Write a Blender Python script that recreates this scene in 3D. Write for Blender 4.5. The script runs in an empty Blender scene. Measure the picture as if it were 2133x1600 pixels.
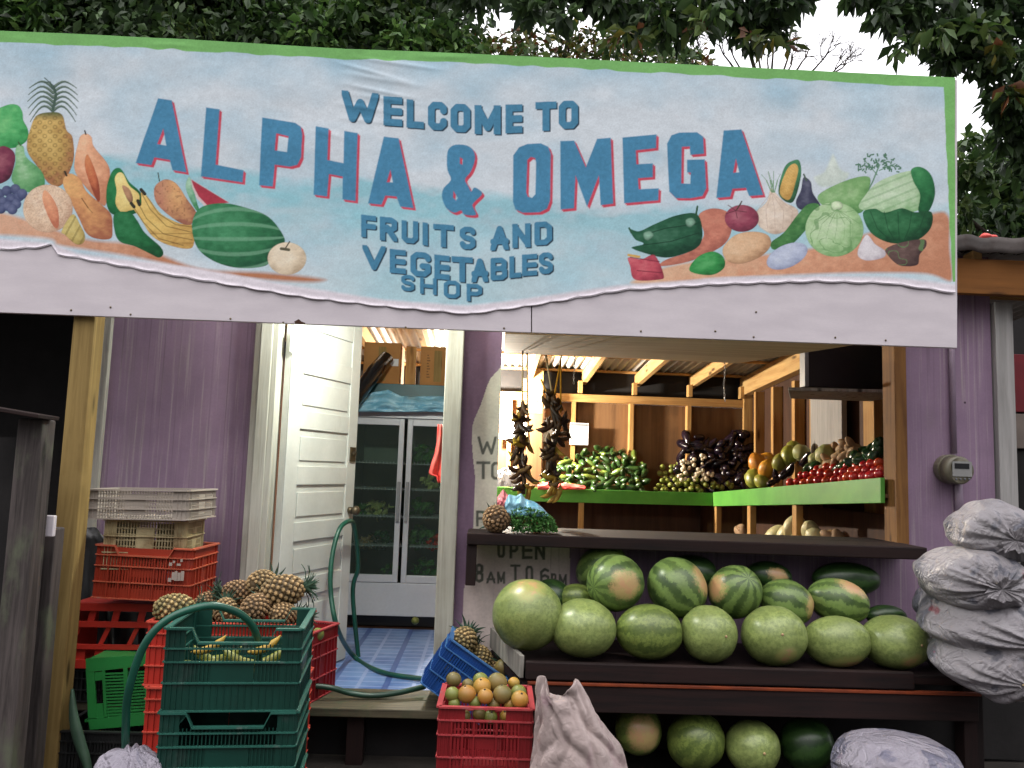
import bpy, bmesh, math, random
import numpy as np
from mathutils import Vector, Matrix, Euler
random.seed(7); RNG = np.random.default_rng(7)
scene = bpy.context.scene
COL = scene.collection

# ---------------------------------------------------------------- camera
FPX, CX, CY = 1700.0, 1066.5, 800.0
YAW, PITCH, ROLL = math.radians(1.656), math.radians(6.031), math.radians(1.915)
EYE = Vector((0, 0, 1.7))
f_ = Vector((math.sin(YAW)*math.cos(PITCH), math.cos(YAW)*math.cos(PITCH), math.sin(PITCH)))
r0 = Vector((math.cos(YAW), -math.sin(YAW), 0)); u0 = r0.cross(f_)
r_ = math.cos(ROLL)*r0 + math.sin(ROLL)*u0
u_ = -math.sin(ROLL)*r0 + math.cos(ROLL)*u0
cam_d = bpy.data.cameras.new("camera"); cam = bpy.data.objects.new("camera", cam_d); COL.objects.link(cam)
cam.matrix_world = Matrix(((r_.x, u_.x, -f_.x, EYE.x), (r_.y, u_.y, -f_.y, EYE.y), (r_.z, u_.z, -f_.z, EYE.z), (0, 0, 0, 1)))
cam_d.sensor_fit = 'HORIZONTAL'; cam_d.sensor_width = 36; cam_d.lens = 36*FPX/2133
cam_d.clip_start = 0.05; cam_d.clip_end = 500
scene.camera = cam

# ---------------------------------------------------------------- light
SUN_EL, SUN_AZ = math.radians(62), math.radians(200)      # soft overcast light from behind the camera
world = bpy.data.worlds.new("World"); scene.world = world; world.use_nodes = True
wn = world.node_tree.nodes; wl = world.node_tree.links
bg = wn["Background"]
sky = wn.new("ShaderNodeTexSky"); sky.sky_type = 'NISHITA'; sky.sun_disc = False
sky.sun_elevation = SUN_EL; sky.sun_rotation = SUN_AZ; sky.air_density = 1.0; sky.dust_density = 4.0; sky.ozone_density = 1.0
mixw = wn.new("ShaderNodeMix"); mixw.data_type = 'RGBA'; mixw.inputs[0].default_value = 0.75
mixw.inputs[7].default_value = (30, 29.6, 30.4, 1)          # bright cloud cover
wl.new(sky.outputs[0], mixw.inputs[6])
# overcast sky: brighter overhead than at the horizon
tcw = wn.new("ShaderNodeTexCoord"); sxyz = wn.new("ShaderNodeSeparateXYZ"); wl.new(tcw.outputs['Generated'], sxyz.inputs[0])
mr = wn.new("ShaderNodeMapRange"); mr.interpolation_type = 'SMOOTHSTEP'; mr.inputs['From Min'].default_value = 0.0; mr.inputs['From Max'].default_value = 0.9
hz = wn.new("ShaderNodeMapRange"); hz.inputs['From Min'].default_value = -0.4; hz.inputs['From Max'].default_value = 0.5     # lighter horizon beyond the stall
hz.inputs['To Min'].default_value = 0.03; hz.inputs['To Max'].default_value = 0.62; wl.new(sxyz.outputs[1], hz.inputs[0])
mr.inputs['To Max'].default_value = 1.0; wl.new(hz.outputs[0], mr.inputs['To Min']); wl.new(sxyz.outputs[2], mr.inputs[0])
vm = wn.new("ShaderNodeVectorMath"); vm.operation = 'SCALE'; wl.new(mixw.outputs[2], vm.inputs[0]); wl.new(mr.outputs[0], vm.inputs[3])
wl.new(vm.outputs[0], bg.inputs[0])
bg.inputs[1].default_value = 0.085
sun_d = bpy.data.lights.new("sun", 'SUN'); sun_d.energy = 0.9; sun_d.angle = math.radians(70); sun_d.color = (1, .95, .92)
sun = bpy.data.objects.new("sun", sun_d); COL.objects.link(sun)
sd = Vector((math.sin(SUN_AZ)*math.cos(SUN_EL), math.cos(SUN_AZ)*math.cos(SUN_EL), math.sin(SUN_EL)))
sun.rotation_euler = sd.to_track_quat('Z', 'Y').to_euler(); sun.location = sd*30
scene.cycles.use_denoising = True
scene.view_settings.view_transform = 'Standard'; scene.view_settings.look = 'None'
scene.view_settings.exposure = 0.36; scene.view_settings.gamma = 1.0

# ---------------------------------------------------------------- pixel -> place
def ray(px, py): return r_*((px-CX)/FPX) + u_*((CY-py)/FPX) + f_
def P(px, py, Y):
    d = ray(px, py); return EYE + d*(Y/d.y)
def PX(px, py, X):
    d = ray(px, py); return EYE + d*(X/d.x)
def PZ(px, py, Z):
    d = ray(px, py); return EYE + d*((Z-EYE.z)/d.z)
def m_per_px(Y): return Y/FPX
GZ = 0.27                                                   # ground level

# ---------------------------------------------------------------- helpers
def lin(r, g, b):
    return tuple((c/12.92 if c <= .04045 else ((c+.055)/1.055)**2.4) for c in (r/255., g/255., b/255.))

def tag(o, label, cat, group=None, kind=None):
    o['label'] = label; o['category'] = cat
    if group: o['group'] = group
    if kind: o['kind'] = kind
    return o

def thing(name, label, cat, loc=(0, 0, 0), rot=(0, 0, 0), group=None):
    o = bpy.data.objects.new(name, None); COL.objects.link(o)
    o.empty_display_size = .05
    o.location = loc; o.rotation_euler = rot
    return tag(o, label, cat, group)

def wmat(o):
    m = Matrix.LocRotScale(o.location, o.rotation_euler, o.scale)
    return wmat(o.parent) @ m if o.parent else m

def copy_tree(o, parent=None):
    c = o.copy(); COL.objects.link(c); c.parent = parent
    for ch in list(o.children):
        copy_tree(ch, c)
    return c

class MB:
    def __init__(s): s.v = []; s.f = []; s.c = None; s.a = None
    def add(s, vs, fs):
        n = len(s.v); s.v += [tuple(v) for v in vs]; s.f += [tuple(i+n for i in f) for f in fs]; return s
    def box(s, x0, x1, y0, y1, z0, z1):
        return s.hexa([(x0, y0, z0), (x1, y0, z0), (x1, y1, z0), (x0, y1, z0), (x0, y0, z1), (x1, y0, z1), (x1, y1, z1), (x0, y1, z1)])
    def hexa(s, p):
        return s.add(p, [(0, 3, 2, 1), (4, 5, 6, 7), (0, 1, 5, 4), (1, 2, 6, 5), (2, 3, 7, 6), (3, 0, 4, 7)])
    def beam(s, p0, p1, w, h, up=(0, 0, 1)):
        p0, p1 = Vector(p0), Vector(p1); d = (p1-p0).normalized(); up = Vector(up)
        a = d.cross(up).normalized()*(w/2); b = a.cross(d).normalized()*(h/2)
        return s.hexa([p0-a-b, p0+a-b, p1+a-b, p1-a-b, p0-a+b, p0+a+b, p1+a+b, p1-a+b])
    def tube(s, pts, r, n=8, cap=True):
        pts = [Vector(p) for p in pts]; N = len(pts); rs = r if hasattr(r, '__len__') else [r]*N
        t = [(pts[min(i+1, N-1)]-pts[max(i-1, 0)]).normalized() for i in range(N)]
        a = t[0].orthogonal().normalized(); vs = []
        for i in range(N):
            a = (a - t[i]*a.dot(t[i])).normalized(); b = t[i].cross(a)
            for k in range(n):
                an = 2*math.pi*k/n; vs.append(pts[i]+(a*math.cos(an)+b*math.sin(an))*rs[i])
        fs = [(i*n+k, i*n+(k+1) % n, (i+1)*n+(k+1) % n, (i+1)*n+k) for i in range(N-1) for k in range(n)]
        if cap: fs += [tuple(range(n-1, -1, -1)), tuple((N-1)*n+k for k in range(n))]
        return s.add(vs, fs)
    def ball(s, c, rx, ry=None, rz=None, nu=12, nv=8, M=None, fn=None):
        ry = rx if ry is None else ry; rz = rx if rz is None else rz; c = Vector(c); vs = []
        def pt(th, ph):
            q = Vector((math.sin(th)*math.cos(ph), math.sin(th)*math.sin(ph), math.cos(th)))
            k = fn(th, ph) if fn else 1.0
            w = Vector((q.x*rx*k, q.y*ry*k, q.z*rz*(k if fn else 1)))
            return c + (M @ w if M else w)
        vs.append(pt(0, 0))
        for i in range(1, nv):
            for k in range(nu): vs.append(pt(math.pi*i/nv, 2*math.pi*k/nu))
        vs.append(pt(math.pi, 0)); fs = []
        for k in range(nu): fs.append((0, 1+k, 1+(k+1) % nu))
        for i in range(nv-2):
            for k in range(nu):
                a = 1+i*nu+k; b = 1+i*nu+(k+1) % nu; fs.append((a, a+nu, b+nu, b))
        e = 1+(nv-1)*nu; o = 1+(nv-2)*nu
        for k in range(nu): fs.append((o+k, e, o+(k+1) % nu))
        return s.add(vs, fs)
    def grid(s, fn, nu, nv, flip=False):
        vs = [fn(i/(nu-1), j/(nv-1)) for j in range(nv) for i in range(nu)]
        fs = []
        for j in range(nv-1):
            for i in range(nu-1):
                a = j*nu+i; q = (a, a+1, a+nu+1, a+nu); fs.append(q[::-1] if flip else q)
        return s.add(vs, fs)
    def rings(s, rings, cap0=True, cap1=True):
        n = len(rings[0]); vs = [p for r in rings for p in r]
        fs = [(i*n+k, i*n+(k+1) % n, (i+1)*n+(k+1) % n, (i+1)*n+k) for i in range(len(rings)-1) for k in range(n)]
        if cap0: fs.append(tuple(range(n-1, -1, -1)))
        if cap1: fs.append(tuple((len(rings)-1)*n+k for k in range(n)))
        return s.add(vs, fs)
    def poly(s, pts, thick):
        n = len(pts); t = Vector(thick); vs = [Vector(p) for p in pts]+[Vector(p)+t for p in pts]
        fs = [tuple(range(n-1, -1, -1)), tuple(range(n, 2*n))]+[(i, (i+1) % n, n+(i+1) % n, n+i) for i in range(n)]
        return s.add(vs, fs)
    def build(s, name, m, parent=None, smooth=False, bev=0, world=True, sub=0, solid=0):
        me = bpy.data.meshes.new(name)
        vs = s.v
        if parent is not None and world:
            inv = wmat(parent).inverted(); vs = [inv @ Vector(v) for v in vs]
        me.from_pydata([tuple(v) for v in vs], [], s.f)
        if s.c is not None:
            ca = me.color_attributes.new('Col', 'FLOAT_COLOR', 'POINT')
            ca.data.foreach_set('color', np.asarray(s.c, dtype=np.float32).ravel())
        if s.a is not None:
            at = me.attributes.new('spot', 'FLOAT', 'POINT'); at.data.foreach_set('value', np.asarray(s.a, dtype=np.float32))
        bm = bmesh.new(); bm.from_mesh(me); bmesh.ops.recalc_face_normals(bm, faces=bm.faces); bm.to_mesh(me); bm.free()
        if smooth: me.polygons.foreach_set('use_smooth', [True]*len(me.polygons))
        o = bpy.data.objects.new(name, me); COL.objects.link(o)
        if m is not None: me.materials.append(m)
        if parent is not None: o.parent = parent
        if solid:
            md = o.modifiers.new('solid', 'SOLIDIFY'); md.thickness = solid; md.offset = 0
        if bev:
            md = o.modifiers.new('bevel', 'BEVEL'); md.width = bev; md.segments = 2; md.limit_method = 'ANGLE'; md.angle_limit = math.radians(40)
        if sub:
            md = o.modifiers.new('sub', 'SUBSURF'); md.levels = sub; md.render_levels = sub
        return o

def np_mesh(name, V, Fq, m, parent=None, color=None, smooth=False):
    """fast mesh from numpy arrays; world coordinates"""
    V = np.asarray(V, dtype=np.float64)
    if parent is not None:
        inv = np.array(wmat(parent).inverted()); V = V @ inv[:3, :3].T + inv[:3, 3]
    me = bpy.data.meshes.new(name); k = Fq.shape[1]; n = len(Fq)
    me.vertices.add(len(V)); me.vertices.foreach_set('co', V.astype(np.float32).ravel())
    me.loops.add(n*k); me.loops.foreach_set('vertex_index', Fq.astype(np.int32).ravel())
    me.polygons.add(n); me.polygons.foreach_set('loop_start', np.arange(0, n*k, k, dtype=np.int32))
    me.update(calc_edges=True)
    if color is not None:
        ca = me.color_attributes.new('Col', 'FLOAT_COLOR', 'POINT')
        c4 = np.ones((len(V), 4), np.float32); c4[:, :3] = color; ca.data.foreach_set('color', c4.ravel())
    if smooth: me.polygons.foreach_set('use_smooth', np.ones(n, dtype=bool))
    o = bpy.data.objects.new(name, me); COL.objects.link(o); me.materials.append(m)
    if parent is not None: o.parent = parent
    return o

# ---------------------------------------------------------------- materials
class NT:
    def __init__(s, name):
        s.m = bpy.data.materials.new(name); s.m.use_nodes = True; s.n = s.m.node_tree.nodes; s.l = s.m.node_tree.links
        s.b = s.n["Principled BSDF"]
    def new(s, t, **kw):
        n = s.n.new(t)
        for k, v in kw.items(): setattr(n, k, v)
        return n
    def link(s, a, b): s.l.new(a, b)
    def coord(s, scale=(1, 1, 1), kind='Object'):
        tc = s.new("ShaderNodeTexCoord"); mp = s.new("ShaderNodeMapping"); mp.inputs['Scale'].default_value = scale
        s.link(tc.outputs[kind], mp.inputs[0]); return mp.outputs[0]
    def noise(s, vec, scale=5, detail=5, rough=.55, dist=0):
        n = s.new("ShaderNodeTexNoise"); n.inputs['Scale'].default_value = scale; n.inputs['Detail'].default_value = detail
        n.inputs['Roughness'].default_value = rough; n.inputs['Distortion'].default_value = dist; s.link(vec, n.inputs['Vector']); return n.outputs['Fac']
    def ramp(s, fac, p0, p1):
        r = s.new("ShaderNodeMapRange"); r.interpolation_type = 'SMOOTHSTEP'
        r.inputs['From Min'].default_value = p0; r.inputs['From Max'].default_value = p1; s.link(fac, r.inputs['Value']); return r.outputs[0]
    def mix(s, fac, a, b, mode='MIX'):
        n = s.new("ShaderNodeMix"); n.data_type = 'RGBA'; n.blend_type = mode
        for sock, v in ((n.inputs[0], fac), (n.inputs[6], a), (n.inputs[7], b)):
            if hasattr(v, 'is_output'): s.link(v, sock)
            elif isinstance(v, (int, float)): sock.default_value = v
            else: sock.default_value = (*v[:3], 1)
        return n.outputs[2]
    def math(s, op, a, b=0):
        n = s.new("ShaderNodeMath"); n.operation = op
        for i, v in enumerate((a, b)):
            if hasattr(v, 'is_output'): s.link(v, n.inputs[i])
            else: n.inputs[i].default_value = v
        return n.outputs[0]
    def bump(s, h, strength=.2, dist=.01):
        n = s.new("ShaderNodeBump"); n.inputs['Strength'].default_value = strength; n.inputs['Distance'].default_value = dist
        s.link(h, n.inputs['Height']); s.link(n.outputs[0], s.b.inputs['Normal'])
    def done(s, col, rough=.6, spec=.3, **kw):
        if hasattr(col, 'is_output'): s.link(col, s.b.inputs['Base Color'])
        else: s.b.inputs['Base Color'].default_value = (*col[:3], 1)
        if hasattr(rough, 'is_output'): s.link(rough, s.b.inputs['Roughness'])
        else: s.b.inputs['Roughness'].default_value = rough
        s.b.inputs['Specular IOR Level'].default_value = spec
        for k, v in kw.items(): s.b.inputs[k].default_value = v
        return s.m

def sc(c, k): return tuple(x*k for x in c)

def paint(name, c1, c2=None, scale=6, stretch=(1, 1, 1), rough=.6, spec=.3, bump=.15, dirt=None, dirt_amt=(.55, .75), dscale=(3, 3, 3), vary=0, fine=60):
    """general surface: two-tone noise, optional dirt patches, optional per-object variation"""
    t = NT(name); c2 = c2 or sc(c1, .7)
    v = t.coord(stretch); n1 = t.noise(v, scale, 6); n2 = t.noise(v, fine, 3)
    col = t.mix(t.ramp(n1, .3, .7), c1, c2)
    col = t.mix(t.math('MULTIPLY', n2, .35), col, sc(c1, .6))
    if dirt:
        vd = t.coord(dscale); nd = t.noise(vd, 1, 7, .65)
        col = t.mix(t.ramp(nd, *dirt_amt), col, dirt)
    if vary:
        oi = t.new("ShaderNodeObjectInfo"); hs = t.new("ShaderNodeHueSaturation")
        t.link(t.math('ADD', t.math('MULTIPLY', oi.outputs['Random'], vary), 1-vary/2), hs.inputs['Value'])
        t.link(t.math('ADD', t.math('MULTIPLY', oi.outputs['Random'], vary*.06), .5-vary*.03), hs.inputs['Hue'])
        t.link(col, hs.inputs['Color']); col = hs.outputs[0]
    if bump: t.bump(t.math('ADD', n1, t.math('MULTIPLY', n2, .5)), bump, .01)
    return t.done(col, rough, spec)

def wood(name, c1, c2, axis='z', scale=1.0, rough=.75, bump=.3, knots=True, moss=None):
    t = NT(name)
    st = {'x': (1.2, 22, 22), 'y': (22, 1.2, 22), 'z': (22, 22, 1.2)}[axis]
    st = tuple(a*scale for a in st)
    v = t.coord(st); g = t.noise(v, 1.6, 7, .65, .6)
    col = t.mix(t.ramp(g, .3, .72), c1, c2)
    f = t.noise(t.coord(tuple(a*3 for a in st)), 2.5, 3); col = t.mix(t.math('MULTIPLY', f, .4), col, sc(c1, .5))
    b = t.noise(t.coord((1.6, 1.6, 1.6)), 2, 4); col = t.mix(t.ramp(b, .45, .75), col, sc(c2, .75))
    if knots:
        k = t.new("ShaderNodeTexVoronoi"); k.inputs['Scale'].default_value = 1.0
        st2 = {'x': (2.2, 9, 9), 'y': (9, 2.2, 9), 'z': (9, 9, 2.2)}[axis]
        t.link(t.coord(st2), k.inputs['Vector']); col = t.mix(t.ramp(k.outputs['Distance'], .2, .06), col, sc(c1, .25))
    if moss:
        mo = t.noise(t.coord((3, 3, 1.5)), 2.2, 6, .6); col = t.mix(t.ramp(mo, .5, .7), col, moss)
    t.bump(g, bump, .006)
    return t.done(col, rough, .25)

M = {}
M['ground'] = paint('ground_dirt', (.02, .017, .014), (.036, .03, .025), 5, rough=.95, bump=.6)
M['board_white'] = paint('white_board_paint', lin(216, 208, 213), lin(202, 194, 200), 3, (1, 1, 4), .6, .3, .05, dirt=lin(175, 165, 168), dirt_amt=(.62, .85), dscale=(1.5, 1, 4))
M['purple'] = None
M['trim_grey'] = wood('weathered_trim', lin(120, 116, 112), lin(176, 172, 160), 'z', 1.0, bump=.25)
M['trim_cream'] = wood('cream_trim', lin(160, 158, 146), lin(200, 199, 188), 'z', .7, bump=.3)
M['trim_white'] = wood('white_trim', lin(140, 138, 136), lin(172, 170, 168), 'z', .6, bump=.1)
M['jamb'] = wood('jamb_wood', lin(146, 143, 130), lin(194, 192, 178), 'z', .8, bump=.3)
M['post_yellow'] = wood('yellow_post', lin(124, 101, 58), lin(162, 137, 84), 'z', .8, bump=.2)
M['post_orange'] = wood('orange_post', lin(100, 66, 36), lin(146, 104, 56), 'z', .8, bump=.2)
M['post_grey'] = wood('grey_post', lin(50, 45, 44), lin(92, 84, 82), 'z', 1.0, bump=.5, moss=lin(88, 92, 76))
M['rafter'] = wood('rafter_pine', lin(170, 128, 78), lin(208, 170, 112), 'y', .8, bump=.15)
M['stud'] = wood('stud_pine', lin(160, 116, 66), lin(200, 158, 98), 'z', .8, bump=.15)
M['stud_x'] = wood('plate_pine', lin(160, 116, 66), lin(200, 158, 98), 'x', .8, bump=.15)
M['fascia'] = wood('fascia_orange', lin(92, 56, 24), lin(136, 88, 40), 'x', .6, bump=.15)
M['plywood'] = wood('plywood_brown', lin(100, 71, 46), lin(136, 100, 66), 'z', .35, bump=.08, knots=False)
M['plywood_dark'] = wood('plywood_dark', lin(58, 38, 28), lin(84, 56, 40), 'z', .35, bump=.08, knots=False)
M['soffit'] = wood('soffit_ply', lin(168, 142, 100), lin(196, 172, 128), 'x', .35, bump=.06, knots=False)
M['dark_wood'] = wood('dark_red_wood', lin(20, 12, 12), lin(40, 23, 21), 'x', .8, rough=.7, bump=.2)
M['dark_wood_z'] = wood('dark_red_wood_upright', lin(20, 12, 12), lin(40, 23, 21), 'z', .8, rough=.7, bump=.2)
M['orange_edge'] = paint('orange_edge', lin(140, 62, 28), lin(90, 40, 24), 8, (1, 6, 6), .55)
M['deck'] = wood('deck_planks', lin(58, 53, 42), lin(100, 93, 74), 'x', .8, bump=.5, moss=lin(62, 70, 50))
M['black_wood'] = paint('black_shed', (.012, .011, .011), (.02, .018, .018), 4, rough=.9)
M['door_white'] = paint('door_white', lin(212, 214, 208), lin(196, 198, 192), 4, (1, 1, 1), .4, .4, .03, dirt=lin(160, 155, 140), dirt_amt=(.62, .85), dscale=(5, 5, 2))
M['metal'] = paint('steel', (.5, .5, .5), (.4, .4, .4), 20, rough=.3, bump=0); M['metal'].node_tree.nodes['Principled BSDF'].inputs['Metallic'].default_value = 1
M['brass_old'] = paint('old_brass', (.2, .16, .1), (.1, .08, .06), 20, rough=.45, bump=.05); M['brass_old'].node_tree.nodes['Principled BSDF'].inputs['Metallic'].default_value = .8
M['zinc'] = paint('zinc_sheet', (.55, .55, .54), (.42, .41, .40), 4, (1, .4, 1), .5, .4, .05, dirt=(.28, .2, .15), dirt_amt=(.6, .85))
M['roof_old'] = paint('old_roof_sheet', lin(66, 62, 60), lin(92, 86, 84), 4, rough=.8, dirt=lin(54, 42, 36))
M['fridge_white'] = paint('fridge_white', lin(206, 208, 212), lin(196, 198, 204), 3, rough=.3, spec=.5, bump=0)
M['fridge_grey'] = paint('fridge_grey', lin(150, 152, 154), lin(140, 142, 146), 3, rough=.4, bump=0)
M['liner'] = paint('fridge_liner', lin(92, 100, 92), lin(78, 86, 80), 4, rough=.5, bump=0)
M['black'] = paint('black_plastic', (.008, .008, .009), (.014, .014, .015), 6, rough=.35, spec=.5, bump=.02)
M['black_bag'] = paint('black_bag', (.006, .006, .008), (.012, .012, .015), 6, rough=.18, spec=.6, bump=.3)
M['card'] = paint('cardboard', lin(178, 128, 76), lin(160, 112, 64), 5, rough=.85, bump=.05)
M['paper'] = paint('paper', lin(225, 225, 225), lin(208, 208, 210), 4, rough=.8, bump=.02)
M['ink'] = paint('grey_ink', lin(120, 122, 126), lin(100, 102, 108), 4, rough=.8, bump=0)
M['green_board'] = paint('green_board', lin(96, 164, 66), lin(80, 146, 58), 5, rough=.55, bump=.05, dirt=lin(60, 84, 40), dirt_amt=(.66, .8), dscale=(9, 9, 9))
M['teal'] = paint('teal_panel', lin(26, 84, 88), lin(20, 66, 72), 4, rough=.4)
M['blue_bag'] = paint('blue_film', lin(110, 172, 200), lin(160, 205, 222), 9, rough=.25, spec=.5, bump=.8)
M['pink_bag'] = paint('pink_film', lin(225, 120, 130), lin(240, 170, 170), 9, rough=.25, spec=.5, bump=.8)
M['red_cloth'] = paint('red_cloth', lin(226, 70, 64), lin(236, 130, 120), 6, rough=.6, bump=.3)
M['hose'] = paint('hose_green', lin(24, 84, 66), lin(18, 66, 54), 8, rough=.35, spec=.5, bump=.02)
M['hose_dark'] = paint('hose_dark_green', lin(30, 66, 52), lin(22, 52, 40), 8, rough=.4, spec=.5, bump=.02)
M['rope'] = paint('rope_pale', lin(190, 170, 130), lin(160, 140, 104), 40, rough=.9)
M['rope_yellow'] = paint('rope_yellow', lin(205, 150, 40), lin(180, 126, 30), 40, rough=.9)
M['linoleum'] = None
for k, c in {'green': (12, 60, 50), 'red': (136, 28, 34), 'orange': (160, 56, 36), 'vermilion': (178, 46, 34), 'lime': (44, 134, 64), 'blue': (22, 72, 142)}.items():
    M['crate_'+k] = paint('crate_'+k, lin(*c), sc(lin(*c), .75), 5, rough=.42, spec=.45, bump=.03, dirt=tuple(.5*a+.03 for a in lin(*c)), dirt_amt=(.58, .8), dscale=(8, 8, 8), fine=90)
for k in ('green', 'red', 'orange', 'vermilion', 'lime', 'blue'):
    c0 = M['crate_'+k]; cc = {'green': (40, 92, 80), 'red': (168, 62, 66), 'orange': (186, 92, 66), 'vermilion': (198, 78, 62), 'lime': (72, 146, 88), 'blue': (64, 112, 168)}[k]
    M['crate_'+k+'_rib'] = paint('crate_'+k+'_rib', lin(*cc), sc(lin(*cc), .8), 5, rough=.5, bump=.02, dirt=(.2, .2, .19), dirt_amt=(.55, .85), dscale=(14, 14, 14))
M['crate_white'] = paint('crate_white', lin(178, 168, 158), lin(156, 146, 136), 5, rough=.5, bump=.03)
M['crate_white_rib'] = M['crate_white']
M['crate_cream'] = paint('crate_cream', lin(190, 176, 138), lin(164, 148, 112), 5, rough=.5, bump=.03, dirt=lin(110, 86, 56), dirt_amt=(.45, .7), dscale=(6, 6, 6))
M['crate_cream_rib'] = M['crate_cream']
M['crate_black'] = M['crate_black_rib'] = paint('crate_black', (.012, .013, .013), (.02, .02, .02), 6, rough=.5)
M['meter_body'] = paint('meter_body', lin(112, 106, 88), lin(92, 88, 74), 6, rough=.4, spec=.5)
M['meter_face'] = paint('meter_face', lin(150, 150, 148), lin(136, 136, 134), 6, rough=.4)
M['pvc'] = paint('conduit', lin(150, 132, 150), lin(132, 116, 132), 6, rough=.5)
M['sign_red'] = paint('neighbour_red', lin(110, 26, 34), lin(92, 22, 30), 4, rough=.6)
M['beige'] = paint('neighbour_beige', lin(120, 108, 100), lin(104, 94, 88), 4, rough=.7)
M['bark'] = paint('bark', (.06, .045, .032), (.03, .024, .018), 12, (1, 1, .3), .95, bump=.8)

def vcol_mat(name, rough=.7, spec=.2, grain=.25, gscale=120, bump=.08, weave=0):
    t = NT(name); a = t.new("ShaderNodeVertexColor", layer_name='Col')
    v = t.coord(); n = t.noise(v, gscale, 2)
    col = t.mix(t.math('MULTIPLY', n, grain), a.outputs[0], (.12, .11, .12), 'MULTIPLY')
    t.bump(n, bump, .003); return t.done(col, rough, spec)
M['painted'] = vcol_mat('painted_canvas', .75, .15)
M['painted_wall'] = vcol_mat('painted_wall', .65, .25, .3, 60)

def purple_wall():
    t = NT('purple_wall_paint'); v = t.coord((1, 1, 1)); n = t.noise(v, 3, 6)
    col = t.mix(t.ramp(n, .3, .7), lin(144, 120, 143), lin(129, 107, 129))
    st = t.noise(t.coord((34, 34, .8)), 1.5, 5, .6)           # brushed, worn upright streaks
    col = t.mix(t.math('MULTIPLY', t.ramp(st, .5, .7), .55), col, lin(178, 168, 166)); st2 = t.noise(t.coord((60, 60, .5)), 1.2, 3, .5); col = t.mix(t.math('MULTIPLY', t.ramp(st2, .58, .68), .5), col, lin(84, 68, 84))
    gm = t.noise(t.coord((2.5, 2.5, 1.2)), 1.5, 6, .6); col = t.mix(t.math('MULTIPLY', t.ramp(gm, .5, .75), .35), col, lin(120, 112, 108))
    gr = t.noise(v, 90, 2); col = t.mix(t.math('MULTIPLY', gr, .35), col, lin(96, 78, 96))
    sp = t.new("ShaderNodeTexVoronoi"); sp.inputs['Scale'].default_value = 5; t.link(v, sp.inputs['Vector'])
    col = t.mix(t.ramp(sp.outputs['Distance'], .05, .03), col, lin(60, 42, 56))
    t.bump(st, .15, .004); return t.done(col, .6, .3)
M['purple'] = purple_wall()

def tiles_mat():
    t = NT('blue_tile_vinyl'); tc = t.coord((1, 1, 1))
    def brick(sx, sy, mw):
        b = t.new("ShaderNodeTexBrick"); b.offset = 0; b.inputs['Scale'].default_value = 1
        b.inputs['Brick Width'].default_value = sx; b.inputs['Row Height'].default_value = sy; b.inputs['Mortar Size'].default_value = mw
        b.inputs['Mortar Smooth'].default_value = .3
        b.inputs['Color1'].default_value = (0, 0, 0, 1); b.inputs['Color2'].default_value = (0, 0, 0, 1); b.inputs['Mortar'].default_value = (1, 1, 1, 1)
        t.link(tc, b.inputs['Vector']); return b.outputs['Color']
    n = t.noise(tc, 7, 6)
    col = t.mix(t.ramp(n, .3, .7), lin(78, 110, 172), lin(120, 152, 202))
    col = t.mix(t.math('MULTIPLY', brick(.15, .1, .012), .65), col, lin(168, 182, 220))
    col = t.mix(t.math('MULTIPLY', brick(.3, 10, .02), .8), col, lin(38, 70, 140))
    t.bump(n, .05, .004); return t.done(col, .28, .5)
M['linoleum'] = tiles_mat()

def glass_mat():
    t = NT('fridge_glass'); t.b.inputs['Base Color'].default_value = (.75, .85, .8, 1); t.b.inputs['Roughness'].default_value = .04
    tr = t.new("ShaderNodeBsdfTransparent"); tr.inputs[0].default_value = (.86, .93, .89, 1); ms = t.new("ShaderNodeMixShader"); lw = t.new("ShaderNodeLayerWeight"); lw.inputs[0].default_value = .25
    t.b.inputs['Metallic'].default_value = 0; t.b.inputs['Specular IOR Level'].default_value = .6; t.b.inputs['Base Color'].default_value = (.25, .3, .28, 1)
    t.link(t.math('ADD', t.math('MULTIPLY', lw.outputs['Fresnel'], .6), .06), ms.inputs[0]); t.link(tr.outputs[0], ms.inputs[1]); t.link(t.b.outputs[0], ms.inputs[2]); t.link(ms.outputs[0], t.n['Material Output'].inputs[0]); return t.m
M['glass'] = glass_mat()

def sack_mat(name, base, blot, blot2, cre=.45):
    t = NT(name); v = t.coord((1, 1, 1)); n = t.noise(v, 4, 6, .6)
    col = t.mix(t.ramp(n, .35, .7), base, sc(base, .75))
    w = t.new("ShaderNodeTexWave"); w.inputs['Scale'].default_value = 170; w.inputs['Distortion'].default_value = 3; t.link(v, w.inputs['Vector'])
    cr = t.math('ABSOLUTE', t.math('SUBTRACT', t.noise(v, 6, 4, .5, .6), .5)); cr2 = t.math('ABSOLUTE', t.math('SUBTRACT', t.noise(v, 16, 3, .5, .5), .5)); crease = t.math('ADD', t.ramp(cr, .0, .09), t.math('MULTIPLY', t.ramp(cr2, .0, .1), .5))
    col = t.mix(t.math('MULTIPLY', w.outputs['Fac'], .10), col, sc(base, .5))
    b = t.noise(t.coord((7, 7, 5)), 1, 4, .5, .6); col = t.mix(t.math('MULTIPLY', t.ramp(b, .54, .60), .8), col, blot)
    b2 = t.noise(t.coord((9, 6, 9)), 1.1, 3, .5); col = t.mix(t.math('MULTIPLY', t.ramp(b2, .66, .72), .75), col, blot2)
    wr = t.noise(v, 16, 6, .62, 1.2); t.bump(t.math('ADD', t.math('ADD', n, t.math('MULTIPLY', crease, cre)), t.math('MULTIPLY', w.outputs['Fac'], .05)), .85, .03); return t.done(col, .36, .5)
M['sack'] = sack_mat('woven_sack', lin(156, 151, 155), lin(84, 86, 98), lin(130, 58, 68), .28)
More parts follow.
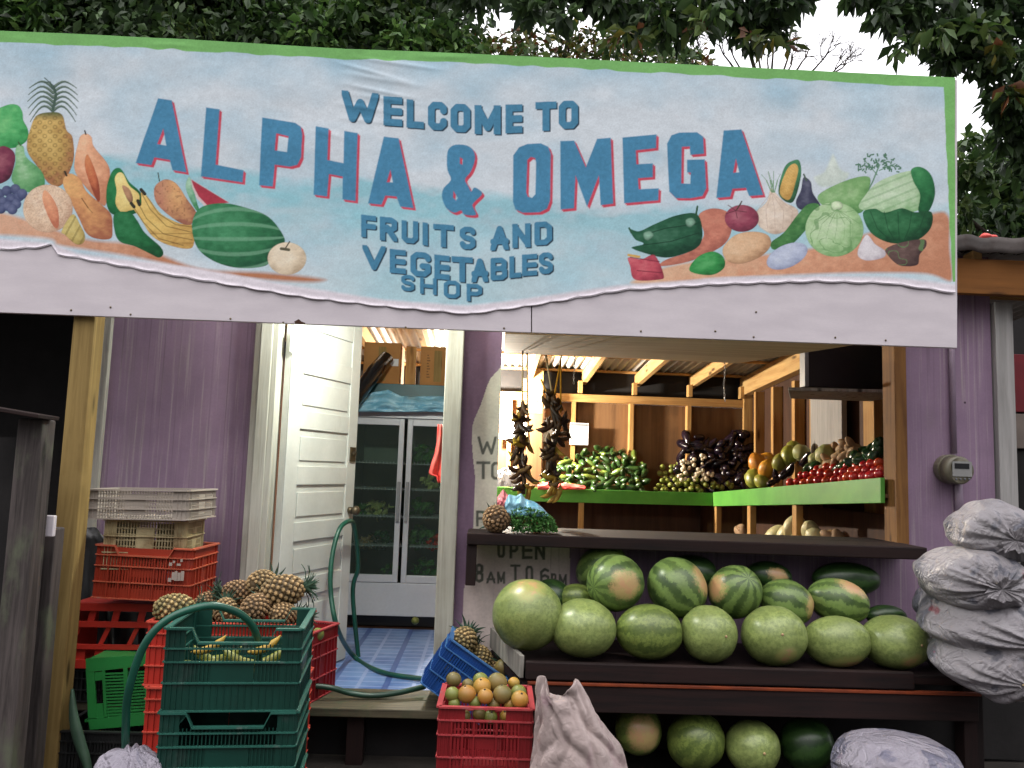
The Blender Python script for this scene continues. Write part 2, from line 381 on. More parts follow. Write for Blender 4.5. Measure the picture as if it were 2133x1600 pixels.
M['sack_plain'] = sack_mat('woven_sack_pale', lin(164, 158, 170), lin(108, 108, 128), lin(150, 132, 150))
M['cloth'] = sack_mat('cloth_sack', lin(184, 166, 162), lin(164, 142, 142), lin(158, 130, 136), .10)

# ---- produce
def melon_mat(name, light, dark, stripe, net=.35, spotc=None):
    t = NT(name); tc = t.new("ShaderNodeTexCoord"); sp = t.new("ShaderNodeSeparateXYZ"); t.link(tc.outputs['Object'], sp.inputs[0])
    an = t.math('ARCTAN2', sp.outputs[1], sp.outputs[0])
    wob = t.noise(t.coord((9, 9, 14)), 1.4, 7, .72)
    fine = t.noise(t.coord((1, 1, 1)), 70, 4, .7)
    s = t.math('SINE', t.math('ADD', t.math('MULTIPLY', an, 9.0), t.math('MULTIPLY', wob, 7.5)))
    s = t.math('ADD', s, t.math('MULTIPLY', t.math('SUBTRACT', fine, .5), 1.6))
    fac = t.math('MULTIPLY', t.math('MULTIPLY', t.ramp(s, -.25, .55), stripe), t.math('ADD', t.math('MULTIPLY', t.ramp(t.noise(t.coord((1, 1, 1)), 9, 4), .3, .7), .5), .5))
    col = t.mix(fac, light, dark)
    col = t.mix(t.math('MULTIPLY', t.ramp(fine, .42, .62), net), col, sc(dark, 1.1))
    big = t.noise(t.coord((1, 1, 1)), 6, 3); col = t.mix(t.math('MULTIPLY', t.ramp(big, .35, .7), .5), col, sc(light, .55))
    at = t.new("ShaderNodeAttribute", attribute_name='spot'); sf = t.math('ADD', at.outputs['Fac'], t.math('MULTIPLY', t.math('SUBTRACT', fine, .5), 1.3))
    col = t.mix(t.math('MULTIPLY', t.ramp(sf, .2, .85), .72), col, spotc or lin(196, 162, 112))
    rd = t.noise(t.coord((1, 1, 1)), 14, 4); col = t.mix(t.math('MULTIPLY', t.ramp(t.math('MULTIPLY', sf, rd), .42, .6), .6), col, lin(186, 138, 104))
    t.bump(fine, .05, .003); return t.done(col, .34, .5)
M['melon_plain'] = melon_mat('melon_pale', lin(138, 152, 88), lin(60, 80, 38), .28, .45, lin(160, 156, 92))
M['melon_mid'] = melon_mat('melon_mid', lin(118, 134, 66), lin(38, 60, 28), .65, .45)
M['melon_stripe'] = melon_mat('melon_striped', lin(112, 136, 72), lin(24, 50, 24), .95, .2)
M['melon_dark'] = melon_mat('melon_dark', lin(50, 76, 36), lin(16, 38, 18), .9, .3)

def produce(name, c1, c2, scale=12, rough=.35, vary=.3, spec=.45, bump=.05): return paint(name, lin(*c1), lin(*c2), scale, rough=rough, spec=spec, bump=bump, vary=vary)
M['pine_fruit'] = paint('pineapple_skin', lin(132, 106, 66), lin(88, 68, 44), 18, rough=.6, bump=.3, dirt=lin(70, 76, 44), dirt_amt=(.5, .7), dscale=(12, 12, 12), vary=.35)
def pine_mat():
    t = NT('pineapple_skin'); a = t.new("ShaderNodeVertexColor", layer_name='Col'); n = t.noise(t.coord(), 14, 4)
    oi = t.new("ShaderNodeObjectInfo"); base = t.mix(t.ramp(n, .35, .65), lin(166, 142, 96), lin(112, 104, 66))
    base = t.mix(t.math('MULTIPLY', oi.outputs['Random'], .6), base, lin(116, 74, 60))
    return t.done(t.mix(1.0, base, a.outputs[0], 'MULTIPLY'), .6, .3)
M['pine_fruit'] = pine_mat()
M['pine_leaf'] = paint('pineapple_leaf', lin(58, 84, 66), lin(40, 62, 50), 10, rough=.55, vary=.3)
M['cucumber'] = produce('cucumber', (28, 52, 24), (60, 84, 36), 9, .3, .5)
M['cucumber_yellow'] = produce('cucumber_pale', (112, 128, 52), (72, 98, 40), 9, .3, .3)
M['tomato'] = produce('tomato', (206, 62, 38), (184, 46, 30), 6, .2, .35, .6)
M['lime'] = produce('lime', (128, 132, 54), (104, 112, 44), 8, .4, .4)
M['eggplant'] = produce('eggplant', (34, 22, 34), (22, 16, 26), 8, .18, .3, .7)
M['pale_onion'] = produce('pale_onion', (226, 214, 190), (204, 188, 158), 9, .35, .2)
M['squash'] = produce('squash_orange', (206, 146, 44), (186, 120, 36), 8, .4, .3)
M['squash_green'] = produce('squash_green', (150, 148, 58), (118, 124, 46), 8, .4, .3)
M['cabbage'] = produce('cabbage_leaf', (172, 172, 112), (136, 146, 86), 8, .5, .3)
M['ginger'] = produce('ginger_skin', (176, 148, 108), (146, 116, 82), 9, .7, .3)
M['pepper'] = produce('green_pepper', (24, 58, 30), (34, 78, 40), 8, .2, .3, .6)
M['chayote'] = produce('pale_squash', (214, 208, 158), (196, 188, 136), 6, .45, .15)
M['banana'] = produce('banana', (190, 158, 60), (160, 128, 46), 10, .5, .25)
M['banana_black'] = produce('dark_banana', (44, 32, 24), (92, 66, 34), 8, .5, .5)  # peel mottled between near-black and brown
M['banana_brown'] = produce('brown_banana', (112, 84, 46), (70, 50, 30), 8, .5, .4)
M['plantain'] = produce('plantain_green', (116, 128, 56), (160, 152, 76), 8, .4, .3)
M['citrus'] = produce('mottled_orange', (178, 128, 52), (142, 122, 54), 5, .45, .35)
M['citrus_green'] = produce('green_citrus', (118, 124, 56), (98, 104, 48), 5, .45, .25)
M['citrus_olive'] = produce('olive_citrus', (98, 92, 50), (128, 104, 54), 5, .5, .2)
M['herb'] = paint('herb_leaf', lin(44, 92, 38), lin(74, 122, 52), 20, rough=.6, vary=.2)

def leaf_mat(name, trans=.25):
    t = NT(name); a = t.new("ShaderNodeVertexColor", layer_name='Col'); n = t.noise(t.coord(), 9, 3)
    col = t.mix(t.math('MULTIPLY', n, .5), a.outputs[0], (.015, .022, .008))
    t.done(col, .5, .35)
    tr = t.new("ShaderNodeBsdfTranslucent"); t.link(col, tr.inputs[0]); ms = t.new("ShaderNodeMixShader"); ms.inputs[0].default_value = trans
    t.link(t.b.outputs[0], ms.inputs[1]); t.link(tr.outputs[0], ms.inputs[2]); t.link(ms.outputs[0], t.n['Material Output'].inputs[0]); return t.m
M['leaf'] = leaf_mat('tree_leaf')

def emit(name, c, k):
    t = NT(name); t.b.inputs['Emission Color'].default_value = (*c, 1); t.b.inputs['Emission Strength'].default_value = k; return t.m
M['bulb_warm'] = emit('lit_bulb_warm', (1, .86, .6), 30)
M['tube_lit'] = emit('lit_bulb_white', (.9, 1, .78), 20)
# ================================================================= hand-painted signboard
ALB = 0.80
def A_(rgb):                                   # paint colour from its appearance, 0-255
    return np.array(lin(*rgb))/ALB

def cr_spline(pts, k=6):
    p = np.array(pts, float); n = len(p); out = []
    for i in range(n):
        a, b, c, d = p[i-1], p[i], p[(i+1) % n], p[(i+2) % n]
        for t in np.arange(k)/k:
            out.append(.5*((2*b)+(-a+c)*t+(2*a-5*b+4*c-d)*t*t+(-a+3*b-3*c+d)*t**3))
    return np.array(out)

def vnoise(X, Y, s, seed=0):
    """smooth value noise on arrays"""
    rg = np.random.default_rng(seed); T = rg.random((64, 64))
    x = X/s; y = Y/s; xi = np.floor(x).astype(int); yi = np.floor(y).astype(int); fx = x-xi; fy = y-yi
    fx = fx*fx*(3-2*fx); fy = fy*fy*(3-2*fy)
    g = lambda i, j: T[j % 64, i % 64]
    return (g(xi, yi)*(1-fx)+g(xi+1, yi)*fx)*(1-fy)+(g(xi, yi+1)*(1-fx)+g(xi+1, yi+1)*fx)*fy

class Canvas:
    def __init__(s, X, Y, base): s.X, s.Y = X, Y; s.C = np.zeros(X.shape+(3,)); s.C[:] = base
    def sub(s, pts, pad=3):
        p = np.asarray(pts, float); x0, y0 = p.min(0)-pad; x1, y1 = p.max(0)+pad
        m = (s.X > x0) & (s.X < x1) & (s.Y > y0) & (s.Y < y1); rr = np.where(m.any(1))[0]; cc = np.where(m.any(0))[0]
        if len(rr) == 0 or len(cc) == 0: return None
        return (slice(rr[0], rr[-1]+1), slice(cc[0], cc[-1]+1))
    @staticmethod
    def inside(p, X, Y):
        r = np.zeros(X.shape, bool); n = len(p)
        for i in range(n):
            x0, y0 = p[i]; x1, y1 = p[(i+1) % n]
            if y0 == y1: continue
            c = ((y0 > Y) != (y1 > Y)) & (X < (x1-x0)*(Y-y0)/(y1-y0)+x0); r ^= c
        return r
    @staticmethod
    def dist(p, X, Y, closed=True):
        d = np.full(X.shape, 1e9); n = len(p)
        for i in range(n if closed else n-1):
            x0, y0 = p[i]; x1, y1 = p[(i+1) % n]; dx, dy = x1-x0, y1-y0; L = dx*dx+dy*dy+1e-9
            t = np.clip(((X-x0)*dx+(Y-y0)*dy)/L, 0, 1); d = np.minimum(d, (X-x0-t*dx)**2+(Y-y0-t*dy)**2)
        return np.sqrt(d)
    def put(s, sl, a, col): s.C[sl] = s.C[sl]*(1-a[..., None])+np.asarray(col)*a[..., None]
    def poly(s, pts, rgb, holes=(), off=(0, 0), alpha=1.0):
        p = np.array(pts, float)+off; sl = s.sub(p)
        if sl is None: return
        X, Y = s.X[sl], s.Y[sl]; m = s.inside(p, X, Y)
        d = s.dist(p, X, Y)
        for h in holes:
            hp = np.array(h, float)+off; m &= ~s.inside(hp, X, Y); d = np.minimum(d, s.dist(hp, X, Y))
        m = np.clip(.5+np.where(m, d, -d)/2.0, 0, 1)
        w = .92+.16*vnoise(X, Y, 5, 3); s.put(sl, m*alpha, A_(rgb)*w[..., None])
    def blob(s, pts, rgb, hi=None, lo=None, line=(70, 60, 50), fn=None, smooth=True, soft=1.2, light=(-.6, -.8), lw=1.6, alpha=1):
        p = cr_spline(pts) if smooth else np.array(pts, float); sl = s.sub(p)
        if sl is None: return
        X, Y = s.X[sl], s.Y[sl]; ins = s.inside(p, X, Y); d = s.dist(p, X, Y)
        size = min(np.ptp(p[:, 0]), np.ptp(p[:, 1])); c = p.mean(0)
        h = np.clip(d/(size*.42), 0, 1); dr = ((X-c[0])*light[0]+(Y-c[1])*light[1])/(size*.5+1)
        sh = np.clip(.45*h+.3+.28*dr+.3*(vnoise(X, Y, 11, 5)-.5)+.22*(vnoise(X*.5, Y, 4, 6)-.5), 0, 1)
        lo = lo or tuple(v*.62 for v in rgb); hi = hi or tuple(min(255, v*1.12+14) for v in rgb)
        b, l, g = A_(rgb), A_(lo), A_(hi); k = sh[..., None]
        col = np.where(k < .5, l+(b-l)*k*2, b+(g-b)*(k*2-1))
        if fn is not None: col = fn(col, X, Y)
        if line is not None:
            e = np.clip(1-d/lw, 0, 1)*.65; col = col*(1-e[..., None])+A_(line)*e[..., None]
        a = np.where(ins, np.clip(d/soft, 0, 1), 0)*alpha; s.put(sl, a, col)
    def stroke(s, pts, w, rgb, taper=False, alpha=1):
        p = np.array(pts, float); sl = s.sub(p, w+2)
        if sl is None: return
        X, Y = s.X[sl], s.Y[sl]
        if taper:
            a = np.zeros(X.shape); n = len(p)-1
            for i in range(n):
                ww = w*(1-.8*(i+.5)/n); a = np.maximum(a, np.clip(ww/2-s.dist(p[i:i+2], X, Y, False)+.5, 0, 1))
        else: a = np.clip(w/2-s.dist(p, X, Y, False)+.5, 0, 1)
        s.put(sl, a*alpha, A_(rgb))
    def glyph(s, ch, q, rgb, w=.22, shadow=None, soff=(3, 3)):
        """block letter in the quad q = TL,TR,BR,BL; stroke width w of its height"""
        q = np.array(q, float); H = .5*(np.linalg.norm(q[3]-q[0])+np.linalg.norm(q[2]-q[1])); Wd = .5*(np.linalg.norm(q[1]-q[0])+np.linalg.norm(q[2]-q[3]))
        ww = w*H; ix = min(.45, ww/2/Wd); iy = ww/2/H
        def bl(u, v): return (q[0]*(1-u)+q[1]*u)*(1-v)+(q[3]*(1-u)+q[2]*u)*v
        def inset(u, v): return (ix+u*(1-2*ix), iy+v*(1-2*iy))
        segs = []
        for pl, closed in GLY[ch]:
            pp = [inset(*t) for t in pl]
            if closed is False:
                for e, o in ((0, 1), (-1, -2)):
                    dx, dy = pp[e][0]-pp[o][0], pp[e][1]-pp[o][1]; L = math.hypot(dx*Wd, dy*H)+1e-6
                    pp[e] = (pp[e][0]+dx/L*ww*.5, pp[e][1]+dy/L*ww*.5)
            segs.append((np.array([bl(*t) for t in pp]), bool(closed)))
        for rgb_, off in (((shadow, soff),) if shadow else ())+((rgb, (0, 0)),):
            Q = q+off; sl = s.sub(Q, 2)
            if sl is None: continue
            X, Y = s.X[sl], s.Y[sl]; d = np.full(X.shape, 1e9)
            for pl, closed in segs: d = np.minimum(d, s.dist(pl+off, X, Y, closed))
            a = np.clip((ww/2-d)/1.6+.5, 0, 1)*np.clip(np.where(s.inside(Q, X, Y), 1, -1)*s.dist(Q, X, Y)/1.6+.5, 0, 1); s.put(sl, a, A_(rgb_)*(.92+.16*vnoise(X, Y, 5, 3))[..., None])

_O = [(.25, 0), (.75, 0), (1, .16), (1, .84), (.75, 1), (.25, 1), (0, .84), (0, .16)]
GLY = {
 'O': [(_O, True)], 'C': [([(1, .25), (1, .14), (.75, 0), (.25, 0), (0, .16), (0, .84), (.25, 1), (.75, 1), (1, .86), (1, .75)], None)],
 'W': [([(0, 0), (.24, 1), (.5, .3), (.76, 1), (1, 0)], False)], 'E': [([(0, 0), (0, 1)], False), ([(0, 0), (1, 0)], False), ([(0, .5), (.8, .5)], False), ([(0, 1), (1, 1)], False)],
 'L': [([(0, 0), (0, 1)], False), ([(0, 1), (1, 1)], False)], 'M': [([(0, 1), (0, 0)], False), ([(0, 0), (.5, .85), (1, 0)], False), ([(1, 0), (1, 1)], False)],
 'T': [([(0, 0), (1, 0)], False), ([(.5, 0), (.5, 1)], False)], 'F': [([(0, 0), (0, 1)], False), ([(0, 0), (1, 0)], False), ([(0, .5), (.8, .5)], False)],
 'R': [([(0, 0), (0, 1)], False), ([(0, 0), (.7, 0), (1, .12), (1, .42), (.7, .54), (0, .54)], False), ([(.5, .54), (1, 1)], False)],
 'U': [([(0, 0), (0, .84), (.25, 1), (.75, 1), (1, .84), (1, 0)], False)], 'I': [([(.5, 0), (.5, 1)], False)],
 'S': [([(1, .17), (.92, .06), (.7, 0), (.3, 0), (0, .12), (0, .34), (.2, .45), (.8, .55), (1, .66), (1, .88), (.7, 1), (.3, 1), (.08, .94), (0, .83)], None)],
 'A': [([(0, 1), (.5, 0), (1, 1)], False), ([(.2, .68), (.8, .68)], False)], 'N': [([(0, 1), (0, 0)], False), ([(0, 0), (1, 1)], False), ([(1, 1), (1, 0)], False)],
 'D': [([(0, 0), (.65, 0), (1, .2), (1, .8), (.65, 1), (0, 1)], True)], 'V': [([(0, 0), (.5, 1), (1, 0)], False)],
 'G': [([(1, .2), (.95, .08), (.75, 0), (.25, 0), (0, .16), (0, .84), (.25, 1), (.75, 1), (1, .84), (1, .58), (.62, .58)], None)],
 'B': [([(0, 0), (.7, 0), (.95, .12), (.95, .38), (.7, .48), (0, .48)], True), ([(0, .48), (.75, .48), (1, .6), (1, .88), (.75, 1), (0, 1)], True)],
 'H': [([(0, 0), (0, 1)], False), ([(1, 0), (1, 1)], False), ([(0, .5), (1, .5)], False)],
 'P': [([(0, 0), (0, 1)], False), ([(0, 0), (.7, 0), (1, .13), (1, .45), (.7, .57), (0, .57)], False)],
 '8': [([(.5, 0), (.95, .1), (.95, .38), (.5, .47), (.05, .38), (.05, .1)], True), ([(.5, .47), (1, .58), (1, .9), (.5, 1), (0, .9), (0, .58)], True)],
 '6': [([(.95, .1), (.5, 0), (0, .2), (0, .85), (.5, 1), (1, .85), (1, .55), (.5, .43), (0, .55)], None)],
}
def interp(x, tab): return np.interp(x, [a for a, b in tab], [b for a, b in tab])

SY = 3.70                                                     # plane of the signboard
TOP = [(-80, 61), (0, 65), (370, 82), (720, 103), (860, 108), (1000, 114), (1500, 139), (1990, 163)]
BOT = [(-80, 527), (0, 522), (40, 520), (75, 518), (108, 512), (122, 532), (200, 546), (400, 582), (640, 622), (800, 640), (975, 656), (1095, 640), (1300, 606), (1500, 594), (1700, 588), (1850, 592), (1992, 613)]
BB = [(-80, 648), (0, 652), (600, 676), (1107, 693), (1995, 725)]

sign = thing('signboard', 'long hand-painted banner sign with fruit, vegetables and shop name over the stall front', 'sign', P(1000, 600, SY))
xr = np.linspace(-70, 1988, 1500); vr = np.linspace(0, 1, 420)
stag = np.abs(np.sin(xr/57*math.pi+.6*np.sin(xr/210)))          # stapled, scalloped lower edge
bot = interp(xr, BOT)+3.0*(stag-.6)
Xc = np.repeat(xr[None], len(vr), 0); Yc = interp(xr, TOP)[None]*(1-vr[:, None])+bot[None]*vr[:, None]
cv = Canvas(Xc, Yc, (0.6, .6, .6))
# sky and sea background, brushed in horizontally
nz = vnoise(Xc*.35, Yc, 26, 1)*.6+vnoise(Xc*.5, Yc, 11, 2)*.4
cl = np.clip(vnoise(Xc, Yc*1.4, 90, 4)*.7+.3*vnoise(Xc, Yc*1.6, 35, 41)+np.clip((Yc-interp(Xc.ravel(), TOP).reshape(Xc.shape)-60)/220, -.25, .3), 0, 1)
base = A_((152, 188, 206))*(1-cl[..., None])+A_((196, 206, 213))*cl[..., None]
yrel = Yc-(interp(Xc.ravel(), [(0, 300), (250, 322), (500, 350), (1000, 395), (1300, 430), (2000, 420)]).reshape(Xc.shape))
sea = np.clip((yrel+12*(nz-.5)*2)/26, 0, 1)*np.clip(1.15-yrel/190, 0, 1)*(.35+.8*nz)
sea = np.clip(sea*1.25, 0, .95)*np.interp(Xc, [0, 650, 1000, 1400, 2000], [1, 1, .95, .8, .55])
base = base*(1-sea[..., None])+A_((128, 186, 198))*sea[..., None]
low = np.clip((Yc-520)/60, 0, 1)*np.exp(-((Xc-900)/260)**2)
base = base*(1-.6*low[..., None])+A_((140, 194, 202))*.6*low[..., None]
cv.C[:] = base*(.94+.12*nz[..., None])
z8 = lambda pts: [(x/3.137, 150+y/3.137) for x, y in pts]
z3 = lambda pts: [(1280+x/2.1618, y/2.1618) for x, y in pts]
z2 = lambda pts: [(650+x/2.6667, 100+y/2.6667) for x, y in pts]
# --- fruit on the left
cv.blob(z8([(-300, 880), (0, 905), (200, 960), (560, 1080), (900, 1120), (1300, 1270), (1750, 1300), (2130, 1345), (2050, 1390), (1600, 1360), (1200, 1290), (800, 1210), (400, 1150), (320, 1105), (0, 1080), (-300, 1080)]), (200, 143, 108), (208, 160, 128), (176, 112, 74), None, soft=9)
cv.blob(z8([(20, 230), (80, 212), (130, 225), (155, 270), (160, 320), (190, 380), (185, 450), (110, 500), (0, 500), (-100, 480), (-100, 300), (-20, 250)]), (74, 174, 98), (124, 200, 124), (30, 134, 66), (40, 110, 60))
for i in range(6):
    y0 = 110+i*30
    for sx in (-1, 1):
        r = 165-6*abs(i-2); pts = [(350+sx*r*t, y0-62*math.sin(min(1, t*1.5)*1.7)+(60+14*i)*t*t) for t in np.linspace(0, 1, 9)]
        cv.stroke(z8(pts), 6.5, (72, 96, 86), True); cv.stroke(z8([(a, b-4) for a, b in pts]), 2.2, (128, 146, 124), True, .6)
cv.stroke(z8([(350, 250), (372, 150), (355, 95), (295, 42)]), 6, (60, 84, 74), True); cv.stroke(z8([(350, 250), (370, 150), (330, 70), (260, 70)]), 6, (66, 90, 78), True)
def pine_fn(col, X, Y):
    g = np.clip((245-Y)/16+.5, 0, 1)[..., None]; col = col*(1-g)+A_((96, 106, 62))*g
    a = (X*.9+Y)/9.5; b = (X*.9-Y)/9.5; e = np.maximum(np.cos(a*math.pi), np.cos(b*math.pi))
    d = np.sqrt(((a % 2)-1)**2+((b % 2)-1)**2); ring = np.exp(-((d-.5)/.18)**2)[..., None]*.5
    return col*(1-ring)+A_((92, 70, 34))*ring
cv.blob(z8([(240, 290), (330, 265), (410, 280), (440, 380), (480, 430), (490, 560), (460, 660), (400, 750), (320, 730), (260, 640), (190, 540), (180, 470), (200, 380)]), (186, 150, 72), (214, 180, 96), (160, 104, 62), (96, 84, 56), pine_fn)
cv.blob(z8([(0, 495), (60, 495), (105, 540), (100, 620), (60, 710), (-60, 740), (-100, 600)]), (122, 48, 74), (160, 90, 104), (74, 30, 50))
cv.blob(z8([(120, 480), (160, 490), (180, 560), (270, 640), (300, 710), (280, 770), (180, 790), (100, 740), (80, 690), (105, 600), (105, 520)]), (112, 174, 114), (172, 208, 168), (66, 140, 80), (60, 110, 70))
cv.stroke(z8([(140, 485), (125, 462)]), 2, (60, 60, 40))
for gx, gy in ((0, 800), (50, 780), (105, 770), (20, 850), (75, 830), (130, 815), (10, 895), (60, 880), (110, 865), (-40, 840), (85, 900), (150, 800)):
    an = np.linspace(0, 2*math.pi, 10)[:-1]; cv.blob(z8([(gx+36*math.cos(a), gy+36*math.sin(a)) for a in an]), (74, 84, 122), (104, 112, 146), (44, 52, 88), (50, 56, 90))
cv.blob(z8([(530, 420), (570, 405), (605, 430), (620, 490), (700, 590), (725, 660), (710, 760), (690, 880), (600, 800), (500, 670), (490, 580), (510, 480)]), (222, 160, 118), (232, 184, 144), (190, 122, 84), (110, 70, 50))
cv.blob(z8([(575, 540), (610, 600), (650, 720), (660, 830), (640, 850), (600, 760), (565, 660), (555, 590)]), (190, 98, 54), (206, 124, 70), (142, 62, 36), (140, 70, 50))
cv.stroke(z8([(565, 410), (558, 388)]), 3, (50, 46, 40))
cv.blob(z8([(430, 680), (470, 665), (530, 700), (570, 780), (660, 860), (730, 930), (740, 1010), (730, 1090), (640, 1095), (570, 1060), (520, 960), (470, 860), (415, 740)]), (206, 144, 84), (224, 174, 100), (160, 92, 62), (120, 74, 56))
cv.stroke(z8([(540, 830), (580, 890), (610, 925)]), 2.5, (120, 80, 44), True); cv.stroke(z8([(440, 680), (428, 655)]), 4, (50, 46, 36))
def net_fn(col, X, Y):
    n = (np.abs(vnoise(X, Y, 3.2, 8)-.5) < .09)[..., None]*.35; return col*(1-n)+A_((170, 120, 90))*n
an = np.linspace(0, 2*math.pi, 15)[:-1]
cv.blob(z8([(318+165*math.cos(a), 895+158*math.sin(a)) for a in an]), (218, 188, 156), (230, 208, 184), (186, 148, 120), (120, 96, 80), net_fn)
cv.blob(z8([(295, 775), (340, 810), (385, 900), (390, 1010), (360, 1020), (310, 930), (280, 830)]), (216, 142, 100), (226, 160, 116), (184, 104, 72), None)
def star_fn(col, X, Y):
    n = (np.sin((X*.8+Y*.45)/2.6) > .75)[..., None]*.5; return col*(1-n)+A_((120, 104, 50))*n
cv.blob(z8([(405, 1040), (480, 930), (530, 1000), (562, 1070), (550, 1120), (500, 1130), (430, 1070)]), (194, 172, 92), (212, 196, 120), (150, 128, 60), (120, 104, 60), star_fn)
cv.blob(z8([(760, 630), (800, 640), (850, 720), (930, 800), (925, 900), (850, 940), (740, 935), (700, 870), (700, 760), (725, 670)]), (22, 116, 62), (40, 140, 80), (14, 84, 46), (20, 70, 40))
cv.blob(z8([(775, 660), (810, 668), (850, 745), (915, 805), (900, 890), (850, 910), (795, 920), (758, 860), (765, 780), (752, 700)]), (226, 202, 118), (234, 214, 136), (206, 178, 92), None)
cv.blob(z8([(800, 745), (850, 765), (875, 830), (860, 862), (830, 830)]), (164, 120, 84), None, None, None)
cv.blob(z8([(750, 930), (850, 918), (900, 970), (950, 1050), (1050, 1140), (1072, 1190), (1040, 1217), (980, 1190), (880, 1142), (790, 1115), (752, 1050)]), (24, 106, 58), (44, 130, 78), (14, 74, 40), (20, 60, 36))
def ban_fn(col, X, Y):
    n = np.zeros(X.shape)
    for k in range(4):
        yy = 150+(870+k*62)/3.137+np.clip((X-150-870/3.137+273-k*4)*.42, 0, 60); n = np.maximum(n, np.clip(1.4-np.abs(Y-yy), 0, 1))
    return col*(1-.5*n[..., None])+A_((110, 84, 30))*.5*n[..., None]
cv.blob(z8([(925, 770), (980, 830), (1060, 930), (1180, 990), (1258, 1000), (1262, 1150), (1120, 1140), (1000, 1080), (930, 980), (860, 870), (892, 850), (925, 870)]), (220, 184, 92), (234, 204, 116), (184, 140, 62), (96, 76, 40), ban_fn)
for L_ in ([(932, 800), (985, 900), (1090, 1010), (1258, 1050)], [(912, 870), (960, 960), (1070, 1060), (1260, 1100)], [(880, 890), (940, 985), (1040, 1090), (1200, 1135)], [(962, 815), (1040, 930), (1150, 1000), (1258, 1015)]):
    cv.stroke(z8(L_), 1.8, (104, 80, 36), alpha=.75)
for a, b in (((925, 772), (950, 800)), ((862, 862), (880, 884)), ((905, 845), (915, 870))): cv.stroke(z8([a, b]), 7, (50, 48, 38))
def mango_fn(col, X, Y):
    r = np.clip((365-X)/26, 0, 1)[..., None]*.55; col = col*(1-r)+A_((166, 92, 90))*r
    n = (vnoise(X, Y, 5, 12) > .74)[..., None]*.4; return col*(1-n)+A_((120, 76, 52))*n
cv.blob(z8([(1010, 760), (1060, 710), (1110, 705), (1165, 740), (1225, 830), (1290, 930), (1250, 1000), (1180, 990), (1080, 920), (1020, 850)]), (206, 150, 92), (216, 172, 108), (150, 92, 70), (110, 78, 60), mango_fn)
cv.stroke(z8([(1045, 715), (1036, 662)]), 2.2, (60, 60, 44))
cv.blob(z8([(1228, 698), (1250, 702), (1300, 880), (1330, 915), (1290, 915), (1250, 850), (1215, 760)]), (112, 172, 134), (160, 200, 170), (52, 130, 80), (50, 110, 70))
cv.poly(z8([(1250, 702), (1500, 856), (1345, 885), (1290, 830), (1260, 760)]), (206, 180, 180)); cv.poly(z8([(1252, 706), (1498, 856), (1360, 878), (1300, 815), (1270, 755)]), (168, 40, 62))
def wm_fn(col, X, Y):
    t = (Y-(150+1075/3.137))/(np.sqrt(np.clip(1-((X-491)/110)**2, .05, 1))*62+3); s = np.exp(-((np.sin(t*13.0+.3)-.95)/.3)**2)[..., None]*.5
    return col*(1-s)+A_((120, 176, 140))*s
cv.blob(z8([(1255, 1000), (1310, 890), (1450, 858), (1600, 885), (1760, 950), (1860, 1080), (1850, 1140), (1780, 1200), (1740, 1270), (1560, 1285), (1400, 1240), (1290, 1150)]), (40, 116, 72), (66, 146, 98), (24, 82, 54), (26, 70, 50), wm_fn)
an = np.linspace(0, 2*math.pi, 15)[:-1]
cv.blob(z8([(1878+128*math.cos(a), 1222+108*math.sin(a)) for a in an]), (216, 198, 168), (228, 216, 192), (180, 158, 128), (140, 116, 96))
cv.stroke(z8([(1865, 1160), (1895, 1112)]), 2.5, (70, 62, 50)); cv.stroke(z8([(1840, 1158), (1890, 1165)]), 6, (90, 86, 66))
# --- vegetables on the right
cv.blob(z3([(70, 1265), (300, 1180), (900, 1110), (1380, 965), (1505, 965), (1515, 1120), (1520, 1272), (1400, 1243), (1150, 1238), (900, 1244), (500, 1262), (150, 1292)]), (206, 146, 110), (212, 168, 132), (184, 122, 88), None, soft=8)
cv.blob(z3([(980, 690), (1020, 760), (1060, 780), (1030, 830), (930, 850), (890, 800), (940, 770)]), (194, 206, 196), None, (176, 194, 184), None, soft=6)
cv.blob(z3([(760, 760), (800, 725), (832, 728), (838, 800), (800, 915), (735, 875)]), (62, 128, 84), None, None, (40, 84, 54))
def corn_fn(col, X, Y):
    n = ((np.sin(X*1.9+Y*.5) > .6) | (np.sin(Y*1.9-X*.5) > .6))[..., None]*.25; return col*(1-n)+A_((150, 110, 44))*n
cv.blob(z3([(772, 768), (806, 738), (826, 760), (815, 820), (785, 903), (740, 868)]), (216, 172, 84), (226, 188, 104), (184, 140, 60), None, corn_fn)
rg = random.Random(3)
cv.stroke(z3([(1190, 745), (1160, 820), (1130, 880), (1115, 950)]), 3, (96, 138, 110)); cv.stroke(z3([(1190, 770), (1260, 740)]), 2, (96, 138, 110)); cv.stroke(z3([(1180, 790), (1120, 720)]), 2, (96, 138, 110))
for _ in range(75):
    a = rg.random()*math.pi; rr = rg.uniform(.35, 1); x, y = 1190+105*rr*math.cos(a)*1.0, 775-92*rr*math.sin(a)+rg.uniform(-8, 12); d = rg.uniform(0, 3.1)
    cv.stroke(z3([(x, y), (x+9*math.cos(d), y+9*math.sin(d))]), 3, (74, 118, 92))
cv.blob(z3([(915, 880), (1000, 830), (1100, 797), (1150, 805), (1140, 870), (1110, 960), (1000, 955), (930, 925)]), (120, 170, 102), (160, 196, 140), (78, 134, 70), (60, 110, 64))
def bok_fn(col, X, Y):
    n = (np.sin((Y*1.1+X*.45)/3.1) > .72)[..., None]*.4; return col*(1-n)+A_((110, 160, 104))*n
cv.blob(z3([(1130, 875), (1200, 812), (1330, 770), (1375, 800), (1368, 950), (1112, 948)]), (176, 204, 164), (200, 218, 190), (130, 174, 120), None, bok_fn)
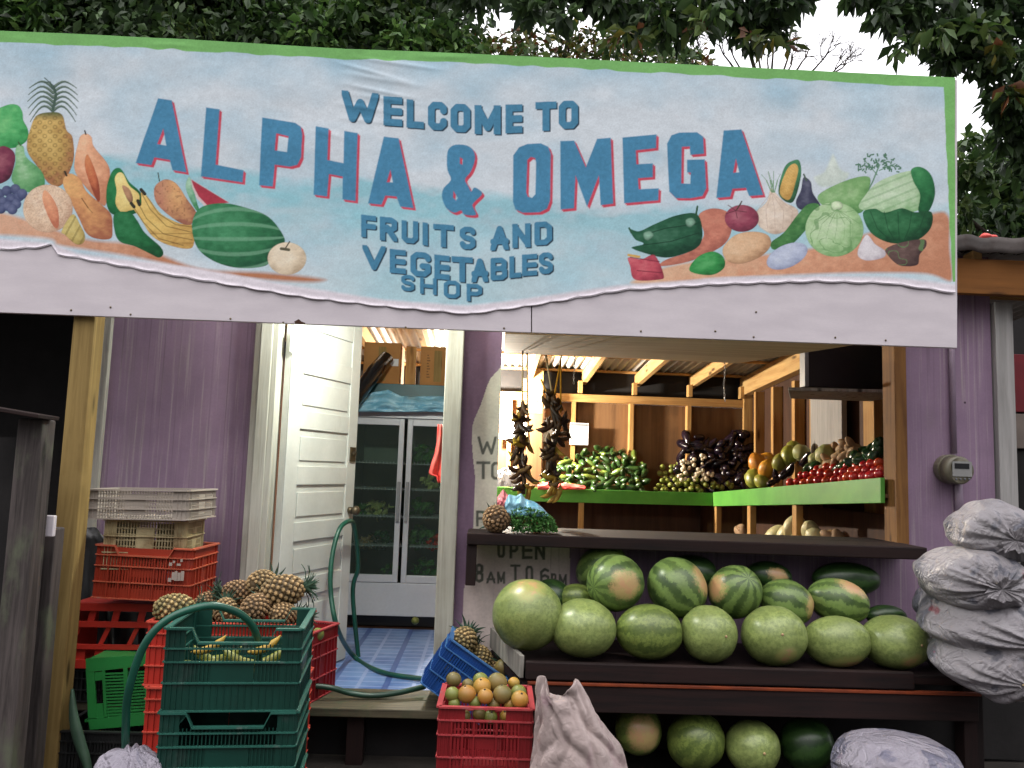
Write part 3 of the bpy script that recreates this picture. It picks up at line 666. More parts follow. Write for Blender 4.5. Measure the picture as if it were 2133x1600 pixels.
cv.blob(z3([(1330, 770), (1360, 752), (1400, 765), (1430, 805), (1442, 880), (1412, 955), (1365, 955), (1372, 880), (1342, 820)]), (38, 118, 66), (60, 144, 84), (22, 84, 48), (30, 76, 48))
cv.blob(z3([(848, 800), (882, 820), (892, 870), (928, 930), (900, 955), (830, 945), (813, 910), (835, 860)]), (66, 68, 92), (104, 106, 126), (40, 42, 62), (44, 44, 60)); cv.stroke(z3([(862, 815), (850, 788)]), 3.5, (70, 90, 74))
cv.blob(z3([(700, 850), (722, 868), (762, 910), (825, 950), (802, 1020), (722, 1058), (650, 1022), (635, 960), (682, 910)]), (218, 200, 180), (228, 216, 204), (182, 158, 138), (140, 116, 100))
for x0, x1 in ((705, 660), (708, 690), (712, 715), (716, 690), (718, 745)): cv.stroke(z3([(x0, 868), ((x0+x1)/2, 815), (x1, 770+abs(x1-705)*.4)]), 2.6, (104, 146, 104), True)
for k in range(-2, 3): cv.stroke(z3([(705, 870), (720+k*40, 950), (722+k*34, 1030)]), 1.2, (178, 148, 130), alpha=.6)
cv.blob(z3([(375, 975), (430, 940), (500, 950), (530, 1000), (512, 1080), (450, 1132), (330, 1182), (200, 1202), (230, 1170), (340, 1130), (400, 1060)]), (194, 116, 92), (208, 140, 112), (152, 82, 68), (120, 70, 58))
an = np.linspace(0, 2*math.pi, 14)[:-1]
cv.blob(z3([(572+78*math.cos(a), 985+62*math.sin(a)) for a in an]), (146, 58, 82), (176, 98, 112), (104, 40, 60), (90, 44, 60))
for k in range(5): cv.stroke(z3([(545, 950), (545+50*math.cos(k*1.25+.2), 950+34*math.sin(k*1.25+.2))]), 2.4, (96, 44, 58), True)
cv.stroke(z3([(550, 945), (572, 908)]), 2.5, (74, 62, 50))
cv.blob(z3([(65, 1032), (110, 1042), (180, 1010), (280, 970), (370, 965), (396, 1040), (380, 1110), (300, 1150), (210, 1162), (75, 1120), (128, 1100), (90, 1080)]), (34, 92, 64), (70, 124, 96), (18, 62, 44), (20, 56, 40)); cv.stroke(z3([(365, 975), (372, 932)]), 4, (40, 84, 56)); cv.stroke(z3([(75, 1050), (65, 1030)]), 4, (40, 84, 56))
cv.stroke(z3([(130, 1060), (230, 1030), (370, 1010)]), 1.6, (20, 58, 42)); cv.stroke(z3([(130, 1105), (250, 1090), (380, 1050)]), 1.6, (20, 58, 42))
for x, y in ((150, 1065), (340, 1005)): cv.blob(z3([(x-22, y-14), (x+8, y-24), (x+26, y-2), (x+2, y+22), (x-18, y+14)]), (110, 152, 128), None, None, None, soft=3)
cv.blob(z3([(485, 1120), (540, 1060), (620, 1043), (690, 1060), (702, 1110), (650, 1162), (560, 1192), (500, 1172)]), (206, 164, 122), (218, 184, 146), (162, 120, 84), (110, 80, 60))
cv.blob(z3([(705, 1090), (760, 1048), (820, 970), (870, 920), (922, 928), (882, 1010), (800, 1102), (740, 1128), (705, 1122)]), (70, 130, 68), (130, 176, 110), (34, 88, 44), (36, 76, 44))
cv.blob(z3([(775+98*math.cos(a)*.95, 1155+56*math.sin(a)-28*math.cos(a)) for a in an]), (168, 178, 202), (196, 204, 220), (130, 140, 170), (110, 118, 150))
def cab_fn(col, X, Y):
    n = (np.abs(vnoise(X*.7, Y, 14, 21)-.5) < .035)[..., None]*.6; return col*(1-n)+A_((90, 140, 80))*n
cv.blob(z3([(988+132*math.cos(a), 1035+124*math.sin(a)) for a in an]), (160, 196, 140), (194, 214, 176), (112, 160, 96), (70, 116, 66), cab_fn)
cv.blob(z3([(1000+28*math.cos(a), 928+22*math.sin(a)) for a in an]), (184, 206, 164), None, None, (100, 140, 90))
for k in range(-3, 4): cv.stroke(z3([(1000, 945), (1000+k*34, 1010), (990+k*40, 1080)]), 1.6, (110, 156, 96), True, .8)
cv.blob(z3([(1115, 960), (1170, 940), (1215, 958), (1290, 938), (1350, 956), (1425, 955), (1422, 1030), (1350, 1090), (1240, 1097), (1150, 1050)]), (34, 98, 58), (58, 126, 80), (18, 62, 38), (20, 56, 38))
for k in range(5): cv.stroke(z3([(1150+k*62, 955), (1180+k*48, 1030), (1240+k*20, 1085)]), 1.8, (20, 66, 40), alpha=.7)
cv.blob(z3([(335, 1222), (370, 1160), (440, 1133), (490, 1160), (492, 1210), (430, 1242)]), (44, 146, 70), (84, 176, 100), (22, 104, 48), (24, 90, 46))
cv.blob(z3([(60, 1160), (120, 1168), (180, 1150), (222, 1240), (200, 1262), (90, 1262), (68, 1200)]), (188, 66, 84), (214, 110, 116), (140, 40, 60), (120, 40, 54))
for a, b in (((70, 1160), (200, 1180)), ((100, 1220), (210, 1230))): cv.stroke(z3([a, b]), 1.8, (120, 34, 54))
cv.stroke(z3([(62, 1150), (110, 1158)]), 5, (206, 160, 70))
cv.blob(z3([(1130, 1058), (1172, 1100), (1216, 1130), (1210, 1162), (1130, 1176), (1090, 1142)]), (206, 200, 204), (216, 212, 216), (176, 166, 174), (140, 130, 140))
cv.blob(z3([(1220, 1120), (1290, 1092), (1390, 1078), (1402, 1110), (1372, 1150), (1360, 1196), (1280, 1198), (1226, 1150)]), (92, 70, 66), (116, 92, 86), (62, 46, 46), (60, 44, 44), cab_fn)
# --- big lettering, blue with a red drop shadow
BIG = [
 (z8([(1035, 175), (1125, 188), (1222, 660), (1130, 645), (1112, 578), (1012, 562), (992, 612), (890, 598)]), [z8([(1070, 375), (1090, 485), (1032, 475)])]),
 (z8([(1350, 235), (1438, 248), (1412, 608), (1594, 645), (1588, 725), (1315, 685)]), []),
 (z8([(1715, 300), (1930, 335), (1968, 362), (1978, 410), (1970, 560), (1945, 610), (1895, 622), (1797, 608), (1785, 753), (1695, 743)]), [z8([(1808, 405), (1888, 425), (1878, 528), (1798, 515)])]),
 (z2([(22, 437), (94, 450), (87, 625), (176, 643), (180, 463), (255, 476), (243, 853), (170, 843), (172, 718), (96, 703), (85, 828), (10, 818)]), []),
 (z2([(400, 495), (482, 505), (565, 893), (490, 883), (470, 828), (408, 822), (386, 873), (312, 865)]), [z2([(436, 680), (450, 750), (416, 748)])]),
 (cr_spline(z2([(750, 600), (762, 560), (800, 540), (860, 545), (898, 575), (905, 625), (882, 690), (850, 732), (868, 770), (885, 800), (900, 778), (928, 790), (945, 815), (905, 856), (892, 880), (912, 930), (845, 928), (828, 905), (790, 918), (745, 890), (722, 830), (732, 780), (772, 735), (752, 680)]), 3), [z2([(822, 610), (838, 620), (835, 652), (822, 645)]), z2([(786, 798), (810, 836), (800, 850), (784, 832)])]),
 (z2([(1150, 555), (1195, 537), (1270, 533), (1312, 552), (1326, 590), (1322, 850), (1305, 895), (1265, 915), (1170, 918), (1130, 900), (1116, 860), (1117, 600)]), [z2([(1196, 625), (1215, 608), (1238, 615), (1244, 640), (1240, 815), (1222, 835), (1198, 828), (1190, 805)])]),
 (z2([(1380, 900), (1378, 520), (1455, 518), (1520, 665), (1582, 508), (1658, 502), (1672, 868), (1602, 876), (1592, 712), (1527, 885), (1463, 712), (1455, 893)]), []),
 (z3([(35, 622), (188, 608), (186, 670), (95, 680), (98, 742), (172, 738), (172, 800), (105, 805), (108, 855), (198, 850), (196, 905), (42, 918)]), []),
 (z3([(235, 650), (255, 612), (290, 600), (370, 598), (398, 618), (402, 695), (340, 700), (337, 662), (302, 664), (300, 828), (340, 830), (342, 780), (325, 778), (325, 722), (405, 720), (412, 850), (395, 885), (340, 895), (275, 895), (245, 865)]), []),
 (z3([(490, 590), (570, 585), (668, 880), (605, 885), (590, 848), (530, 852), (520, 888), (457, 893)]), [z3([(545, 718), (560, 778), (533, 780)])]),
]
for off in ((5, 5), (2.5, 2.5)):
    for p, h in BIG: cv.poly(p, (196, 52, 78), h, off)
for p, h in BIG: cv.poly(p, (54, 128, 166), h)
BL, NV = (54, 124, 158), (36, 56, 72)
def word(items, w, sh=(2.6, 2.6)):
    for ch, x0, y0, x1, y1, *sk in items:
        s0 = sk[0] if sk else 8
        cv.glyph(ch, z2([(x0, y0), (x1, y0+s0), (x1, y1+s0), (x0, y1)]), BL, w, NV, sh)
word([('W', 165, 237, 370, 408, 18), ('E', 397, 270, 502, 432), ('L', 525, 288, 622, 445), ('C', 643, 300, 750, 458, 4), ('O', 769, 312, 880, 470, 4), ('M', 902, 320, 1048, 482, 2), ('E', 1074, 318, 1168, 478, -3), ('T', 1240, 304, 1357, 466, -5), ('O', 1369, 297, 1478, 455, -4)], .245)
word([('F', 273, 927, 357, 1052), ('R', 377, 938, 474, 1070), ('U', 497, 958, 590, 1083), ('I', 608, 968, 650, 1095), ('T', 673, 978, 788, 1105), ('S', 820, 993, 908, 1120, 2), ('A', 990, 992, 1093, 1128, -6), ('N', 1111, 980, 1214, 1114, -6), ('D', 1234, 968, 1334, 1100, -6)], .235)
word([('V', 280, 1096, 410, 1232), ('E', 432, 1117, 522, 1250), ('G', 546, 1131, 660, 1268), ('E', 679, 1148, 765, 1284), ('T', 775, 1157, 893, 1298), ('A', 885, 1172, 978, 1304, -4), ('B', 990, 1168, 1084, 1294, -4), ('L', 1095, 1160, 1162, 1281, -5), ('E', 1165, 1150, 1250, 1270, -6), ('S', 1259, 1140, 1337, 1260, -6)], .23)
word([('S', 495, 1260, 570, 1350, 4), ('H', 600, 1274, 693, 1366), ('O', 731, 1291, 822, 1390, 4), ('P', 858, 1310, 945, 1408, 4)], .23)
# --- green border along the top and the right edge
edge = interp(Xc.ravel(), TOP).reshape(Xc.shape)
gw = interp(Xc.ravel(), [(-80, 24), (0, 24), (700, 22), (1000, 19), (1500, 21), (2000, 22)]).reshape(Xc.shape)+2.2*(vnoise(Xc, Yc*0, 30, 6)-.5)*2
gm = np.clip(gw-(Yc-edge)+.5, 0, 1); rx = 1964+(Yc-180)*.045+2*(vnoise(Xc*0, Yc, 18, 7)-.5)
gm = np.maximum(gm, np.clip(Xc-rx+.5, 0, 1)*(Yc < 588)); gcol = A_((112, 176, 92))*(.9+.2*nz[..., None])
cv.C = cv.C*(1-gm[..., None])+gcol*gm[..., None]
# --- unpainted hem of the cloth
pe = interp(Xc.ravel(), [(-80, 497), (0, 495), (110, 505), (160, 525), (400, 555), (640, 597), (800, 622), (975, 634), (1090, 620), (1290, 592), (1500, 576), (1700, 572), (1850, 574), (1992, 590)]).reshape(Xc.shape)
hm = np.clip((Yc-pe+3*(nz-.5))/7, 0, 1); cv.C = cv.C*(1-hm[..., None])+A_((212, 204, 212))*hm[..., None]
lum = cv.C.mean(-1, keepdims=True); cv.C = cv.C*.86+lum*.14
cv.C *= (.90+.12*vnoise(Xc, Yc, 2.1, 9)+.08*vnoise(Xc*.6, Yc, 7, 19))[..., None]                       # canvas grain
# --- cloth surface with tension wrinkles and puckers between the staples
b = np.zeros(Xc.shape)
for (x0, y0, x1, y1, amp, wd) in ((690, 128, 860, 175, 5, 5), (700, 150, 900, 185, 5, 6), (700, 172, 880, 210, 5, 5), (720, 118, 940, 150, 5, 5), (690, 215, 820, 235, 4, 6), (690, 245, 850, 262, 3, 6), (720, 195, 900, 222, 3, 5), (650, 270, 720, 290, 3, 7), (300, 92, 420, 98, 3, 5), (860, 118, 1000, 122, 4, 6)):
    d = Canvas.dist(np.array([(x0, y0), (x1, y1)], float), Xc, Yc, False); s_ = np.clip(((Xc-x0)*(x1-x0)+(Yc-y0)*(y1-y0))/((x1-x0)**2+(y1-y0)**2), 0, 1); b += .0006*amp*np.exp(-(d/wd)**2)*np.sin(np.pi*s_)
b += .004*(vnoise(Xc*.4, Yc, 60, 14)-.5)+.0015*(vnoise(Xc, Yc*.5, 22, 15)-.5)
dl = bot[None]-Yc; b += .0055*np.exp(-(dl/4.5)**2)*stag[None]**.5*(dl > 1.2) + .0006*np.exp(-((dl-16)/5)**2)*stag[None]
t = (SY-.006-b)
ex, ey = np.array(EYE), None
rx_, ux_, fx_ = np.array(r_), np.array(u_), np.array(f_)
D = ((Xc-CX)/FPX)[..., None]*rx_+((CY-Yc)/FPX)[..., None]*ux_+fx_
V = ex+D*(SY/D[..., 1])[..., None]; V[..., 1] = t
nx, ny = len(xr), len(vr); idx = np.arange(nx*ny).reshape(ny, nx)
Fq = np.stack([idx[1:, :-1], idx[1:, 1:], idx[:-1, 1:], idx[:-1, :-1]], -1).reshape(-1, 4)
np_mesh('painted_banner', V.reshape(-1, 3), Fq, M['painted'], sign, np.clip(cv.C.reshape(-1, 3), 0.005, .92), True)
def BBz(x): return P(x, float(interp(x, BB)), SY).z
# white board behind, in two lengths with a seam
for xa, xb in ((-75, 1106.2), (1108.4, 1994)):
    mb = MB(); pts = []
    for x, tab in ((xa, TOP), (xb, TOP), (xb, BB), (xa, BB)):
        y = float(interp(x, tab)); pts.append(P(x, y+(3 if tab is TOP else 0), SY))
    mb.poly([Vector((p.x, SY, p.z)) for p in pts], (0, .022, 0)); mb.build('backing_board', M['board_white'], sign, bev=.002)
for x, y in ((148, 646), (230, 640), (272, 655), (480, 664), (590, 672), (845, 682), (1050, 684), (1335, 690), (1490, 690), (1570, 702), (1740, 703), (1845, 709), (1575, 650)):
    p = P(x, y, SY-.001); MB().ball(p, .005, .003, .005, 8, 5).build('nail_head', M['brass_old'], sign)
p = P(1107.3, 660, SY); MB().box(p.x-.03, p.x+.03, SY+.0235, SY+.04, BBz(1107)+.01, BBz(1107)+.5).build('seam_backing', M['plywood_dark'], sign)  # strip added behind the seam so no light shows through
# peeled chip on the lower edge
mb = MB(); p = P(622, 672, SY-.0015); mb.poly([p+Vector(q) for q in ((-.02, 0, .004), (0, 0, .016), (.012, 0, .006), (.03, 0, 0), (.03, 0, -.006), (-.015, 0, -.006))], (0, .001, 0)); mb.build('chipped_paint', M['plywood_dark'], sign)
# ================================================================= ground and building
WY = 4.40
def S(o): o['kind'] = 'structure'; return o
mb = MB(); mb.grid(lambda u, v: (-60+120*u, -10+110*v, GZ+(.01*math.sin(u*900)*math.cos(v*700) if .3 < u < .7 else 0)), 60, 60)
S(tag(mb.build('ground', M['ground']), 'bare dark dirt ground in front of the stall', 'ground', kind='structure'))

shop = thing('fruit_shop', 'purple wooden shop stall with open doorway and wide serving window', 'shop', (0.4, WY, GZ))
def px_box(mb, x0, x1, y0, y1, Yf, Yb, ref=None):
    xm = (x0+x1)/2; ym = ref or (y0+y1)/2
    a = P(x0, ym, Yf).x; b = P(x1, ym, Yf).x; zt = P(xm, y0, Yf).z; zb = P(xm, y1, Yf).z
    return mb.box(a, b, Yf, Yb, zb, zt)
ROOF = 2.98; FL = .50
XL0, XL1 = P(192, 900, WY).x, P(218, 900, WY).x              # grey corner trim
XD0, XD1 = P(523, 900, WY).x, P(572, 900, WY).x              # door frame
XJ0, XJ1 = P(923, 900, WY).x, P(960, 900, WY).x              # jamb
XP1 = P(1041, 860, WY).x                                      # pier right edge = opening left
XO1 = P(1862, 930, WY).x; XO2 = P(1887, 930, WY).x
XR1 = P(2068, 850, WY).x; XR2 = P(2105, 850, WY).x
CZ = P(1450, 1124, 4.12).z                                    # counter top height
mb = MB(); mb.box(XL1, XD0, WY, WY+.08, GZ+.1, ROOF); mb.build('wall', M['purple'], shop)
mb = MB(); mb.box(XO2, XR1, WY, WY+.08, GZ+.1, ROOF); mb.build('wall', M['purple'], shop)
mb = MB(); mb.box(1.75, 3.4, WY-.06, WY-.032, GZ+.02, .80); mb.build('shade_infill', M['black_wood'], shop)  # dark board added in place of deep shade at the lower right
mb = MB(); mb.box(P(1188, 1200, WY).x, XO2, WY, WY+.08, GZ+.1, CZ-.03); mb.build('wall', M['purple'], shop)
for nm, mt, a, b_, y0, y1, zt in (('corner_trim', 'trim_grey', XL0, XL1, WY-.03, WY+.1, ROOF), ('corner_trim', 'trim_white', XR1+.01, XR2+.01, WY-.03, WY+.1, ROOF-.26)):
    mb = MB(); mb.box(a, b_, y0, y1, GZ+.05, zt); mb.build(nm, M[mt], shop, bev=.004)
mb = MB(); mb.box(XD0-.002, XD1, WY-.035, WY+.10, FL-.02, 2.62); mb.box(XD0+.03, XD1-.03, WY-.045, WY-.036, FL, 2.62); mb.build('door_frame', M['trim_cream'], shop, bev=.005)
mb = MB(); mb.box(XD1-.002, XJ0+.01, WY-.02, WY+.09, 2.63, 2.74); mb.build('door_header', M['stud_x'], shop, bev=.004)
mb = MB(); mb.box(XD1, XJ0+.01, WY, WY+.08, 2.75, ROOF); mb.build('wall', M['plywood_dark'], shop)
mb = MB(); mb.box(XJ0, XJ1, WY-.05, WY+.09, FL-.02, ROOF-.05); mb.build('door_jamb', M['jamb'], shop, bev=.005)

# painted pier and lower panel: cream patch and lettering on purple boards
zw = lambda pts: [(940+x/3.077, 780+y/3.077) for x, y in pts]
def wall_canvas(X, Y):
    c = Canvas(X, Y, np.array(lin(130, 106, 128)))
    n = vnoise(X, Y*.3, 9, 31); c.C *= (.88+.24*n)[..., None]
    cream = cr_spline([(1075, 700), (1042, 765), (1020, 792), (1001, 844), (986, 880), (983, 915), (986, 960), (990, 1000), (988, 1050), (985, 1100), (980, 1150), (978, 1192), (967, 1225), (963, 1290), (962, 1360), (990, 1480), (1100, 1520), (1186, 1500), (1187, 1300), (1187, 1130), (1187, 900), (1187, 700)], 5)
    m = c.inside(cream, X, Y); k = (.9+.2*vnoise(X, Y, 24, 32))[..., None]
    cc = A_((192, 188, 172))*k; lower = np.clip((Y-1110)/60, 0, 1)[..., None]; cc = cc*(1-lower)+A_((188, 174, 168))*k*lower
    c.C = np.where(m[..., None], cc, c.C)
    INK = (84, 86, 78)
    def g(ch, x0, y0, x1, y1, w, s=0): c.glyph(ch, zw([(x0, y0), (x1, y0+s), (x1, y1+s), (x0, y1)]), INK, w)
    g('W', 168, 398, 292, 515, .15); g('E', 300, 400, 360, 517, .16)
    g('T', 160, 556, 250, 672, .17); g('O', 254, 560, 330, 676, .16)
    g('F', 158, 872, 230, 975, .17); g('R', 250, 872, 320, 975, .17)
    g('O', 294, 1066, 346, 1176, .17); g('P', 372, 1070, 430, 1180, .17); g('E', 452, 1072, 522, 1184, .17); g('N', 534, 1074, 602, 1188, .17)
    g('8', 150, 1210, 208, 1336, .15); g('A', 224, 1262, 284, 1340, .19); g('M', 293, 1264, 346, 1342, .19)
    g('T', 378, 1217, 444, 1320, .16); g('O', 474, 1226, 526, 1330, .16)
    g('6', 568, 1240, 630, 1348, .16); g('P', 638, 1274, 676, 1350, .2); g('M', 688, 1280, 742, 1352, .2)
    for x in (1148, 1165): c.stroke([(x, 1125), (x-3, 1430)], 1.2, (120, 110, 100), alpha=.6)
    c.C *= (.95+.1*vnoise(X, Y, 2.5, 33))[..., None]
    return c.C
def painted_panel(name, x0, x1, z0, z1, step=.0042):
    xs = np.arange(x0, x1+step, step); zs = np.arange(z0, z1+step, step); xs[-1] = x1; zs[-1] = z1
    XX, ZZ = np.meshgrid(xs, zs); d = np.stack([XX-EYE.x, np.full_like(XX, WY), ZZ-EYE.z], -1)
    den = d @ np.array(f_); px = CX+FPX*(d @ np.array(r_))/den; py = CY-FPX*(d @ np.array(u_))/den
    C = wall_canvas(px, py); nx, ny = len(xs), len(zs); idx = np.arange(nx*ny).reshape(ny, nx)
    Fq = np.stack([idx[:-1, :-1], idx[:-1, 1:], idx[1:, 1:], idx[1:, :-1]], -1).reshape(-1, 4)
    V = np.stack([XX, np.full_like(XX, WY), ZZ], -1).reshape(-1, 3)
    np_mesh(name, V, Fq, M['painted_wall'], shop, np.clip(C.reshape(-1, 3), .004, .9))
    mb = MB(); mb.box(x0, x1, WY+.002, WY+.08, z0, z1); mb.build('wall', M['purple'], shop)
painted_panel('painted_wall_panel', XJ1, XP1, GZ+.1, ROOF)
painted_panel('painted_wall_panel', XP1+.0005, P(1188, 1200, WY).x-.001, GZ+.1, CZ-.03)
# opening: post, header, roof line
mb = MB(); mb.box(XO1, XO2, WY-.02, WY+.12, CZ-.02, 2.86); mb.build('window_post', M['post_orange'], shop, bev=.004)
mb = MB(); mb.box(XP1, XO2, WY+.002, WY+.07, 2.87, ROOF); mb.build('window_header', M['stud_x'], shop)
# room: floor, back and side walls
XRI = 2.72; XLI = -2.0; BY = 8.4
mb = MB(); mb.box(XL0, XRI, WY+.08, BY, FL-.06, FL); mb.build('floor', M['plywood_dark'], shop)
x0, x1 = P(700, 1420, 4.45).x-.3, P(905, 1420, 4.45).x
mb = MB(); mb.box(XD1-.3, XJ0+.02, WY+.02, 6.2, FL+.004, FL+.009); mb.build('vinyl_floor', M['linoleum'], shop)
mb = MB(); mb.box(XLI, XRI+.1, BY, BY+.05, GZ, 2.42); mb.build('back_wall', M['plywood'], shop)
mb = MB(); mb.box(XRI, XRI+.05, WY+.08, BY, GZ, 2.75); mb.build('side_wall', M['plywood_dark'], shop)
mb = MB(); mb.box(XL0, XL0+.05, WY+.08, BY, GZ, 2.75); mb.build('side_wall', M['plywood_dark'], shop)
mb = MB(); mb.box(XLI, XRI+.1, BY-.09, BY, 2.42, 2.50); mb.build('wall_plate', M['stud_x'], shop, bev=.003)
mb = MB(); mb.box(XLI, XRI+.1, BY+.04, BY+.09, 2.50, 2.9); mb.build('back_wall', M['black_wood'], shop)
for px in (1062, 1195, 1316, 1436):
    x = P(px, 870, BY-.09).x; mb = MB(); mb.box(x-.022, x+.022, BY-.09, BY, FL, 2.42); mb.build('wall_stud', M['stud'], shop, bev=.003)
for px, w in ((1548, .05), (1572, .05), (1608, .06), (1652, .07), (1688, .04)):                       # right-hand wall studs
    p = PX(px, 860, XRI-.09); mb = MB(); mb.box(XRI-.09, XRI, p.y-w/2, p.y+w/2, FL, 2.55); mb.build('wall_stud', M['stud'], shop, bev=.003)
a = PX(1541, 822, XRI-.1); b_ = PX(1672, 760, XRI-.1)
mb = MB(); mb.beam((XRI-.05, BY, a.z+.03), (XRI-.05, WY+.15, a.z+.03+(b_.z-a.z)*(BY-WY-.15)/(BY-b_.y)), .09, .1); mb.build('wall_plate', M['rafter'], shop, bev=.003)
p0 = PX(1808, 800, XRI-.09); mb = MB(); mb.box(XRI-.09, XRI, p0.y-.08, p0.y+.08, FL, 2.7); mb.build('wall_stud', M['stud'], shop, bev=.003)
# pale board on the right-hand wall
a = PX(1708, 830, XRI-.02); b_ = PX(1776, 940, XRI-.02)
mb = MB(); mb.box(XRI-.1, XRI-.06, b_.y, a.y, b_.z-.1, a.z); mb.build('wall_panel', M['trim_white'], shop, bev=.003)
# rafters and corrugated roof: rising slightly to the front
def zr(Y): return 2.62+.062*(8.3-Y)
for i, x in enumerate((-1.55, -1.05, -.55, -.12, .42, .99, 1.55, 2.12, 2.66)):
    mb = MB(); mb.beam((x, BY+.25, zr(BY+.25)+.06), (x, WY-.1, zr(WY-.1)+.06), .05, .12); mb.build('rafter', M['rafter'], shop, bev=.003)
    mb = MB(); mb.box(x-.07, x-.027, BY-.14, BY-.05, 2.51, zr(BY)+.02); mb.build('rafter_block', M['stud'], shop, bev=.003)
def corr(x0, x1, y0, y1, zf, amp=.014, lam=.076, n=10):
    nx = int((x1-x0)/lam*n); mb = MB()
    return mb.grid(lambda u, v: (x0+(x1-x0)*u, y0+(y1-y0)*v, zf(y0+(y1-y0)*v)+amp*math.sin((x0+(x1-x0)*u)/lam*2*math.pi)), nx, 3)
mb = corr(-1.9, 2.2, WY-.28, BY+.4, lambda y: zr(y)+.155); mb.build('corrugated_roof', M['zinc'], shop, smooth=True, solid=.003)
mb = corr(2.2, 3.85, WY+.02, BY+.4, lambda y: zr(y)+.155); mb.build('corrugated_roof', M['zinc'], shop, smooth=True, solid=.003)
for y in (5.2, 6.4, 7.6, 8.36):
    mb = MB(); mb.box(-1.85, 3.85, y-.025, y+.025, zr(y)+.12, zr(y)+.141); mb.build('purlin', M['stud_x'], shop)
mb = MB(); mb.box(2.0, 3.88, WY-.16, WY-.11, P(2060, 613, WY-.16).z, P(2060, 540, WY-.16).z); mb.build('fascia', M['fascia'], shop, bev=.004)
# second, older roof sheet lapped over the edge at the right
mb = corr(2.19, 3.9, WY-.2, BY+.4, lambda y: P(2060, 500, WY-.2).z+.0*(y-WY+.2), .008); mb.build('roof_sheet', M['roof_old'], shop, smooth=True, solid=.004)
mb = MB()
mb.grid(lambda u, v: (2.0+1.9*u, WY-.22+.015*math.sin(u*40), P(2060, 528, WY-.2).z+(.085*v)+.006*math.sin(u*70+1)), 60, 4); mb.build('roof_edge', M['roof_old'], shop, smooth=True, solid=.003)
# plywood window shutter propped open as a ceiling over the counter
sh = [P(1036, 702, SY+.06), P(1768, 724, SY+.06), P(1536, 757, 5.0), P(1046, 737, 5.0)]
sh = [P(1036, 702, SY+.08), P(1768, 722, SY+.08), None, None]
zA = .5*(sh[0].z+sh[1].z)
shut = MB(); q0, q1, q2, q3 = P(1052, 700, 3.8), P(1790, 722, 3.8), P(1538, 757, 5.25), P(1049, 735, 5.25)
q1 = Vector((q1.x, q1.y, q1.z+.012)); shut.poly([q0+Vector((0, 0, .01)), q1, q2, q3], (0, 0, .018)); shut.build('window_shutter', M['soffit'], shop)
# porch ceiling above the door
mb = corr(-1.9, .02, SY+.04, WY-.06, lambda y: 2.80, ); mb.build('porch_roof', M['zinc'], shop, smooth=True, solid=.003)
mb = MB(); mb.box(-1.15, .0, WY-.25, WY-.19, 2.62, 2.7); mb.build('porch_beam', M['stud_x'], shop)
# front posts of the sign
pa, pb = P(153, 660, SY+.03), P(195, 660, SY+.03)
pl = P(68, 1598, SY+.03)
mb = MB(); mb.box(pa.x, pa.x+.098, SY+.03, SY+.13, GZ, 2.9); mb.build('porch_post', M['post_yellow'], shop, bev=.006)
# window sill counter with a turned-down end
mb = MB(); z0 = P(975, 1110, 4.12).z; z1 = P(1930, 1141, 4.12).z
xa, xb = P(973, 1110, 4.12).x, P(1932, 1145, 4.12).x
mb.hexa([(xa, 4.12, z0-.058), (xb, 4.12, z1-.062), (xb, WY-.002, z1-.062), (xa, WY-.002, z0-.058), (xa, 4.12, z0), (xb, 4.12, z1), (xb, WY-.002, z1+.002), (xa, WY-.002, z0+.002)])
ctr = mb.build('counter', M['dark_wood'], shop, bev=.006)
mb = MB(); mb.box(XP1+.002, XO1-.002, WY-.002, WY+.28, z0-.03, z0+.0); mb.build('counter_ledge', M['dark_wood'], shop, bev=.004)
mb = MB(); mb.box(xa, xa+.05, 4.14, WY-.055, z0-.06-.2, z0-.06); mb.build('counter_bracket', M['dark_wood_z'], shop, bev=.004)
# door leaf, swung inward
H = Vector((P(590, 900, WY+.06).x, WY+.06, 0)); Fx = P(736, 900, 5.2); dvec = Vector((Fx.x-H.x, 5.2-H.y, 0)); DW = dvec.length; ang = math.atan2(dvec.y, dvec.x)
DH = 2.06
door = MB(); door.box(0, DW, -.018, .018, 0, DH)
def strip(x0, x1, z0, z1, d=.01): door.box(x0, x1, -.018-d, -.0185, z0, z1)
strip(0, .12, 0, DH); strip(DW-.11, DW, 0, DH); strip(.1202, DW-.1102, DH-.12, DH)
zs = [0.0, .14, .43, .5, .79, .86, 1.15, 1.22, 1.5, 1.57]
for z in (0, .44, .75, 1.06, 1.37, 1.68): strip(.1202, DW-.1102, z, z+.105)
for z in (.105, .545, .855, 1.165, 1.475): door.box(.14, DW-.13, -.0245, -.0186, z+.03, z+.165+(.12 if z == .105 else 0))
do = bpy.data.objects.new('door', None); 
d = door.build('door', M['door_white'], shop, world=False, bev=.004)
d.location = (H.x-shop.location.x, H.y-shop.location.y, FL+.02-shop.location.z); d.rotation_euler = (0, 0, ang); bpy.data.objects.remove(do)
mb = MB(); mb.box(DW-.085, DW-.02, -.036, -.029, 1.20, 1.29); mb.tube([(DW-.05, -.034, 1.25), (DW-.05, -.052, 1.25)], .012, 10); mb.build('lock_plate', M['brass_old'], d, world=False)
mb = MB(); mb.tube([(DW-.055, -.028, .90), (DW-.055, -.05, .90)], .022, 12); mb.ball((DW-.055, -.075, .90), .03, .026, .03, 12, 8); mb.build('door_knob', M['brass_old'], d, world=False, smooth=True)
for z in (.25, 1.78):
    mb = MB(); mb.box(-.035, .05, -.024-.008, -.0185-.01, z, z+.1); mb.tube([(-.005, -.03, z-.01), (-.005, -.03, z+.11)], .008, 8); mb.build('hinge', M['door_white'], d, world=False)
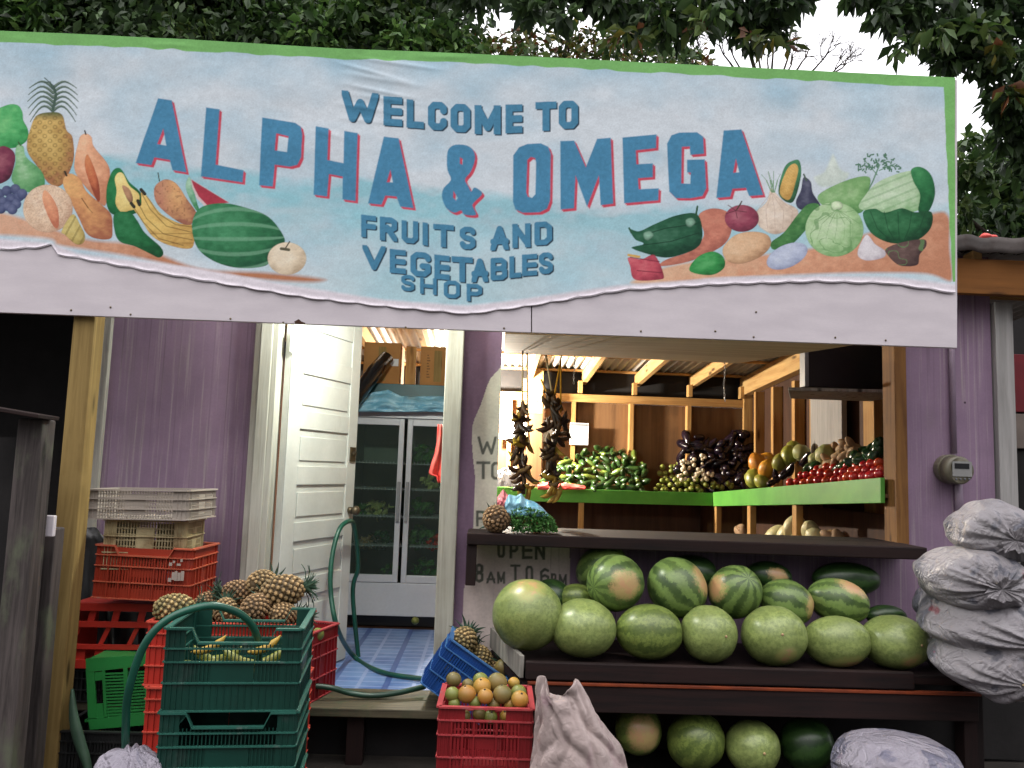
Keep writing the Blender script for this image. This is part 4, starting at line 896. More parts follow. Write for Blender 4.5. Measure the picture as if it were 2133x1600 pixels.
# deck in front of the door and step below it
deck = thing('porch_deck', 'weathered greenish plank deck in front of the open doorway', 'deck', (-.8, 4.2, GZ))
dz = P(790, 1478, 4.05).z
for i, (ya, yb) in enumerate(((4.05, 4.22), (4.226, WY+.015))):
    mb = MB(); mb.box(-2.0, XP1+.1, ya, yb, dz-.04, dz); mb.build('plank', M['deck'], deck, bev=.005)
mb = MB(); mb.box(-2.0, XP1+.1, WY+.016, WY+.08, dz-.05, FL-.003); mb.build('threshold', M['deck'], deck, bev=.003)
for x in (-1.9, -.62, .1):
    mb = MB(); mb.box(x, x+.08, 4.1, 4.18, GZ, dz-.041); mb.build('leg', M['dark_wood_z'], deck)
step = thing('plank_step', 'low mossy plank step on the ground below the deck', 'step', (-.6, 3.5, GZ))
for i in range(4):
    mb = MB(); y = 3.86-.2*i; mb.box(-1.1, .55, y-.196, y, GZ+.002, .31+.004*(i % 2)); mb.build('plank', M['deck'], step, bev=.006)
mb = MB(); mb.box(-2.0, XP1+.1, 4.24, 4.26, GZ, dz-.045); mb.build('shade_strip', M['black_wood'], deck)  # black board added to darken the space under the deck
# the dark under deck and bench comes from the added boards
# ================================================================= lamps (both lit in the photograph, hidden behind sign and pier)
def lamp(name, label, loc, mt, col, watts, r=.045):
    t = thing(name, label, 'lamp', loc)
    mb = MB(); mb.ball((0, 0, 0), r*.9, r*.9, r*1.2, 14, 10); b = mb.build('bulb', M[mt], t, True, world=False)
    mb = MB(); mb.tube([(0, 0, r*1.1), (0, 0, r*1.1+.06)], .02, 10); mb.tube([(0, 0, r*1.1+.05), (0, 0, r*1.1+.12)], .035, 12); mb.build('socket', M['black'], t, world=False)
    ld = bpy.data.lights.new(name+'_light', 'POINT'); ld.energy = watts; ld.color = col; ld.shadow_soft_size = r
    lo = bpy.data.objects.new('lamp_light', ld); COL.objects.link(lo); lo.parent = t; lo.location = (0, 0, -r*1.5)
    return t
lamp('ceiling_lamp', 'bare warm bulb lighting the stall interior from behind the pier', (.03, 7.95, 2.42), 'bulb_warm', (1, .92, .78), 480)
lamp('porch_lamp', 'bare white bulb under the porch roof behind the signboard', (-.62, 4.20, 2.64), 'tube_lit', (.94, 1, .91), 62)

# ================================================================= melon bench
bench = thing('melon_bench', 'long dark red wooden bench holding the watermelons under the counter', 'bench', (1.1, 4.05, GZ))
bz = .835
fl, fr = P(1100, 1366, 3.76), P(2035, 1404, 3.76); bl_, br_ = P(1036, 1322, 4.36), P(1960, 1366, 4.36)
mb = MB(); mb.hexa([(fl.x, 3.76, bz-.04), (fr.x, 3.76, bz-.04), (br_.x+.25, 4.38, bz-.04), (bl_.x, 4.38, bz-.04), (fl.x, 3.76, bz), (fr.x, 3.76, bz), (br_.x+.25, 4.38, bz), (bl_.x, 4.38, bz)]); mb.build('bench_top', M['dark_wood'], bench, bev=.004)
xr_ = P(1902, 1395, 3.74).x
mb = MB(); mb.hexa([(fl.x-.01, 3.725, bz-.055), (xr_, 3.725, bz-.055), (xr_, 3.757, bz-.055), (fl.x-.01, 3.757, bz-.055), (fl.x-.01, 3.725, bz+.024), (xr_, 3.725, bz+.02), (xr_, 3.757, bz+.02), (fl.x-.01, 3.757, bz+.024)]); mb.build('front_lip', M['dark_wood'], bench, bev=.006)
mb = MB(); mb.box(fl.x+.005, fr.x-.01, 3.735, 3.7565, bz-.19, bz-.078); mb.build('apron', M['dark_wood'], bench, bev=.003)
mb = MB(); mb.box(fl.x, fr.x, 3.727, 3.75, bz-.0765, bz-.062); mb.build('edge_strip', M['orange_edge'], bench, bev=.003)
d_ = Vector((fl.x-bl_.x, 3.76-4.36, 0)).normalized()
mb = MB(); mb.beam((bl_.x-.03, 4.33, bz+.005), (fl.x-.025, 3.77, bz-.01), .02, .1); mb.build('end_board', M['trim_grey'], bench, bev=.004)
mb = MB(); mb.beam((bl_.x-.02, 4.3, bz-.07), (fl.x-.005, 3.775, bz-.1), .03, .04); mb.build('end_rail', M['dark_wood'], bench, bev=.004)
for x, y in ((fl.x+.06, 3.80), (P(2018, 1500, 3.8).x, 3.80), (bl_.x+.1, 4.32), (br_.x+.1, 4.32)):
    mb = MB(); mb.box(x-.045, x+.045, y-.04, y+.04, GZ, bz-.041); mb.build('leg', M['dark_wood_z'], bench, bev=.004)
mb = MB(); mb.box(fl.x-.1, fr.x, 4.345, 4.375, GZ+.03, bz-.05); mb.build('shade_panel', M['dark_wood'], bench)  # added dark panel standing in for the shadowed wall under the bench

def melon(px, py, rx, ry, Y, axis, mt, label, spot=None, ss=.35, scar=None, group='watermelons piled on the bench'):
    c = P(px, py, Y); k = Y/FPX; rx *= k; ry *= k; z = Vector(axis).normalized()
    if abs(z.z) > .9: x = Vector((1, 0, 0))
    else: x = z.cross(Vector((0, 0, 1))).normalized()
    y = z.cross(x).normalized()
    if abs(z.x) > .6: A, B, C = rx*1.02, ry*.97, ry*.97
    else: A, B, C = max(rx, ry)*1.08, rx, ry
    t = thing('watermelon', label, 'watermelon', c, group=group)
    t.rotation_euler = Matrix((x, y, z)).transposed().to_euler()
    R3 = Matrix((x, y, z)).transposed()
    sd_ = (R3.inverted() @ Vector(spot).normalized()) if spot is not None else None
    sdn = random.random()*6; mb = MB()
    from mathutils import noise as mn
    nu, nv = 36, 24; vs = []
    mb.ball((0, 0, 0), B, C, A, nu, nv)
    out = []; at = []
    for v in mb.v:
        v = Vector(v); n = Vector((v.x/B, v.y/C, v.z/A)); an = math.atan2(n.y, n.x)
        e = max(0, abs(n.z)-.9)/.1
        v *= 1+.018*mn.noise(n*1.6+Vector((sdn, 0, 0)))+.006*math.sin(an*9)*(1-n.z**2)-.03*e*e*(n.z > 0)
        out.append(tuple(v))
        at.append(max(0, min(1, (n.dot(sd_)-(1-ss))/ss*1.1+.25*mn.noise(n*3+Vector((0, sdn, 0)))))*1.0 if sd_ is not None else 0)
    mb.v = out; mb.a = at; mb.build('rind', M[mt], t, True, world=False)
    if scar:
        mb = MB(); zt = A*.972*(1 if scar > 0 else -1); mb.ball((0, 0, zt), .007, .007, .004, 8, 5); mb.build('stem_scar', M['ginger'], t, True, world=False)
    return t
Wm = [
 (1098, 1280, 69, 71, 3.93, (.55, -.8, .3), 'melon_plain', 'largest pale melon, yellowish on top, at the left end of the bench', (-.1, -.5, .9), .24, 0),
 (1214, 1308, 68, 58, 3.90, (.1, -1, .05), 'melon_plain', 'plain pale green melon beside the largest one in the front row', None, 0, 0),
 (1352, 1316, 67, 57, 3.90, (1, -.2, .05), 'melon_mid', 'faintly striped melon lying sideways, third in the front row', None, 0, 0),
 (1476, 1320, 56, 57, 3.90, (.35, -1, .1), 'melon_plain', 'plain melon with its stem scar facing forward, in the front row', None, 0, 1),
 (1612, 1324, 66, 60, 3.90, (-.1, -1, .22), 'melon_plain', 'plain melon with a dimple at its middle, in the front row', (.1, -.8, -.5), .12, 1),
 (1743, 1336, 66, 53, 3.91, (1, -.35, .1), 'melon_plain', 'plain darker melon with brownish underside, second from the right in front', (.1, -.6, -.9), .25, 0),
 (1863, 1337, 66, 54, 3.91, (.35, -1, .1), 'melon_plain', 'scarred melon at the right end of the front row', (.1, -.8, -.5), .10, 1),
 (1254, 1184, 58, 47, 4.27, (.7, -.6, .5), 'melon_stripe', 'striped melon topping the pile at left, partly hidden by a pink-spotted one', None, 0, 0),
 (1282, 1214, 59, 59, 4.03, (-.8, -.5, -.1), 'melon_stripe', 'striped melon with large pink ground spot, high on the left', (.25, -.95, .05), .26, 0),
 (1200, 1246, 37, 30, 4.16, (1, -.3, .1), 'melon_mid', 'small green melon wedged behind the front row at left', None, 0, 0),
 (1148, 1244, 42, 38, 4.22, (.6, -.7, .1), 'melon_dark', 'dark green melon hidden behind the largest pale one', None, 0, 0),
 (1410, 1224, 62, 61, 4.06, (.62, -.5, -.62), 'melon_stripe', 'tilted dark striped melon with a long pale spot on its upper right', (.8, -.5, .4), .22, 0),
 (1434, 1196, 58, 40, 4.27, (1, -.1, .1), 'melon_dark', 'shadowed dark melon against the wall behind the tilted striped one', None, 0, 0),
 (1531, 1233, 54, 53, 4.05, (.25, -.75, .6), 'melon_stripe', 'striped melon with one yellow side, middle of the second row', (-.95, -.4, .2), .22, 0),
 (1602, 1200, 45, 31, 4.26, (1, -.3, -.1), 'melon_dark', 'melon with a pale top poking up at the back, middle of the wall', (.1, -.7, .2), .2, 0),
 (1638, 1255, 54, 48, 4.05, (1, -.3, -.3), 'melon_stripe', 'striped melon with a pink spot on its right end, second row', (.9, -.5, .0), .28, 0),
 (1746, 1252, 61, 47, 4.06, (1, -.35, -.2), 'melon_stripe', 'striped melon with an orange patch on top, rightmost of the second row', (.35, -.5, .75), .26, 0),
 (1763, 1207, 70, 36, 4.27, (1, 0, 0), 'melon_dark', 'long dark melon lying against the wall at right', None, 0, 0),
 (1846, 1284, 42, 24, 4.2, (1, 0, 0), 'melon_dark', 'small dark melon behind the scarred one at the right end', None, 0, 0),
]
for a in Wm: melon(*a[:8], spot=a[8], ss=a[9], scar=a[10])
for a in [(1330, 1520, 46, 50, 3.95, (1, -.4, .2), 'melon_mid', 'melon with a yellow belly in the dark under the bench', (.1, -1, .1), .5, 0),
          (1449, 1543, 57, 56, 3.9, (.3, -.8, .6), 'melon_mid', 'plain green melon under the bench beside the yellow-bellied one', None, 0, 0),
          (1567, 1556, 54, 52, 3.86, (.1, -1, .1), 'melon_plain', 'palest melon under the bench, with stem scar facing forward', None, 0, 1),
          (1680, 1550, 54, 54, 3.92, (1, -.5, .4), 'melon_dark', 'dark striped melon under the bench next to the grey sack', None, 0, 0)]:
    melon(*a[:8], spot=a[8], ss=a[9], scar=a[10], group='watermelons under the bench')

# ================================================================= crates
def crate(name, label, w, d, h, mt, loc, rot=(0, 0, 0), dip=True, style='vent', group=None, slot=False):
    t = thing(name, label, 'crate', loc, rot, group)
    m = M[mt]; th = .012
    def wall(L, place, dip_, nm):
        mb = MB(); rb = MB()
        def bx(a0, a1, z0, z1, o0=-.006, o1=0.0, tgt=None):
            (tgt or mb).hexa([place(a0, z0, o0), place(a1, z0, o0), place(a1, z0, o1), place(a0, z0, o1), place(a0, z1, o0), place(a1, z1, o0), place(a1, z1, o1), place(a0, z1, o1)])
        H2 = h*.83 if dip_ else h; e1, e0 = L*.31, L*.26
        # corner stiles
        for sg in (-1, 1):
            a, b = sorted((sg*(L/2-.004), sg*L*.36)); bx(a, b, .004, h-.004, -.008, -.002)
            for q in (.40, .44, .48): bx(sg*L*q-.0013, sg*L*q+.0013, .01, h-.01, -.003, .003)
        # ribs
        ribs = {'vent': [0, .33, .58, .74], 'plain': [0, .3, .6, .8]}.get(style, [0, .33, .66])
        for q in ribs: bx(-L/2, L/2, q*h, q*h+.005, -.0085, .007, rb)
        # rim follows the dip
        bx(-L/2, -e1, h-.007, h, -.010, .011, rb); bx(e1, L/2, h-.007, h, -.010, .011, rb)
        if dip_:
            for sg in (-1, 1):
                p = [(sg*e1, h), (sg*e0, H2), (sg*e0, H2-.008), (sg*e1, h-.008)]
                rb.add([place(a, z, o) for o in (-.010, .011) for a, z in p], [(0, 1, 2, 3), (7, 6, 5, 4), (0, 4, 5, 1), (1, 5, 6, 2), (2, 6, 7, 3), (3, 7, 4, 0)])
            bx(-e0, e0, H2-.007, H2, -.010, .011, rb)
        else: bx(-e1, e1, h-.007, h, -.010, .011, rb)
        # slats: open mesh in the top band, closed ribbed panels below
        n = int(L*.72/.013)
        for i in range(n+1):
            a = -L*.36+L*.72*i/n
            if style == 'vent': lo = .58*h
            elif style == 'plain': lo = .0 
            else: lo = 0
            if slot and abs(a) < .075: 
                bx(a-.0022, a+.0022, lo, .80*h, -.005, -.001); continue
            sw = .0019 if style == 'vent' else (.0044 if style == 'plain' else .0022); bx(a-sw, a+sw, lo, H2-.008, -.005, -.001)
        if style == 'vent':
            bx(-L*.365, L*.365, .004, .33*h, -.007, -.003); bx(-L*.16, L*.16, .335*h, .58*h, -.0065, -.003); bx(-L*.365, -L*.162, .335*h, .58*h, -.0085, -.0075); bx(L*.162, L*.365, .335*h, .58*h, -.0085, -.0075)
            for i in range(n+1):
                a = -L*.36+L*.72*i/n
                if abs(a) > L*.165: bx(a-.0024, a+.0024, .336*h, .579*h, -.0072, -.003)
            for i in range(15): a = -L*.36+L*.72*i/14; bx(a-.0011, a+.0011, .01, .33*h, -.0028, .0)
        elif style == 'plain':
            bx(-L*.16, L*.16, .42*h, .62*h, -.007, -.003); bx(-L*.365, L*.365, .004, .2*h, -.007, -.003)
            if slot: bx(-L*.36, -.077, .8*h, h-.01, -.007, -.003); bx(.077, L*.36, .8*h, h-.01, -.007, -.003)
            else: bx(-L*.36, L*.36, .82*h, h-.01, -.007, -.003)
            for q in (-.36, -.24, -.12, .12, .24, .36): bx(q*L-.003, q*L+.003, .004, h*.8, -.004, .006)
        elif style == 'fine':
            for i in range(7): bx(-L*.37, L*.37, h*(.1+.12*i), h*(.1+.12*i)+.004, -.005, -.001)
            bx(-L*.1, L*.1, .15*h, .85*h, -.0045, -.0015)
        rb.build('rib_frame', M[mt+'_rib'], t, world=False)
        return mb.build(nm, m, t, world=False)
    wall(w, lambda a, z, o: (a, -d/2-o, z), dip, 'side_wall'); wall(w, lambda a, z, o: (-a, d/2+o, z), dip, 'side_wall')
    wall(d, lambda a, z, o: (w/2+o, a, z), False, 'end_wall'); wall(d, lambda a, z, o: (-w/2-o, -a, z), False, 'end_wall')
    mb = MB(); mb.box(-w/2+.008, w/2-.008, -d/2+.008, d/2-.008, .001, .006)
    for i in range(6):
        x = -w/2+w*(i+.5)/6; mb.box(x-.004, x+.004, -d/2+.01, d/2-.01, .0065, .012)
    mb.build('base', m, t, world=False)
    return t
DG = math.radians
# green stack in front
gc = P(481, 1314, 2.95); gx, gy = gc.x-.012, 3.17; gh = .283; grz = DG(6)
for i, lb in enumerate(('dark green crate at the bottom of the front stack, mostly out of view', 'dark green crate with dipped rim in the middle of the front stack', 'topmost dark green crate of the front stack, holding plantains')):
    crate('vegetable_crate', lb, .455, .42, gh, 'crate_green', (gx, gy, GZ+gh*i), (0, 0, grz), True, 'vent', 'dark green crates stacked in front')
gz = GZ+gh*3
# red fruit crates in front of the step
rc = P(1014, 1465, 3.2)
for i, lb in enumerate(('lower red crate carrying the crate of mottled oranges', 'red crate heaped with mottled oranges beside the cloth sack')):
    crate('fruit_crate', lb, .352, .33, .268, 'crate_red', (rc.x, 3.2+.165, GZ+.268*i), (0, 0, DG(-1)), False, 'plain', 'red fruit crates in front of the deck', slot=True)
rz = GZ+.512
# wide red crates of pineapples behind the green stack
pc = P(472, 1283, 3.45)
for i, lb in enumerate(('lowest red crate of the pineapple stack behind the green crates', 'middle red crate of the pineapple stack behind the green crates', 'top red crate full of pineapples behind the green crates')):
    crate('pineapple_crate', lb, .60, .36, .256, 'crate_vermilion', (pc.x-.02+.01*(i == 1), 3.47+.18, GZ+.256*i), (0, 0, DG(3*(i == 1))), False, 'plain', 'red crates stacked under the pineapples')
pz = GZ+.768
# red crate in the doorway
c = PZ(672, 1462, dz); crate('fruit_crate', 'tall red crate with a lime standing on the deck at the doorway', .30, .31, .335, 'crate_red', (c.x-.17, 4.27, dz+.002), (0, 0, DG(-16)), False, 'plain')
# blue crate tipped over against the jamb
c = P(905, 1452, 4.12); th_ = DG(33)
crate('tipped_crate', 'blue crate tipped sideways against the door jamb, spilling pineapples', .33, .30, .25, 'crate_blue', (c.x+.165*math.cos(th_)-.06, 4.16, dz+.045), (0, th_, 0), False, 'plain')
# piled crates by the left wall
yb = 4.07
c = P(295, 1250, 3.92); zb = c.z
crate('stacked_crate', 'faded orange crate with worn print, high in the pile by the purple wall', .445, .33, .245, 'crate_orange', (c.x, yb+.01, zb), (0, DG(1), DG(-2)), True, 'plain')
c2 = P(307, 1137, 3.98); crate('stacked_crate', 'dirty cream crate squeezed between the white and the orange crate', .37, .28, .12+.11, 'crate_cream', (c2.x, yb, zb+.135), (0, 0, DG(2)), False, 'fine')
c3 = P(285, 1098, 3.9); crate('stacked_crate', 'white mesh crate on top of the pile by the purple wall', .50, .32, .14, 'crate_white', (c3.x, yb-.02, zb+.368), (0, DG(-1.2), DG(-4)), False, 'fine')
# orange crate lying on its side, its latticed bottom facing out
t = thing('open_lattice_crate', 'bright orange crate lying on its side with its slanted lattice facing out', 'crate', P(245, 1390, 4.0))
q = lambda x, y, Y=4.0: P(x, y, Y)
mb = MB(); Yf = 4.0
for y0, y1 in ((1256, 1272), (1294, 1306), (1342, 1352), (1374, 1392)):
    a, b = q(150, y0), q(342, y0+3); a2, b2 = q(150, y1), q(342, y1+3)
    mb.hexa([(a2.x, Yf, a2.z), (b2.x, Yf, b2.z), (b2.x, Yf+.012, b2.z), (a2.x, Yf+.012, a2.z), (a.x, Yf, a.z), (b.x, Yf, b.z), (b.x, Yf+.012, b.z), (a.x, Yf+.012, a.z)])
def sl(x0, y0, x1, y1, w):
    pts = [q(x0, y0), q(x0+w, y0), q(x1+w, y1), q(x1, y1)]; mb.poly([Vector((p.x, Yf+.0125, p.z)) for p in pts], (0, .008, 0))
for x in (152, 186, 236, 290): sl(x, 1266, x-8, 1300, 14)
for x in (160, 222, 282, 336): sl(x, 1302, x-22, 1346, 10)
for x in (158, 196, 250, 312): sl(x, 1350, x-4, 1378, 18)
mb.build('lattice_base', M['crate_vermilion'], t)
mb = MB(); a, b = q(150, 1256), q(342, 1392)
for z0, z1 in ((a.z-.012, a.z), (b.z, b.z+.012)): mb.box(a.x, b.x, Yf+.022, Yf+.26, z0, z1)
for x0 in (a.x, b.x-.012): mb.box(x0, x0+.012, Yf+.022, Yf+.26, b.z+.013, a.z-.013)
mb.build('side_wall', M['crate_vermilion'], t)
# dark crates carrying the pile
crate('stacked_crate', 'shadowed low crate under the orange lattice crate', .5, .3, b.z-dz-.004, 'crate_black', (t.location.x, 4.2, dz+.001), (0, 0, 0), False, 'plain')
# light green crate standing on edge
t = thing('slotted_crate', 'bright green crate propped on edge with long slots, below the orange lattice', 'crate', P(245, 1520, 3.82)); Yf = 3.82
z5 = lambda x, y: P(x/2.807, 1050+y/2.807, Yf)
def plate(mb, pts, Y0, th): mb.poly([Vector((p.x, Y0, p.z)) for p in pts], (0, th, 0))
mb = MB()
for pts in ([(500, 905), (895, 880), (895, 940), (503, 985)], [(515, 1255), (885, 1225), (885, 1290), (525, 1320)], [(503, 985), (550, 982), (565, 1255), (515, 1258)], [(720, 960), (745, 958), (752, 1240), (728, 1243)], [(848, 945), (895, 940), (885, 1225), (848, 1230)], [(596, 975), (612, 973), (625, 1250), (608, 1252)]):
    plate(mb, [z5(*p) for p in pts], Yf, .01)
for k in range(14):
    y = 990+k*18.5; plate(mb, [z5(612, y), z5(722, y-5), z5(724, y+5), z5(614, y+10)], Yf+.0025, .006); plate(mb, [z5(750, y-7), z5(850, y-13), z5(850, y-3), z5(752, y+4)], Yf+.0025, .006)
plate(mb, [z5(552, 1170), z5(598, 1168), z5(606, 1250), z5(562, 1253)], Yf+.002, .006); plate(mb, [z5(552, 985), z5(598, 980), z5(598, 1030), z5(554, 1035)], Yf+.002, .006)
mb.build('slotted_wall', M['crate_lime'], t)
mb = MB(); a, b = z5(505, 910), z5(880, 1290)
mb.box(a.x, b.x, Yf+.0125, Yf+.2, a.z-.012, a.z); mb.box(a.x+.01, b.x, Yf+.0125, Yf+.2, b.z, b.z+.01); mb.box(b.x-.012, b.x, Yf+.0125, Yf+.2, b.z+.011, a.z-.013); mb.build('side_wall', M['crate_lime'], t)
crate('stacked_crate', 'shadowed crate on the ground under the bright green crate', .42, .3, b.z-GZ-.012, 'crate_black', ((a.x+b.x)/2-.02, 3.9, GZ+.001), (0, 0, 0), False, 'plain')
# worn white print on the orange crate
oc = [o for o in COL.objects if o.get('label', '').startswith('faded orange crate')][0]
mb = MB()
for x0, y0, w_, h_ in ((352, 1172, 6, 7), (360, 1168, 4, 5), (368, 1174, 8, 5), (376, 1165, 4, 6), (358, 1192, 5, 16), (364, 1190, 4, 20), (370, 1193, 5, 17), (377, 1190, 5, 20), (350, 1204, 6, 8)):
    a, b = P(x0, y0, 3.888), P(x0+w_, y0+h_, 3.888); mb.box(a.x, b.x, 3.889, 3.891, b.z, a.z)
mb.build('worn_print', M['crate_white'], oc)

# ================================================================= pineapples
def pineapple_proto(R=.062, L=.088):
    t = thing('pineapple', '', 'pineapple'); mb = MB(); rg = random.Random(5)
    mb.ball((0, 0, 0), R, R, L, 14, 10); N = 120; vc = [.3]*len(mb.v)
    for i in range(N):
        z = 1-2*(i+.5)/N; z = .97*z; rr = math.sqrt(1-z*z); ph = i*2.399963
        n = Vector((rr*math.cos(ph), rr*math.sin(ph), z)); c = Vector((n.x*R, n.y*R, n.z*L)); nn = Vector((n.x/R, n.y/R, n.z/L)).normalized()
        a = nn.cross(Vector((0, 0, 1))).normalized(); b = nn.cross(a); s = .0125
        ring = [c+(a*math.cos(k*1.0472)*s+b*math.sin(k*1.0472)*s*.85)+nn*.001 for k in range(6)]; r2 = [c+(a*math.cos(k*1.0472)*s*.6+b*math.sin(k*1.0472)*s*.5)+nn*.008 for k in range(6)]
        tip = c+nn*.010-b*.004*1
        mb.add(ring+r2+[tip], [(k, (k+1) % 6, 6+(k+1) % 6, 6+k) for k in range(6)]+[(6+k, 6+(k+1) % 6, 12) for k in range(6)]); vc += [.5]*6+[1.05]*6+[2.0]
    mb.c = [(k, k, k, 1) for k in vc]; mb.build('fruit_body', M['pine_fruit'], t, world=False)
    mb = MB()
    for i in range(34):
        u = i/34; ph = i*2.4; ln = .10*(1-.45*u)*rg.uniform(.8, 1.1); tilt = (1-u)*1.15+.1; w = .011*(1-.4*u)
        d = Vector((math.cos(ph), math.sin(ph), 0)); s = Vector((-math.sin(ph), math.cos(ph), 0)); pts = []
        for k in range(5):
            f = k/4; an = tilt*(.55+.6*f); p = Vector((0, 0, L*.94+.012*u))+d*(ln*f*math.sin(an)+.008)+Vector((0, 0, 1))*ln*f*math.cos(an)
            wk = w*(1-f**1.6)+.0006; pts += [p-s*wk, p-Vector((0, 0, .003)), p+s*wk]
        mb.add(pts, [(3*k+j, 3*k+j+1, 3*k+j+4, 3*k+j+3) for k in range(4) for j in (0, 1)])
    mb.build('leaf_crown', M['pine_leaf'], t, world=False)
    return t
PINE = pineapple_proto(); pine_used = [False]
def put_copy(proto, used, loc, axis, roll, scale, label, group=None, **kw):
    o = copy_tree(proto) if used[0] else proto; used[0] = True
    o.location = loc; o.rotation_euler = (Vector(axis).to_track_quat('Z', 'Y').to_matrix() @ Matrix.Rotation(roll, 3, 'Z')).to_euler()
    o.scale = (scale,)*3; o['label'] = label
    if group: o['group'] = group
    return o
G1 = 'pineapples heaped in the red crates'
for px, py, Y, r, ax, lb in [
 (363, 1268, 3.55, 34, (.9, .4, .0), 'pineapple lying on its side at the left rim of the red crate'),
 (429, 1256, 3.68, 24, (.4, .8, .3), 'yellowish pineapple at the back of the crate, left of the heap'),
 (497, 1234, 3.70, 28, (-.7, -.1, .05), 'pineapple with its grey-green crown pointing left, upper heap'),
 (546, 1216, 3.72, 32, (.25, .95, -.05), 'pineapple at the very top of the heap'),
 (588, 1232, 3.58, 38, (.85, .35, .15), 'large reddish pineapple with crown pointing right toward the door'),
 (533, 1266, 3.50, 32, (.2, .95, .1), 'round-ended pale pineapple at the front middle of the heap'),
 (470, 1272, 3.55, 27, (-.3, .9, .3), 'pineapple half hidden behind the arching hose'),
 (590, 1280, 3.52, 27, (.5, .8, -.1), 'brown pineapple low at the right rim of the crate'),
 (420, 1290, 3.6, 28, (.3, .9, .1), 'pineapple low in the crate behind the hose'),
 (505, 1292, 3.62, 28, (-.3, .9, .1), 'pineapple deep in the middle of the crate'),
 (625, 1286, 3.6, 22, (.3, .9, -.1), 'small pineapple tucked into the right corner of the crate')]:
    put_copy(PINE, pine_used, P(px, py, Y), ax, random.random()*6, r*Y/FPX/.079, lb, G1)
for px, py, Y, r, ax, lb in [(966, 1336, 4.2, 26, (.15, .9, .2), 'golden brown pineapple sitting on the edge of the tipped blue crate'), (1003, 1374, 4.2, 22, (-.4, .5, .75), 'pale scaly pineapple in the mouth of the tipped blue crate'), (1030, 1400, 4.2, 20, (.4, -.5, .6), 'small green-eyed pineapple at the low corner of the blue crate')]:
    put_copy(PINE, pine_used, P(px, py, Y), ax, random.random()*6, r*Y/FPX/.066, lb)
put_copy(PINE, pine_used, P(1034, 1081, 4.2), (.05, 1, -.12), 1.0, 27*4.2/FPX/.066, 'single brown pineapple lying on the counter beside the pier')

# ================================================================= mottled oranges
def fruit(name, label, cat, px, py, r, Y, mt, group=None, sq=(1, 1, .94)):
    c = P(px, py, Y); t = thing(name, label, cat, c, (random.uniform(-.6, .6), random.uniform(-.6, .6), random.random()*6), group); k = r*Y/FPX
    mb = MB(); mb.ball((0, 0, 0), k*sq[0], k*sq[1], k*sq[2], 18, 12); mb.build('peel', M[mt], t, True, world=False)
    mb = MB(); mb.ball((0, 0, k*sq[2]*.985), .005, .005, .003, 7, 4); mb.build('stem_button', M['bark'], t, True, world=False); return t
zz = lambda x, y: (860+x/4.637, 1280+y/4.637)
G2 = 'mottled oranges heaped in the red crate'
for x, y, r, Y, mt, lb in [(395, 628, 72, 3.36, 'citrus_olive', 'brownish orange at the back left corner of the red crate'), (530, 680, 58, 3.38, 'citrus_olive', 'small olive orange at the back of the heap'), (655, 636, 74, 3.42, 'citrus_green', 'green orange at the back of the heap, left of centre'), (668, 698, 86, 3.33, 'citrus', 'yellow-orange fruit at the top of the heap'), (815, 660, 96, 3.36, 'citrus_olive', 'large olive-green orange at the back of the heap'), (975, 662, 56, 3.38, 'citrus', 'small deep orange fruit at the back right'),
 (382, 772, 72, 3.26, 'citrus_green', 'green orange at the front left corner of the heap'), (522, 770, 86, 3.25, 'citrus', 'yellow orange with a brown bruise, front left of the heap'), (700, 790, 74, 3.24, 'citrus', 'bright orange fruit at the front centre of the heap'), (865, 772, 90, 3.26, 'citrus_olive', 'broad brownish orange right of the front centre'), (1020, 756, 76, 3.3, 'citrus_green', 'yellow-green orange near the right corner'), (1032, 822, 84, 3.24, 'citrus', 'bright orange at the front right corner of the crate'), (402, 862, 58, 3.25, 'citrus_green', 'green orange low behind the front rim'), (600, 850, 60, 3.25, 'citrus_green', 'green orange low between the front fruits'), (780, 868, 62, 3.26, 'citrus_olive', 'olive orange low behind the front rim'), (940, 868, 62, 3.26, 'citrus', 'orange low behind the front rim at right'),
 (640, 960, 62, 3.255, 'citrus_olive', 'olive orange seen through the handle slot'), (750, 992, 66, 3.255, 'citrus_green', 'green orange seen through the handle slot'), (900, 980, 60, 3.26, 'citrus', 'orange seen at the right of the handle slot'), (500, 985, 60, 3.26, 'citrus_olive', 'olive orange deep at the left of the crate')]:
    fruit('mottled_orange', lb, 'orange', *zz(x, y), r/4.637, Y, mt, G2)
fruit('olive_fruit', 'large olive fruit leaning on the tipped blue crate', 'fruit', 1047, 1391, 17, 4.1, 'citrus_olive')
fruit('lime', 'lime in the red crate at the doorway', 'lime', 661, 1322, 14, 4.2, 'citrus_green')
fruit('lime', 'yellow lime on the blue floor in front of the fridge', 'lime', 865, 1293, 8, 6.1, 'citrus_green')

